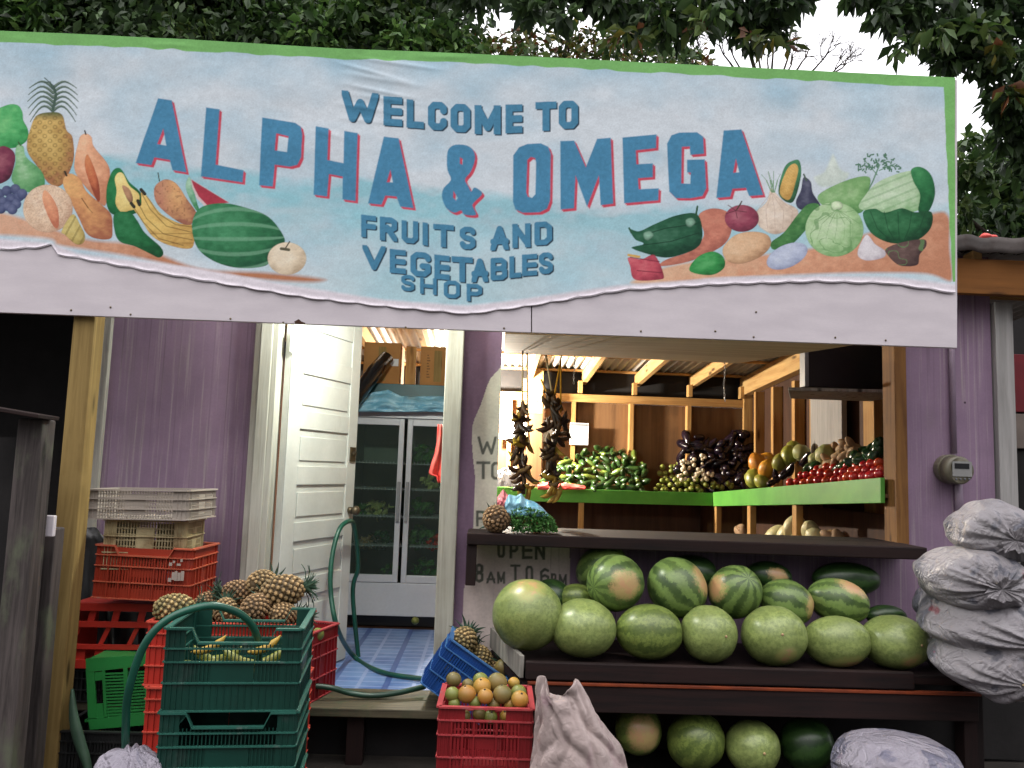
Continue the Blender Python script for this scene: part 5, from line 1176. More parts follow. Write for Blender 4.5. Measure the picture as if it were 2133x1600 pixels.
# ================================================================= bananas and plantains
def banana_mesh(mb, L=.17, R=.017, bend=1.1, M4=None):
    n = 9; pts = []; rs = []
    for i in range(n):
        f = i/(n-1); a = (f-.5)*bend; pts.append(Vector((math.sin(a)*L/bend, 0, (1-math.cos(a))*L/bend))); rs.append(R*min(1, .25+3.2*f, .18+3.0*(1-f))*(1 if 0 < i < n-1 else .55))
    if M4: pts = [M4 @ p for p in pts]
    return mb.tube(pts, rs, 7)
def fing(label, c, rot, mt, name='plantain', s=1.15, group=None):
    t = thing(name, label, name, c, rot, group); mb = MB(); banana_mesh(mb, .17*s, .018*s); mb.build('peel', M[mt], t, True, world=False); return t
for i, (px, py) in enumerate(((410, 1362), (440, 1350), (468, 1366), (502, 1352), (530, 1368), (556, 1352), (425, 1372), (490, 1376), (545, 1376), (395, 1380), (470, 1345), (582, 1366))):
    p = P(px, py+26, 3.10+.03*(i % 3)); fing('greenish plantain in the top dark green crate', p, (random.uniform(-.6, .6), random.uniform(-.5, .5), random.uniform(-.7, .7)), 'plantain', 'plantain', 1.0, 'plantains in the top green crate')
for px, py in ((438, 1336), (553, 1336)): fing('yellow plantain tip showing above the rim of the green crate' if px < 500 else 'pale plantain lying over the rim of the green crate', P(px, py+14, 3.07), (0, -.4, .5), 'banana', 'plantain', .8)

def bunch(label, pts, ropes, Y, n, seed):
    t = thing('banana_bunch', label, 'bananas', P(pts[0][0], pts[0][1], Y)); rg = random.Random(seed)
    for rp, mt in ropes:
        mb = MB(); mb.tube([P(x, y, Y) for x, y in rp], .0055, 6); mb.build('rope', M[mt], t)
    mb = MB(); mb.tube([P(x, y, Y) for x, y, w in pts], .014, 7); mb.build('stalk', M['banana_black'], t)
    ys = [p[1] for p in pts]
    for i in range(n):
        py = ys[0]+(ys[-1]-ys[0])*(i+.5)/n; cx = np.interp(py, ys, [p[0] for p in pts]); w = np.interp(py, ys, [p[2] for p in pts])
        ph = rg.random()*6.28; c = P(cx+math.cos(ph)*w*.6, py+rg.uniform(-9, 9), Y+math.sin(ph)*w*.55*Y/FPX)
        mb = MB(); d = Vector((math.cos(ph+rg.gauss(0, .7)), math.sin(ph+rg.gauss(0, .7)), rg.choice((-2.2, -1.2, -.6, -.2, .3))+rg.gauss(0, .3))).normalized()
        q = d.to_track_quat('X', 'Z').to_matrix().to_4x4(); q.translation = c
        banana_mesh(mb, rg.uniform(.085, .15), rg.uniform(.012, .0185), rg.uniform(.7, 2.0), q)
        col = 'banana' if (py > ys[-1]-12 or rg.random() < .10) else ('banana_brown' if rg.random() < .35 else 'banana_black')
        mb.build('banana', M[col], t, True)
    return t
bunch('dark bananas hanging nearest the pier', [(1089, 848, 10), (1084, 900, 20), (1088, 935, 24), (1084, 965, 26), (1092, 1000, 26), (1090, 1030, 22)], [([(1089, 722), (1088, 860)], 'rope'), ([(1098, 735), (1100, 880), (1103, 930)], 'rope')], 5.0, 48, 3)
bunch('dark bananas with yellow tips hanging right of the post', [(1150, 818, 12), (1150, 850, 26), (1160, 900, 32), (1152, 945, 26), (1148, 985, 18), (1152, 1022, 14)], [([(1137, 740), (1150, 822)], 'rope'), ([(1170, 740), (1155, 822)], 'rope_yellow'), ([(1127, 790), (1146, 835)], 'rope_yellow'), ([(1168, 752), (1168, 860)], 'rope_yellow')], 5.0, 52, 8)
for i, (px, py, r) in enumerate(((1146, 1030, -.5), (1157, 1034, -.9), (1164, 1030, -1.2))): fing('yellow banana at the bottom of the right hanging bunch', P(px, py, 4.98), (0, r, .3), 'banana', 'banana', .8, 'yellow bananas below the right bunch')

# ================================================================= sacks
from mathutils import noise as mnz
def sack(label, px, py, rx, ry, Y, axis, mt='sack', seed=0, folds=11, neck=True, group='grey woven sacks stacked on the bench end', squash=1):
    c = P(px, py, Y); t = thing('produce_sack', label, 'sack', c, group=group)
    z = Vector(axis).normalized(); x = z.cross(Vector((0, 0, 1))).normalized(); y = z.cross(x); k = Y/FPX; RX, RY = rx*k, ry*k; LZ = max(RX, RY)*squash
    R3 = Matrix((x, y, z)).transposed(); rg = random.Random(seed); ph0 = rg.random()*6; nu = 72
    prof = [(-1, .02), (-.97, .3), (-.88, .6), (-.7, .84), (-.4, .98), (-.1, 1.0), (.15, .97), (.35, .90), (.5, .80), (.62, .66), (.70, .50), (.755, .34), (.79, .21), (.82, .135)]
    ruff = [(.825, .125), (.85, .13), (.88, .2), (.91, .29), (.93, .36), (.925, .33), (.90, .2), (.87, .08)]
    def ring(tz, r, amp):
        out = []
        for i in range(nu):
            a = 2*math.pi*i/nu; u = Vector((math.cos(a), math.sin(a), tz))
            av = Vector((math.cos(a), math.sin(a), 0)); fo = 1.6*(1-2*abs(mnz.noise(av*folds*.34+Vector((seed*1.7, 0, tz*.5)))))+1.1*mnz.noise(av*folds*.8+Vector((0, seed*2.9, tz*.8)))-.6
            lump = mnz.noise(u*1.7+Vector((seed*3.1, 0, 0)))*.17+(.5-abs(mnz.noise(u*3.2+Vector((0, seed*2.3, 0)))))*.10+(.5-abs(mnz.noise(u*7+Vector((0, seed*2.3, 5)))))*.045
            rr = r*(1+amp*fo*.5)*(1+lump*min(1, r*1.6)); zz_ = tz+.03*fo*amp*3*(tz > .2)+.05*mnz.noise(u*3+Vector((seed, 1, 0)))
            w_ = .35*mnz.noise(Vector((math.cos(a)*2, math.sin(a)*2, seed+7))) if tz > .84 else 0; rr *= 1+w_*2; zz_ += w_*.12; p = R3 @ Vector((rr*RX*math.cos(a), rr*RY*math.sin(a), zz_*LZ)); out.append(c+p)
        return out
    mb = MB(); mb.rings([ring(tz, r, .02+.30*max(0, (tz-.05)/.75)**1.5) for tz, r in prof], True, True); mb.build('sack_body', M[mt], t, True, sub=1)
    if neck:
        mb = MB(); mb.rings([ring(tz, r, .34) for tz, r in ruff], True, True); mb.build('tied_neck', M[mt], t, True, sub=1)
        mb = MB(); pts = [c+R3 @ Vector((.15*RX*math.cos(a), .15*RY*math.sin(a), .815*LZ)) for a in np.linspace(0, 6.4, 18)]; mb.tube(pts, .006, 6); mb.build('tie_string', M['rope'], t, True)
    return t
sack('grey sack knotted at the front, topmost of the stack at right', 2075, 1110, 88, 62, 3.62, (-.1, -1, -.12), seed=1)
sack('grey sack with a rosette knot, second from the top', 2030, 1206, 102, 66, 3.58, (.02, -1, -.1), seed=2, folds=13)
sack('broad grey sack third from the top, knot turned right', 2070, 1300, 135, 66, 3.62, (.35, -1, -.25), seed=3)
sack('grey sack with red print and a long tied neck, low in the stack', 2075, 1380, 112, 66, 3.56, (.15, -1, -.3), seed=4, folds=9)
sack('dark grey sack squeezed against the wall behind the stack', 1962, 1342, 46, 46, 3.95, (.2, -1, .1), seed=5, neck=False)
sack('lumpy sack at the back of the stack against the purple wall', 2010, 1258, 90, 60, 4.0, (.2, -1, .2), seed=6, neck=False)
sack('pale sack lying on the ground under the bench at right', 1885, 1612, 140, 74, 3.5, (1, -.35, -.05), 'sack_plain', 7, neck=False, group=None, squash=1)
sack('white sack at the foot of the green crates, lower left corner', 268, 1625, 62, 72, 2.92, (.1, -.3, 1), 'sack_plain', 9, neck=False, group=None)
# open cloth sack with two peaks
t = thing('cloth_sack', 'slumped open white cloth sack with peaked rim beside the red crate', 'sack', P(1210, 1640, 3.12))
pro = [(1665, 1078, 1345), (1630, 1090, 1332), (1600, 1100, 1314), (1570, 1106, 1302), (1545, 1108, 1290), (1520, 1109, 1272), (1495, 1110, 1256), (1472, 1111, 1240), (1452, 1112, 1228), (1438, 1114, 1218)]
Yc_ = 3.14; nu = 120; rings_ = []
pr_ = np.array(pro, float); pro = [tuple(np.interp(q_, np.linspace(0, 1, len(pr_)), pr_[:, k_]) for k_ in range(3)) for q_ in np.linspace(0, 1, 34)]
for j, (py, xl, xr2) in enumerate(pro):
    f = j/(len(pro)-1); row = []
    for i in range(nu):
        a = 2*math.pi*i/nu; px = (xl+xr2)/2+(xr2-xl)/2*math.cos(a); dd = (.17-.06*f)*math.sin(a)
        u = Vector((math.cos(a)*1.2, math.sin(a)*1.2, f*2.2))
        tw = a*3.2+3.4*f+1.3*mnz.noise(u*1.1); dis = .055*(1-abs(math.sin(tw)))**1.6+.035*(1-abs(math.sin(a*5.3-5*f+2*mnz.noise(u*1.6+Vector((3, 3, 3))))))**2+(.35-abs(mnz.noise(u*2.2+Vector((0, 7, 2)))))*.02+(.4-abs(mnz.noise(u*5+Vector((1, 3, 2)))))*.01
        peak = f**3*(34*math.exp(-((a-3.55)/.42)**2)+26*math.exp(-((a-5.55)/.38)**2)-22*math.exp(-((a-4.55)/.4)**2)-12*math.exp(-((a-.9)/.8)**2))
        p = P(px, py-peak, Yc_+dd*1.0); ctr_ = P((xl+xr2)/2, py, Yc_); dirv = Vector((p.x-ctr_.x, p.y-ctr_.y, 0))
        p -= dirv*min(.75, dis*4.2)*(.35+.75*f); row.append(p)
    rings_.append(row)
top = rings_[-1]; cen = sum(top, Vector())/nu
for s_, dz_ in ((.82, -.015), (.62, -.06), (.4, -.12), (.1, -.16)): rings_.append([Vector((cen.x+(p.x-cen.x)*s_, cen.y+(p.y-cen.y)*s_, cen.z+(p.z-cen.z)*s_+dz_)) for p in top])
mb = MB(); mb.rings(rings_); mb.build('cloth_body', M['cloth'], t, True, sub=1)

# ================================================================= hoses
def spl(pts, k=8):
    P_ = [Vector(p) for p in pts]; out = []
    for i in range(len(P_)-1):
        a, b, c, d = P_[max(i-1, 0)], P_[i], P_[i+1], P_[min(i+2, len(P_)-1)]
        for t_ in range(k):
            t1 = t_/k; out.append(.5*((2*b)+(-a+c)*t1+(2*a-5*b+4*c-d)*t1*t1+(-a+3*b-3*c+d)*t1**3))
    return out+[P_[-1]]
def hose(label, pts, r, mt='hose'):
    o = MB().tube(spl(pts), r, 10); c0 = Vector(pts[0]); ob = o.build('garden_hose', M[mt], None, True); tag(ob, label, 'hose'); return ob
hose('green hose arching out of the front green crate', [P(262, 1600, 3.0), P(262, 1520, 2.93), P(268, 1440, 2.88), P(300, 1345, 2.86), P(350, 1290, 2.88), P(425, 1263, 2.92), P(480, 1270, 2.98), P(520, 1296, 3.04), P(540, 1345, 3.1), P(535, 1400, 3.15)], .0135)
hose('green hose looped over the door knob and trailing across the blue floor', [P(752, 1420, 5.3), P(735, 1240, 5.25), P(746, 1180, 5.2), P(738, 1100, 5.08), P(727, 1086, 5.0), P(706, 1105, 4.9), P(691, 1165, 4.82), P(689, 1235, 4.78), P(704, 1312, 4.76), PZ(738, 1368, FL+.03), PZ(795, 1400, FL+.025), PZ(880, 1414, FL+.025), PZ(905, 1416, FL+.03)], .014)
hose('dark green hose lying in a loop along the plank deck', [PZ(640, 1428, dz+.07), PZ(690, 1433, dz+.06), PZ(730, 1444, dz+.03), PZ(775, 1449, dz+.02), PZ(830, 1443, dz+.025), PZ(885, 1430, dz+.04)], .014, 'hose_dark')
# ================================================================= fridge and doorway interior
FY = 6.25
fr_ = thing('display_fridge', 'white two-door glass display fridge standing inside the doorway', 'fridge', P(841, 1300, FY))
def fpx(x, y, Y=FY): return P(x, y, Y)
zt, zh, zd, zl, zb_ = fpx(841, 800).z, fpx(841, 857).z, fpx(841, 873).z, fpx(841, 1214).z, fpx(841, 1284).z
xl, xm, xr3 = fpx(722, 1000).x, fpx(841, 1000).x, fpx(960, 1000).x
mb = MB(); D2 = .62
mb.box(xl, xl+.03, FY+.03, FY+D2, zb_, zt); mb.box(xr3-.03, xr3, FY+.03, FY+D2, zb_, zt); mb.box(xl+.03, xr3-.03, FY+D2-.03, FY+D2, zb_, zt); mb.box(xl+.03, xr3-.03, FY+.04, FY+D2-.03, zd, zt-.001)
mb.build('cabinet', M['fridge_white'], fr_, bev=.003)
mb = MB(); mb.box(xl+.031, xr3-.031, FY+D2-.036, FY+D2-.032, zb_, zd); mb.box(xl+.031, xl+.035, FY+.04, FY+D2-.037, zb_, zd); mb.box(xr3-.035, xr3-.031, FY+.04, FY+D2-.037, zb_, zd); mb.build('liner', M['liner'], fr_)
mb = MB(); mb.box(xl, xr3, FY, FY+.029, zd+.006, zh+.012); mb.build('header_trim', M['fridge_white'], fr_, bev=.003)
mb = MB(); mb.box(xl, xr3, FY+.005, FY+.029, zh+.013, zt); mb.build('header_panel', M['teal'], fr_, bev=.003)
mb = MB(); mb.box(xl, xr3, FY-.005, FY+.029, zb_, zl-.004); mb.build('kick_panel', M['fridge_white'], fr_, bev=.004)
mb = MB(); mb.box(xl+.02, xr3-.02, FY+.06, FY+D2-.05, FL+.01, zb_-.001); mb.build('plinth', M['black'], fr_)
for sgn, (a, b) in ((1, (xl+.004, xm-.012)), (-1, (xm+.012, xr3-.004))):
    f = MB(); w = .04
    f.box(a, a+w, FY-.012, FY+.025, zl, zd); f.box(b-w, b, FY-.012, FY+.025, zl, zd); f.box(a+w, b-w, FY-.012, FY+.025, zl, zl+.055); f.box(a+w, b-w, FY-.012, FY+.025, zd-.05, zd)
    dr = f.build('glass_door', M['fridge_white'], fr_, bev=.003)
    f = MB(); f.box(a+w, b-w, FY+.004, FY+.009, zl+.055, zd-.05); f.build('pane', M['glass'], dr)
    f = MB(); hx = b-w*.5 if sgn > 0 else a+w*.5; f.box(hx-.012, hx+.012, FY-.035, FY-.0125, zl+.45, zl+.75); f.build('handle', M['fridge_grey'], dr, bev=.004)
for py in (965, 1020, 1078, 1140):
    z = fpx(841, py).z; mb = MB(); mb.box(xl+.03, xr3-.03, FY+.09, FY+D2-.03, z-.006, z); 
    for k in range(30): x = xl+.05+(xr3-xl-.1)*k/29; mb.box(x-.002, x+.002, FY+.075, FY+.089, z-.012, z+.012)
    mb.build('shelf', M['fridge_grey'], fr_)
rg = random.Random(12)
for px, py, r, mt, lb in [(790, 1125, 20, 'pepper', 'dark leafy bundle on a low shelf of the fridge, left door'), (765, 1130, 15, 'ginger', 'brown root bundle on a fridge shelf near the wooden door'), (788, 1060, 22, 'cabbage', 'pale cabbage on the middle fridge shelf, left door'), (763, 1062, 16, 'herb', 'green bundle beside the cabbage in the fridge'), (815, 1185, 14, 'herb', 'green bundle at the bottom of the left fridge door'),
                           (880, 1060, 22, 'herb', 'bushy green herbs on the middle shelf, right fridge door'), (875, 1120, 24, 'herb', 'bushy green herbs on the lower shelf, right fridge door'), (905, 1132, 16, 'tomato', 'red produce on the lower shelf of the right fridge door'), (885, 1185, 22, 'herb', 'green lettuce at the bottom of the right fridge door'), (875, 945, 22, 'herb', 'bunch of herbs at the top of the right fridge door'), (905, 1000, 20, 'cabbage', 'bagged greens on the upper shelf, right fridge door')]:
    t = thing('fridge_greens', lb, 'vegetables', P(px, py, FY+.3)); k = r*1.3*(FY+.3)/FPX; mb = MB()
    for i in range(46):
        v = Vector((rg.gauss(0, 1), rg.gauss(0, 1), rg.gauss(0, 1))).normalized()*k*rg.uniform(.5, 1); v.z *= .8; s = k*rg.uniform(.22, .4); n = Vector((rg.gauss(0, 1), rg.gauss(0, 1), rg.gauss(0, 1))).normalized(); a = n.orthogonal().normalized(); b = n.cross(a)
        mb.add([v-a*s, v-b*s*.7, v+a*s, v+b*s*.7, v+n*s*.3], [(0, 1, 4), (1, 2, 4), (2, 3, 4), (3, 0, 4)])
    mb.build('leaves', M[mt], t, world=False)
def carton(label, x0, x1, y0, y1, Y, dep, rz=0):
    a, b = P(x0, y1, Y), P(x1, y0, Y); t = thing('cardboard_box', label, 'box', ((a.x+b.x)/2, Y+dep/2, zt), (0, 0, rz)); w = (b.x-a.x); h = b.z-zt
    mb = MB(); mb.box(-w/2, w/2, -dep/2, dep/2, .002, h); mb.build('carton', M['card'], t, world=False, bev=.004)
    mb = MB(); mb.box(-.03, .03, -dep/2-.002, -dep/2-.0005, h*.1, h*.9); mb.build('tape', M['post_yellow'], t, world=False); return t, w, h, dep
t, w, h, dp = carton('brown carton on the fridge behind the black tube', 755, 836, 715, 800, FY+.12, .3)
mb = MB(); mb.box(w/2-.07, w/2-.015, -dp/2-.003, -dp/2-.0005, h*.45, h*.62); mb.build('paper_label', M['paper'], t, world=False)
t, w, h, dp = carton('taller tan carton on the fridge at the jamb', 874, 950, 724, 800, FY+.05, .35)
mb = MB()
for k in range(9): mb.box(-w/2+.05, -w/2+.075-.006*(k % 3), -dp/2-.003, -dp/2-.0005, h*(.2+.07*k), h*(.2+.07*k)+.008)
mb.build('printed_marks', M['plywood'], t, world=False)
o = MB(); a, b = P(843, 800, FY+.25), P(868, 722, FY+.25); o.box(a.x, b.x, FY+.25, FY+.28, zt, b.z); ob = o.build('loose_plank', M['stud'], None, bev=.003); tag(ob, 'pale upright plank between the two cartons on the fridge', 'plank')
o = MB().tube([P(715, 860, FY-.35), P(745, 822, FY-.25), P(780, 775, FY-.12), P(806, 745, FY)], [.055, .058, .06, .055], 14); ob = o.build('black_tube', M['black_bag'], None, True); tag(ob, 'long glossy black tube leaning diagonally above the fridge', 'tube')
# crumpled blue film over the fridge header
def film(name, label, cat, x0, x1, top, basey, Y, mt, amp=.02, seed=0):
    mb = MB(); nx, ny = 46, 16
    def fn(u, v):
        px = x0+(x1-x0)*u; yt = np.interp(px, [a for a, b_ in top], [b_ for a, b_ in top]); py = yt+(basey-yt)*v; k = mnz.noise(Vector((u*6, v*4, seed)))+.5*mnz.noise(Vector((u*15, v*11, seed+3)))
        return P(px, py, Y-.05-.05*math.sin(v*2.2)+amp*k)
    mb.grid(fn, nx, ny); ob = mb.build(name, M[mt], None, True, solid=.004); tag(ob, label, cat); return ob
film('blue_film', 'crumpled pale blue plastic film over the top of the fridge', 'plastic film', 733, 945, [(730, 838), (750, 830), (775, 818), (808, 812), (835, 825), (870, 826), (945, 825)], 858, FY-.02, 'blue_bag', .03, 2)
# red cloth on the jamb
o = MB(); rows = [(884, 912, 921), (910, 911, 921), (928, 909, 921), (945, 906, 921), (965, 899, 921), (988, 893, 920), (992, 908, 920), (1006, 913, 919)]
o.grid(lambda u, v: (lambda y, a, b_: P(a+(b_-a)*u, y, 4.62+.02*math.sin(u*7+v*5)))(*[np.interp(v*(len(rows)-1), range(len(rows)), [r[i] for r in rows]) for i in range(3)]), 10, 24)
ob = o.build('red_cloth', M['red_cloth'], None, True, solid=.006); tag(ob, 'red and pink cloth hanging at the inner edge of the door jamb', 'cloth')

# ================================================================= produce shelves inside
shelf = thing('produce_shelf', 'green-edged wooden produce shelf running round the inside of the stall', 'shelf', (1.3, 7.9, FL))
SYB = 7.8; SX = 2.18; shz = 1.50
def gpt(px, py, Y): p = P(px, py, Y); return Vector((p.x, Y, p.z))
xs0 = -.15
a, b = gpt(1120, 1017, SYB), gpt(1482, 1027, SYB); a2, b2 = gpt(1120, 1046, SYB), gpt(1482, 1054, SYB)
mb = MB(); mb.hexa([(xs0, SYB, a2.z), (SX, SYB, b2.z), (SX, SYB+.025, b2.z), (xs0, SYB+.025, a2.z), (xs0, SYB, a.z), (SX, SYB, b.z), (SX, SYB+.025, b.z), (xs0, SYB+.025, a.z)]); mb.build('edge_board', M['green_board'], shelf, bev=.003)
def wz(px, py): p = PX(px, py, SX); return p
w0t, w0b, w1t, w1b = wz(1482, 1025), wz(1482, 1054), wz(1834, 995), wz(1834, 1048)
Y0 = SYB-.002; Y1 = w1t.y
mb = MB(); mb.hexa([(SX, Y1, w1b.z), (SX+.025, Y1, w1b.z), (SX+.025, Y0, w0b.z), (SX, Y0, w0b.z), (SX, Y1, w1t.z), (SX+.025, Y1, w1t.z), (SX+.025, Y0, w0t.z), (SX, Y0, w0t.z)]); mb.build('edge_board', M['green_board'], shelf, bev=.003)
mb = MB(); mb.box(xs0, XRI-.1, SYB+.027, BY-.1, a2.z+.03, a2.z+.05); mb.build('shelf_board', M['plywood'], shelf)
mb = MB(); mb.hexa([(SX+.027, Y1, w1b.z+.03), (XRI-.1, Y1, w1b.z+.06), (XRI-.1, Y0, w0b.z+.06), (SX+.027, Y0, w0b.z+.03), (SX+.027, Y1, w1b.z+.05), (XRI-.1, Y1, w1b.z+.08), (XRI-.1, Y0, w0b.z+.08), (SX+.027, Y0, w0b.z+.05)]); mb.build('shelf_board', M['plywood'], shelf)
for px, X in ((1496, SX+.04), (1567, SX+.04), (1663, SX+.04)):
    p = PX(px, 1080, X); mb = MB(); mb.box(X-.03, X+.02, p.y-.04, p.y+.04, FL, np.interp(p.y, [Y1, Y0], [w1b.z, w0b.z])-.001); mb.build('leg', M['stud'], shelf, bev=.003)
p = P(1210, 1070, SYB+.06); mb = MB(); mb.box(p.x-.025, p.x+.025, SYB+.03, SYB+.09, FL, a2.z+.028); mb.build('leg', M['stud'], shelf, bev=.003)
mb = MB(); mb.box(SX-.02, XRI-.1, 4.9, SYB, 1.12, 1.14); mb.build('lower_board', M['plywood_dark'], shelf)
mb = MB(); mb.box(SX+.35, SX+.37, 4.9, SYB, FL, 1.5); mb.build('back_panel', M['plywood_dark'], shelf)
mb = MB(); mb.box(xs0, SX, BY-.16, BY-.14, FL, 1.5); mb.build('back_panel', M['plywood_dark'], shelf)
# interior post
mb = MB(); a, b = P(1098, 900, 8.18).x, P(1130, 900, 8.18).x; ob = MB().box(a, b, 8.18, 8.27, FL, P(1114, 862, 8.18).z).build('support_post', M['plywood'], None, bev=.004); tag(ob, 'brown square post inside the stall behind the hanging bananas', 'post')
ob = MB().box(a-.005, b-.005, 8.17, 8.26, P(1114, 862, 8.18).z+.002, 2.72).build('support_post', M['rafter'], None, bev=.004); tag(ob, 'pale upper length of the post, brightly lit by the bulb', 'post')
# papers on the back wall
for lb, x0, x1, y0, y1, ink in (('white paper calendar on the back wall with dark header strip', 1186, 1226, 882, 926, 1), ('blank white sheet on the back wall left of the post', 1040, 1096, 868, 915, 0), ('white sheet on the back wall between the post and calendar', 1130, 1160, 876, 920, 0)):
    Yp = BY-.1; p0, p1 = P(x0, y1, Yp), P(x1, y0, Yp); t = thing('wall_paper_sheet', lb, 'paper', (p0.x, Yp, p0.z)); mb = MB(); mb.box(p0.x, p1.x, Yp-.004, Yp, p0.z, p1.z); mb.build('sheet', M['paper'], t)
    if ink:
        mb = MB(); mb.box(p0.x+.008, p1.x-.008, Yp-.006, Yp-.0045, p1.z-.03, p1.z-.008); mb.build('header_strip', M['ink'], t)
        mb = MB()
        for i in range(6):
            for j in range(7): x = p0.x+.02+j*.024; z = p1.z-.055-i*.022; mb.box(x, x+.008, Yp-.0056, Yp-.0045, z, z+.007)
        mb.build('date_grid', M['ink'], t)
# pale heap of sacking catching the bulb, left of the post
film('white_bag', 'white plastic bag on the shelf beside the pier, overlit by the bulb', 'bag', 1030, 1084, [(1030, 985), (1050, 975), (1075, 972), (1084, 985)], 1014, 7.78, 'paper', .03, 5)
# chain and red strip, TV on a bracket
for lb, px, y0, y1, Y in (('short steel chain hanging from the shutter at right', 1509, 752, 836, 5.3), ('steel chain hanging by the left rafters', 1196, 738, 800, 5.2)):
    t = thing('hanging_chain', lb, 'chain', P(px, y0, Y)); mb = MB(); n = int((y1-y0)/5)
    for i in range(n):
        c = P(px+math.sin(i*.5), y0+(y1-y0)*(i+.5)/n, Y); s = .008; v = Vector((1, 0, 0)) if i % 2 else Vector((0, 1, 0)); mb.tube([c+v*s*.6*math.cos(q)+Vector((0, 0, 1))*s*1.25*math.sin(q) for q in np.linspace(0, 2*math.pi, 9)], .0022, 5)
    mb.build('links', M['metal'], t)
o = film('red_strip', 'red plastic strip lying along the shelf edge below the cucumbers', 'plastic strip', 1120, 1220, [(1120, 1007), (1150, 1004), (1190, 1008), (1220, 1013)], 1020, 7.75, 'red_cloth', .012, 4)
tv = thing('wall_television', 'dark television on a wall bracket high at the right of the stall', 'television', PX(1690, 810, 2.4))
p0, p1 = P(1682, 806, 5.2), P(1832, 735, 5.2)
mb = MB(); mb.box(p0.x, XRI-.1, 5.2, 5.28, p0.z, p1.z+.1); mb.build('screen_case', M['black'], tv, bev=.006)
mb = MB(); mb.box(p0.x-.028, p0.x-.002, 5.17, 5.26, p0.z-.0, p1.z+.1); mb.build('side_frame', M['fridge_grey'], tv, bev=.003)
p2 = P(1642, 826, 5.0); mb = MB(); mb.hexa([(p2.x, 5.0, p0.z-.05), (XRI-.095, 4.9, p0.z-.05), (XRI-.095, 5.5, p0.z-.05), (p0.x, 5.5, p0.z-.05), (p2.x, 5.0, p0.z-.03), (XRI-.095, 4.9, p0.z-.03), (XRI-.095, 5.5, p0.z-.03), (p0.x, 5.5, p0.z-.03)]); mb.build('bracket_board', M['trim_grey'], tv, bev=.003)
mb = MB()
for k in range(3): mb.tube([PX(1822+10*math.cos(q)+k*2, 795+k*8+9*math.sin(q), XRI-.14) for q in np.linspace(0, 6.0, 16)], .004, 5)
mb.build('cable', M['black'], tv, True)

# ---- heaps of produce: one mesh per kind, every piece its own object
def proto(name, cat, mt, builder):
    o = bpy.data.objects.new(name, None); mb = MB(); builder(mb); ob = mb.build(name, M[mt], None, True); ob['category'] = cat; return ob
def cuc(mb): banana_mesh(mb, .17, .031, .25)
PR = {'cucumber': proto('cucumber', 'cucumber', 'cucumber', cuc), 'pale_cucumber': proto('cucumber', 'cucumber', 'cucumber_yellow', cuc),
      'tomato': proto('tomato', 'tomato', 'tomato', lambda m: m.ball((0, 0, 0), .034, .034, .029, 14, 10)),
      'lime': proto('lime', 'lime', 'lime', lambda m: m.ball((0, 0, 0), .026, .026, .029, 12, 8)),
      'eggplant': proto('eggplant', 'eggplant', 'eggplant', lambda m: m.tube([(0, 0, -.09), (0, 0, -.075), (.002, 0, -.04), (.004, 0, .0), (.002, 0, .045), (0, 0, .075), (0, 0, .095)], [.012, .033, .043, .04, .028, .018, .012], 12)),
      'onion': proto('onion', 'onion', 'pale_onion', lambda m: m.ball((0, 0, 0), .021, .021, .02, 12, 8)),
      'squash': proto('squash', 'squash', 'squash', lambda m: m.ball((0, 0, 0), .062, .062, .085, 20, 12, fn=lambda th, ph: 1+.05*math.cos(8*ph))),
      'green_squash': proto('squash', 'squash', 'squash_green', lambda m: m.ball((0, 0, 0), .062, .062, .08, 20, 12, fn=lambda th, ph: 1+.05*math.cos(8*ph))),
      'cabbage': proto('cabbage', 'cabbage', 'cabbage', lambda m: m.ball((0, 0, 0), .08, .08, .07, 20, 14, fn=lambda th, ph: 1+.07*math.sin(5*ph+3*th)*math.sin(th*4))),
      'ginger': proto('ginger_root', 'ginger', 'ginger', lambda m: (m.ball((0, 0, 0), .03, .03, .06, 12, 8), m.ball((.03, 0, .03), .022, .022, .045, 10, 8, Matrix.Rotation(.8, 3, 'Y')), m.ball((-.02, .01, -.03), .02, .02, .04, 10, 8, Matrix.Rotation(-.9, 3, 'Y')))),
      'pepper': proto('green_pepper', 'pepper', 'pepper', lambda m: m.ball((0, 0, 0), .035, .035, .055, 16, 10, fn=lambda th, ph: (1+.09*math.cos(4*ph))*(1-.18*math.cos(th)*-1))),
      'chayote': proto('chayote', 'squash', 'chayote', lambda m: m.ball((0, 0, 0), .062, .056, .082, 18, 12, fn=lambda th, ph: (1-.22*math.cos(th))*(1+.03*math.cos(5*ph))))}
used = {k: False for k in PR}
def drop(kind, p, label, group, rot=None, s=1.0):
    o = PR[kind] if not used[kind] else PR[kind].copy()
    if used[kind]: COL.objects.link(o)
    used[kind] = True; o.location = p; o.rotation_euler = rot if rot is not None else (random.random()*6, random.random()*6, random.random()*6); o.scale = (s,)*3
    tag(o, label, o['category'], group); return o
def heap(kinds, x0, x1, top, base, dx, dy, Yf, label, group, rotf=None, s=(.9, 1.1), jit=.35):
    j = 0; y = base(x0) if callable(base) else base
    n = 0; ymin = min(b for a, b in top); row = 0
    yy = 0
    while True:
        any_ = False; x = x0+(row % 2)*dx*.5
        while x < x1:
            yb2 = base(x); yt2 = np.interp(x, [a for a, b in top], [b for a, b in top]); py = yb2-yy
            if py > yt2:
                any_ = True; k = random.choices(list(kinds), list(kinds.values()))[0]
                pxx, pyy = x+random.uniform(-1, 1)*dx*jit, py+random.uniform(-1, 1)*dy*jit
                drop(k, Yf(pxx, pyy, row), label[k] if isinstance(label, dict) else label, group[k] if isinstance(group, dict) else group, rotf() if rotf else None, random.uniform(*s)); n += 1
            x += dx
        yy += dy; row += 1
        if not any_ or row > 40: break
    return n
back = lambda sl: (lambda px, py, r: P(px, py, 7.87+min(.42, r*sl)))
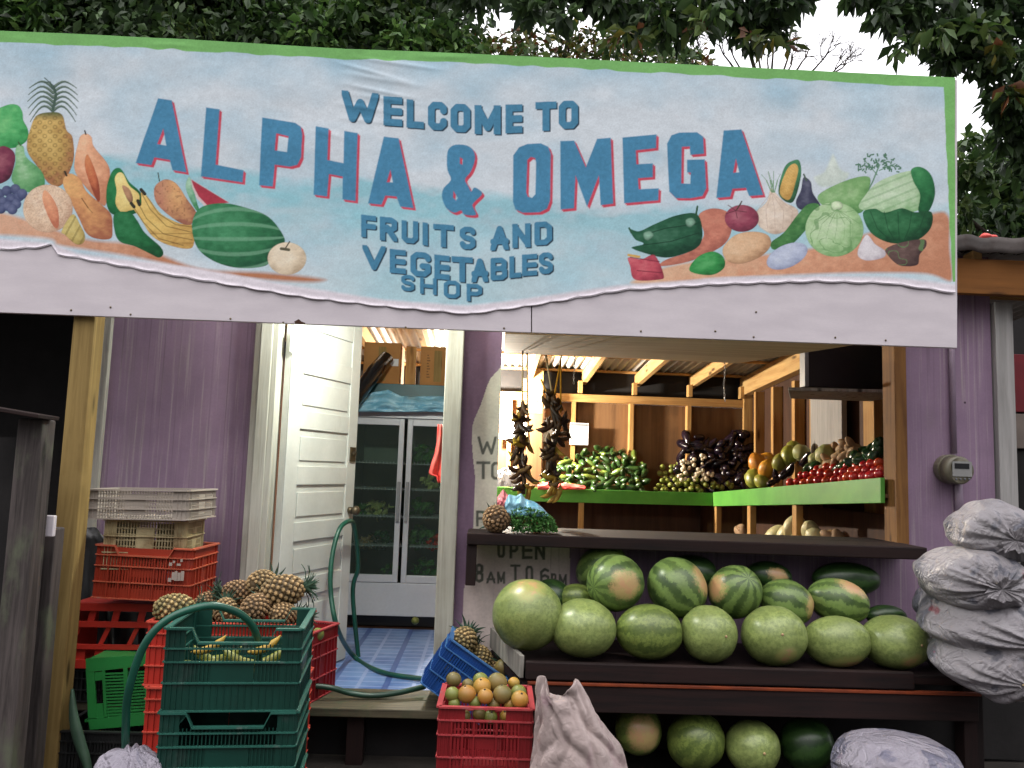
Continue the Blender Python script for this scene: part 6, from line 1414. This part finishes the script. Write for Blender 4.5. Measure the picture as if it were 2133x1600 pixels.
heap({'cucumber': 7, 'pale_cucumber': 2}, 1128, 1352, [(1128, 1000), (1150, 978), (1170, 965), (1200, 948), (1230, 944), (1262, 928), (1300, 940), (1330, 955), (1352, 985)], lambda x: 1012+(x-1130)*.02, 15, 9.5, back(.05),
     {'cucumber': 'dark green cucumber in the big heap on the back shelf', 'pale_cucumber': 'pale yellow-green cucumber in the big heap on the back shelf'}, 'cucumbers heaped on the back shelf', lambda: (random.uniform(-.5, .5), random.uniform(-.7, .7), random.choice((1.57, -1.57))+random.gauss(0, .75)), (.85, 1.15))
heap({'lime': 1}, 1366, 1470, [(1366, 1005), (1385, 970), (1425, 962), (1445, 985), (1470, 1008)], lambda x: 1020, 12, 9, back(.06), 'mottled lime in the heap between cucumbers and eggplants', 'limes heaped on the back shelf')
heap({'eggplant': 1}, 1398, 1562, [(1398, 1000), (1412, 950), (1430, 912), (1460, 905), (1480, 925), (1510, 905), (1550, 895), (1562, 930)], lambda x: 1016, 19, 13, lambda px, py, r: P(px, py, 8.02+min(.27, r*.03)), 'glossy dark eggplant in the tall dark heap at the shelf corner', 'eggplants heaped in the shelf corner')
for i in range(46):
    a = random.random()*6.28; r = math.sqrt(random.random()); px, py = 1449+38*r*math.cos(a), 979+34*r*math.sin(a); drop('onion', P(px, py, 7.86+(1012-py)*.0014), 'small pale round onion in the cluster in front of the eggplants', 'pale onions clustered on the back shelf', None, random.uniform(.7, 1.15))
for i in range(9): drop('lime', P(1500+random.uniform(-22, 30), 1012+random.uniform(-8, 4), 7.88), 'mottled lime lying at the shelf corner below the eggplants', 'limes at the shelf corner')
wing = lambda k0: (lambda px, py, r: PX(px, py, SX+.05+min(.36, r*k0)))
tb = lambda x: np.interp(x, [1480, 1840], [1026, 994])-5
heap({'tomato': 1}, 1628, 1840, [(1628, 1012), (1660, 992), (1700, 975), (1730, 968), (1760, 972), (1800, 962), (1840, 958)], tb, 15.5, 12, wing(.05), 'ripe red tomato in the row along the right green shelf', 'tomatoes along the right shelf', None, (.85, 1.1), .2)
z4 = lambda x, y: (1540+x/6.153, 900+y/6.153)
for kd, x, y, X, s, lb in [('squash', 230, 410, .12, 1.15, 'orange squash at the far end of the right shelf'), ('squash', 345, 490, .10, 1.05, 'ribbed yellow squash in front of the orange one'), ('green_squash', 190, 600, .06, 1.25, 'green ribbed squash at the corner of the two shelves'), ('green_squash', 290, 640, .06, .9, 'small green squash low by the purple onion'), ('squash', 340, 350, .2, .9, 'dull orange squash behind the ribbed yellow one'), ('green_squash', 520, 385, .16, .95, 'yellow-green squash in the middle of the right shelf'), ('green_squash', 640, 300, .22, 1.05, 'pale green squash at the back by the lit stud'), ('green_squash', 700, 210, .3, .95, 'green squash topping the right heap'), ('eggplant', 430, 640, .09, .6, 'purple eggplant low beside the tomatoes'), ('eggplant', 470, 560, .14, .75, 'dark eggplant behind the tomatoes, far end'), ('eggplant', 590, 520, .17, .75, 'dark eggplant lying behind the tomato row'), ('eggplant', 650, 480, .2, .8, 'dark eggplant in shade above the tomatoes'), ('eggplant', 850, 350, .27, .95, 'large dark eggplant beside the pale cabbage'), ('cabbage', 800, 270, .26, .9, 'round grey-green cabbage at the back of the right shelf'), ('cabbage', 1110, 290, .24, 1.0, 'pale cabbage under the white wall panel'), ('cabbage', 980, 350, .22, .7, 'small whitish cabbage beside the pale one'), ('pepper', 880, 460, .14, .9, 'dark pepper behind the first tomatoes'), ('pepper', 960, 440, .16, .9, 'dark pepper between tomatoes and cabbage')]:
    drop(kd, PX(*z4(x, y), SX+X), lb, None, (random.uniform(-.6, .6), random.uniform(.3, 1.2), random.random()*6), s)
for x, y in ((1250, 250), (1330, 200), (1400, 200), (1480, 210), (1300, 300), (1380, 300), (1450, 270), (1180, 400), (1150, 460), (1250, 350)):
    drop('ginger', PX(*z4(x, y), SX+.2+.1*(y < 260)), 'knobbly tan ginger root in the pile on the right shelf', 'ginger roots piled on the right shelf', None, 1.15)
for x, y in ((1480, 400), (1540, 340), (1600, 360), (1660, 300), (1720, 330), (1780, 270), (1620, 250), (1700, 220), (1780, 190), (1480, 330), (1560, 420), (1280, 490), (1340, 520), (1400, 440)):
    drop('pepper', PX(*z4(x, y), SX+.17+.1*(y < 300)), 'dark green pepper in the pile at the near end of the right shelf', 'green peppers piled on the right shelf', None, 1.05)
for x, y, s, lb in [(370, 1375, .8, 'cream squash lying at the left end of the lower shelf pile'), (500, 1320, 1.25, 'big cream squash leaning left in the lower shelf pile'), (620, 1310, 1.25, 'big cream squash in the middle of the lower shelf pile'), (720, 1180, 1.15, 'cream squash standing on top of the lower shelf pile'), (690, 1270, 1.1, 'cream squash behind the shelf leg'), (760, 1390, 1.0, 'cream squash low beside the shelf leg'), (910, 1260, 1.1, 'greenish squash right of the shelf leg'), (960, 1330, 1.0, 'shadowed squash right of the greenish one')]:
    drop('chayote', PX(*z4(x, y), SX+.08), lb, None, (random.uniform(-.9, .9), random.uniform(-.9, .9), random.random()*6), s)
for x, y, lb in [(20, 1300, 'brown root pile at the left of the lower shelf'), (80, 1330, 'brown root beside the shelf leg'), (1190, 1370, 'tan root lying on the lower shelf at right'), (1260, 1400, 'tan root beside the other one on the lower shelf')]:
    drop('ginger', PX(*z4(x, y), SX+.1), lb, None, None, 1.5)
# ---- counter: herb bundle, blue and pink bags
t = thing('herb_bunch', 'leafy green herb bunch heaped on the counter under the blue bag', 'herbs', P(1108, 1106, 4.2)); mb = MB(); rg = random.Random(4)
for i in range(1500):
    u = rg.random(); px = 1066+94*u; top_ = np.interp(px, [1066, 1085, 1120, 1150, 1162], [1062, 1056, 1060, 1076, 1104]); py = top_+(1108-top_)*rg.random()**1.1
    c = P(px, py, 4.14+rg.random()*.16); s = rg.uniform(.006, .012); n = Vector((rg.gauss(0, 1), rg.gauss(0, 1)-.5, rg.gauss(0, 1)+.7)).normalized(); a = n.orthogonal().normalized(); a = (Matrix.Rotation(rg.random()*6, 3, n) @ a); b = n.cross(a)
    mb.add([c-a*s, c-b*s*.6, c+a*s, c+b*s*.6, c+n*s*.35], [(0, 1, 4), (1, 2, 4), (2, 3, 4), (3, 0, 4)])
mb.build('leaves', M['herb'], t)
mb = MB()
for i in range(26): x = 1072+rg.random()*80; mb.tube([P(x, 1106, 4.17), P(x+rg.uniform(-6, 6), 1082, 4.2)], .0016, 4)
mb.build('stems', M['herb'], t)
film('blue_bag', 'pale blue plastic bag draped over the herb bunch on the counter', 'bag', 1052, 1142, [(1052, 1048), (1060, 1030), (1075, 1034), (1085, 1028), (1095, 1040), (1115, 1046), (1130, 1058), (1142, 1072)], 1076, 4.28, 'blue_bag', .02, 7)
film('pink_bag', 'small pink plastic bag behind the blue one at the pier', 'bag', 1036, 1064, [(1036, 1036), (1048, 1020), (1056, 1030), (1064, 1036)], 1056, 4.36, 'pink_bag', .015, 9)
# ================================================================= meter, neighbours, left fence
mt_ = thing('electric_meter', 'round grey electric meter with glass face on the right purple wall', 'meter', P(1990, 980, WY-.06))
c = P(1972, 977, WY); k = WY/FPX
mb = MB(); mb.tube([(c.x, WY-.001, c.z), (c.x, WY-.05, c.z)], .078, 24); mb.build('housing', M['meter_body'], mt_, bev=.004)
c2 = P(1992, 980, WY-.07); mb = MB(); mb.tube([(c2.x-.02, WY-.051, c2.z), (c2.x, WY-.115, c2.z), (c2.x, WY-.12, c2.z)], [.076, .074, .066], 24); mb.build('dial_drum', M['meter_body'], mt_, True)
q0, q1 = P(1984, 992, WY-.122), P(2024, 962, WY-.122); mb = MB(); mb.box(q0.x, q1.x, WY-.1235, WY-.1205, q0.z, q1.z); mb.build('face_plate', M['meter_face'], mt_)
q0, q1 = P(1989, 976, WY-.125), P(2019, 966, WY-.125); mb = MB(); mb.box(q0.x, q1.x, WY-.1255, WY-.124, q0.z, q1.z); mb.build('display', M['black'], mt_)
mb = MB()
for k2 in range(4): p = P(1992+k2*9, 998, WY-.122); mb.ball(p, .006, .003, .006, 8, 5)
mb.build('terminal_screw', M['ink'], mt_)
x_ = P(1984, 800, WY-.02).x; z_ = P(1984, 945, WY).z
mb = MB(); mb.tube([(x_, WY-.02, ROOF-.1), (x_, WY-.02, z_+.0)], .015, 10); mb.tube([(x_+.02, WY-.02, z_-.14), (x_+.02, WY-.02, P(1990, 1075, WY).z)], .02, 10); mb.build('conduit', M['pvc'], mt_, True)
ob = MB().hexa([(XR2+.25, 6.6, GZ), (7, 6.6, GZ), (7, 9, GZ), (XR2+.25, 9, GZ), (XR2+.25, 6.6, 3.5), (7, 6.6, 3.5), (7, 9, 3.5), (XR2+.25, 9, 3.5)])
nb = thing('neighbour_stall', 'dark neighbouring stall with red band beyond the white corner trim', 'stall', (5, 6.6, GZ)); ob.build('wall', M['black_wood'], nb)
for nm, m2, ya, yb2 in (('red_band', 'sign_red', 738, 858), ('beige_band', 'beige', 862, 934)):
    mb = MB(); mb.box(XR2+.26, 6.9, 6.57, 6.598, P(2120, yb2, 6.57).z, P(2120, ya, 6.57).z); mb.build(nm, M[m2], nb, bev=.004)
ob = MB(); p = P(2060, 487, 4.45)
for i in range(5): ob.ball(p+Vector((random.uniform(-.035, .035), random.uniform(-.03, .03), -.02+random.uniform(-.01, .01))), .035, .03, .014, 9, 6, Matrix.Rotation(random.uniform(-.5, .5), 3, 'Y'))
ob = ob.build('red_scrap', M['red_cloth'], None, True); tag(ob, 'crumpled red scrap lying on the old roof sheet at right', 'scrap')
shed = thing('neighbour_shed', 'dark unlit shed in the gap left of the purple wall', 'shed', (-4, 5.6, GZ))
mb = MB(); mb.box(-7, XL0-.12, 5.6, 9, GZ, 3.9); mb.build('wall', M['black_wood'], shed)
mb = corr(-7.2, XL0-.05, 3.95, 9.2, lambda y: 3.0+.1*(y-4)); mb.build('roof', M['black_wood'], shed, True, solid=.004)
fence = thing('side_fence', 'weathered grey fence posts with a pale rail at the left edge', 'fence', P(60, 1500, 3.3))
FYY = 3.3
a, b = P(34, 900, FYY).x, P(88, 900, FYY).x; mb = MB(); mb.box(a, b, FYY, FYY+.1, GZ, P(65, 872, FYY).z); mb.build('post', M['post_grey'], fence, bev=.008)
a2, b2 = P(84, 1150, FYY+.25).x, P(112, 1150, FYY+.25).x; mb = MB(); mb.box(a2, b2, FYY+.25, FYY+.33, GZ, P(100, 1100, FYY+.25).z); mb.build('post', M['post_grey'], fence, bev=.008)
p0, p1 = P(2, 1131, FYY+.12), P(114, 1064, FYY+.12); mb = MB(); mb.box(p0.x-.3, p1.x, FYY+.12, FYY+.145, p0.z+.03, p1.z-.02); mb.build('rail', M['board_white'], fence, bev=.004)
p0, p1 = P(-40, 846, FYY-.02), P(102, 870, FYY-.02); mb = MB(); mb.beam(p0, p1, .16, .016); mb.build('cap_rail', M['dark_wood'], fence, bev=.003)
mb = MB(); mb.box(p0.x-.5, b-.02, FYY+.11, FYY+.118, GZ, p1.z-.08); mb.build('board_panel', M['black_wood'], fence)
# leaf blade in the shadow behind the yellow post, and a dark tarp extended behind the crates as their shade
mb = MB(); cl_ = spl([P(150, 1435, 3.75), P(153, 1490, 3.72), P(164, 1540, 3.70), P(180, 1590, 3.68), P(190, 1640, 3.66)], 5); vs = []
for i_, p_ in enumerate(cl_):
    f_2 = i_/(len(cl_)-1); w_ = .004+.022*math.sin(math.pi*f_2); vs += [p_+Vector((-w_, 0, 0)), p_+Vector((0, -.006, 0)), p_+Vector((w_, .004, 0))]
mb.add(vs, [(3*k+q, 3*k+q+1, 3*k+q+4, 3*k+q+3) for k in range(len(cl_)-1) for q in (0, 1)]); ob = mb.build('fallen_leaf', M['pine_leaf'], None, True, solid=.002); tag(ob, 'long yellow-green leaf blade in the shadow at the foot of the yellow post', 'leaf')
film('tarp_shade_sheet', 'black plastic tarp at the corner of the wall, extended behind the crates in place of shade', 'tarp', 160, 345, [(160, 1100), (200, 1098), (216, 1120), (226, 1160), (234, 1262), (345, 1262)], 1500, 4.37, 'black', .02, 11)

# ================================================================= trees
def leaves(clumps, L, seed, cols, droop=.35):
    rg = np.random.default_rng(seed); V = []; C = []; 
    for c, r, n, ci in clumps:
        d = rg.normal(size=(n, 3)); d /= np.linalg.norm(d, axis=1)[:, None]; rad = rg.random(n)**.5
        pos = np.array(c)+d*rad[:, None]*np.array(r)
        dr = rg.normal(size=(n, 3))+d*.6; dr[:, 2] -= droop; dr /= np.linalg.norm(dr, axis=1)[:, None]
        nn = rg.normal(size=(n, 3)); nn[:, 2] += .8; s = np.cross(dr, nn); s /= np.linalg.norm(s, axis=1)[:, None]+1e-9; up = np.cross(s, dr)
        l = L*rg.uniform(.6, 1.25, n)[:, None]; w = l*rg.uniform(.2, .3, n)[:, None]
        b = pos; t = pos+dr*l-np.array([0, 0, 1])*l*.15; m = pos+dr*l*.55-up*l*.05; l1 = pos+dr*l*.55+s*w+up*w*.25; r1 = pos+dr*l*.55-s*w+up*w*.25
        V.append(np.stack([b, l1, t, r1, m], 1).reshape(-1, 3))
        pal = np.array(cols[ci]); k = rg.integers(0, len(pal), n); col = pal[k]*rg.uniform(.7, 1.3, n)[:, None]; C.append(np.repeat(col, 5, 0))
    V = np.concatenate(V); C = np.concatenate(C); n = len(V)//5; o = np.arange(n)[:, None]*5
    Fq = np.stack([o+np.array([0, 1, 2, 4]), o+np.array([0, 4, 2, 3])], 1).reshape(-1, 4)
    return V, Fq, C
DK = [lin(62, 86, 46), lin(50, 70, 40), lin(78, 106, 58), lin(44, 64, 40)]
MD = [lin(66, 96, 46), lin(86, 116, 56), lin(52, 76, 40), lin(100, 122, 60)]
LT = [lin(90, 130, 58), lin(110, 146, 70), lin(74, 112, 50), lin(60, 92, 44)]
YL = [lin(96, 110, 46), lin(76, 90, 40), lin(130, 120, 50), lin(58, 74, 34), lin(110, 66, 40)]
CO = [DK, MD, LT, YL]
rgt = random.Random(21)
def field(x0, x1, y0, y1, Y, n, r, per, ci, dY=1.0):
    out = []
    for i in range(n):
        p = P(rgt.uniform(x0, x1), rgt.uniform(y0, y1), Y+rgt.uniform(-dY, dY)); rr = r*rgt.uniform(.7, 1.3); out.append((p, (rr, rr, rr*.75), per, ci if isinstance(ci, int) else rgt.choice(ci)))
    return out
def at(L, Y, r, per, ci, dY=.3): return [(P(x, y, Y+rgt.uniform(-dY, dY)), (r*s, r*s, r*s*.8), int(per*s), ci) for x, y, s in L]
def tree(label, clumps, L, seed, trunk, droop=.35, name='tree', limbs=6):
    t = thing(name, label, 'tree', trunk[0][0]); V, Fq, C = leaves(clumps, L, seed, CO, droop); np_mesh('crown', V, Fq, M['leaf'], t, np.clip(C, .002, .5))
    mb = MB()
    for pts, rs in [trunk]+[([trunk[0][-1], trunk[0][-1]*.4+Vector(c[0])*.6+Vector((0, 0, .15)), Vector(c[0])], [trunk[1][-1]*.6, .04, .012]) for c in (clumps[::limbs] if limbs else [])]: mb.tube(pts, rs, 8)
    mb.build('trunk', M['bark'], t, True); return t
V3 = lambda *a: Vector(a)
tree('dark dense evergreen tree filling the sky behind the left of the sign', field(-120, 480, -120, 110, 10.2, 66, .62, 330, [0, 0, 0, 1]) + field(-60, 110, 15, 90, 9.2, 9, .34, 150, 2, .2) + field(-100, 420, -60, 90, 9.6, 16, .4, 120, 1, .3), .15, 1, ([V3(-4, 10.6, GZ), V3(-4.1, 10.6, 3), V3(-3.9, 10.5, 5.5)], [.22, .17, .1]))
tree('dark tree with lighter leaf sprays behind the middle of the sign', field(430, 960, -110, 120, 10.6, 62, .6, 320, [0, 0, 1]) + at([(590, 30, 1), (640, 70, 1), (700, 50, 1), (760, 60, .9), (690, 110, .8), (560, 70, .8), (830, 90, .8), (900, 100, .9), (930, 75, .8), (500, 40, .7), (610, 5, .9), (720, 10, .7), (860, 60, .7), (960, 110, .8), (790, 105, .8)], 9.5, .34, 120, 2) + at([(640, 40, 1), (730, 80, 1), (880, 80, 1), (800, 40, 1), (950, 90, .9)], 9.9, .45, 130, 1), .15, 2, ([V3(-1.3, 11, GZ), V3(-1.2, 11, 3), V3(-1.5, 10.9, 5.5)], [.22, .17, .1]))
tree('loose yellowish tree showing sky through its crown behind the lettering', at([(985, 85, .8), (1030, 110, .9), (1080, 100, .9), (1110, 75, .7), (1150, 115, .9), (1210, 118, .9), (1180, 85, .7), (1260, 122, .9), (1330, 128, 1), (1390, 122, .9), (1430, 130, .8), (1470, 140, .5), (1010, 135, 1), (1120, 140, 1), (1300, 105, .8), (1240, 80, .6), (1060, 130, 1), (1190, 140, 1)], 12.0, .42, 130, 3, .6) + at([(1350, 95, .7), (1410, 100, .8), (1440, 122, .5), (1320, 70, .6), (970, 105, .7), (1280, 90, .6), (1000, 120, .6), (1100, 115, .5)], 11.0, .36, 120, 1, .4), .14, 3, ([V3(1.6, 12.4, GZ), V3(1.5, 12.4, 3), V3(1.7, 12.2, 5.0)], [.2, .15, .08]))
tree('big-leaved tree overhanging the sign from the upper right', at([(1000, -20, .8), (955, -25, .7), (1090, -25, .9), (1150, 0, .7), (1175, 35, .4), (1105, 20, .5), (1270, 5, .9), (1320, 15, 1), (1370, 25, 1), (1420, 20, 1), (1470, 10, 1), (1340, 55, .7), (1400, 60, .7), (1520, 0, .9), (1555, 22, .8), (1545, 55, .5), (1600, 5, .8), (1600, 50, .5), (1570, 80, .3), (1625, 65, .35), (1670, -20, .6), (1780, -25, .6), (1850, 30, .6), (1820, -10, .6), (1640, 0, .6), (1890, 15, .9), (1920, 60, .9), (1960, 20, 1), (1985, 80, .9), (1975, 120, .5), (2010, 100, .7), (2040, 40, 1.2), (2090, 90, 1.1), (2120, 30, 1.2), (2060, 130, .8), (2105, 150, 1.1), (2130, 215, 1.1), (2090, 215, .7), (2110, 270, .9), (2140, 320, 1.1), (1200, -50, 1), (1350, -50, 1), (1500, -60, 1), (1880, -50, 1), (2000, -40, 1.2), (2100, -30, 1.2), (1240, -30, .8)], 7.2, .24, 130, 0, .22) + at([(1560, 70, .3), (1640, 90, .28), (1600, 78, .3), (1330, 75, .4), (2080, 100, .5), (1290, 70, .4), (2100, 190, .5), (1450, 55, .4)], 6.9, .2, 34, 3, .1) + at([(1880, 90, .5), (1950, 60, .7), (2050, 60, .8), (1380, 40, .6), (1480, 30, .6)], 6.9, .24, 50, 1, .1), .16, 4, ([V3(6.2, 7.6, GZ), V3(6.0, 7.6, 3), V3(5.2, 7.5, 5.6)], [.26, .2, .12]), .7, limbs=0)
tree('shadowy tree behind the old roof sheet at the right edge', field(2040, 2260, 320, 520, 9.5, 26, .5, 260, [0, 0, 1], .5) + at([(2015, 300, .35), (2045, 300, .4), (2020, 345, .6), (2000, 395, .6), (2000, 440, .6), (2060, 360, .7)], 8.6, .36, 140, 1), .16, 5, ([V3(7, 10, GZ), V3(6.9, 10, 2.5), V3(6.7, 9.8, 4)], [.2, .15, .1]))
# bare twiggy tree in the gap of sky
t = thing('bare_tree', 'bare twiggy tree against the white sky above the sign', 'tree', (7.5, 17, GZ)); mb = MB(); rg = random.Random(31)
def twig(p, d, l, r, dep):
    q = p+d*l; mid = (p+q)/2+Vector((rg.uniform(-1, 1), rg.uniform(-1, 1), rg.uniform(-1, 1)))*l*.08; mb.tube([p, mid, q], [r, r*.85, r*.7], 5, False)
    if dep:
        for i in range(3 if dep > 1 else 4):
            nd = (d+Vector((rg.gauss(0, .55), rg.gauss(0, .4), rg.gauss(.12, .35)))).normalized(); twig(p+(q-p)*rg.uniform(.45, 1), nd, l*rg.uniform(.55, .8), r*.62, dep-1)
root = P(1600, 260, 17); mb.tube([(root.x, 17, GZ), (root.x, 17, root.z)], [.16, .08], 8)
for x, y in ((1490, 150), (1520, 130), (1540, 140), (1560, 110), (1580, 120), (1610, 115), (1640, 125), (1670, 130), (1700, 140), (1740, 150), (1560, 95), (1640, 150), (1600, 140), (1720, 160)):
    tp = P(x, y, 17+rg.uniform(-.5, .5)); mb.tube([root, (root+tp)/2+Vector((0, 0, .1)), tp], [.05, .03, .02], 6, False); twig(tp, (tp-root).normalized(), .42, .02, 4)
mb.build('branches', M['bark'], t, True)
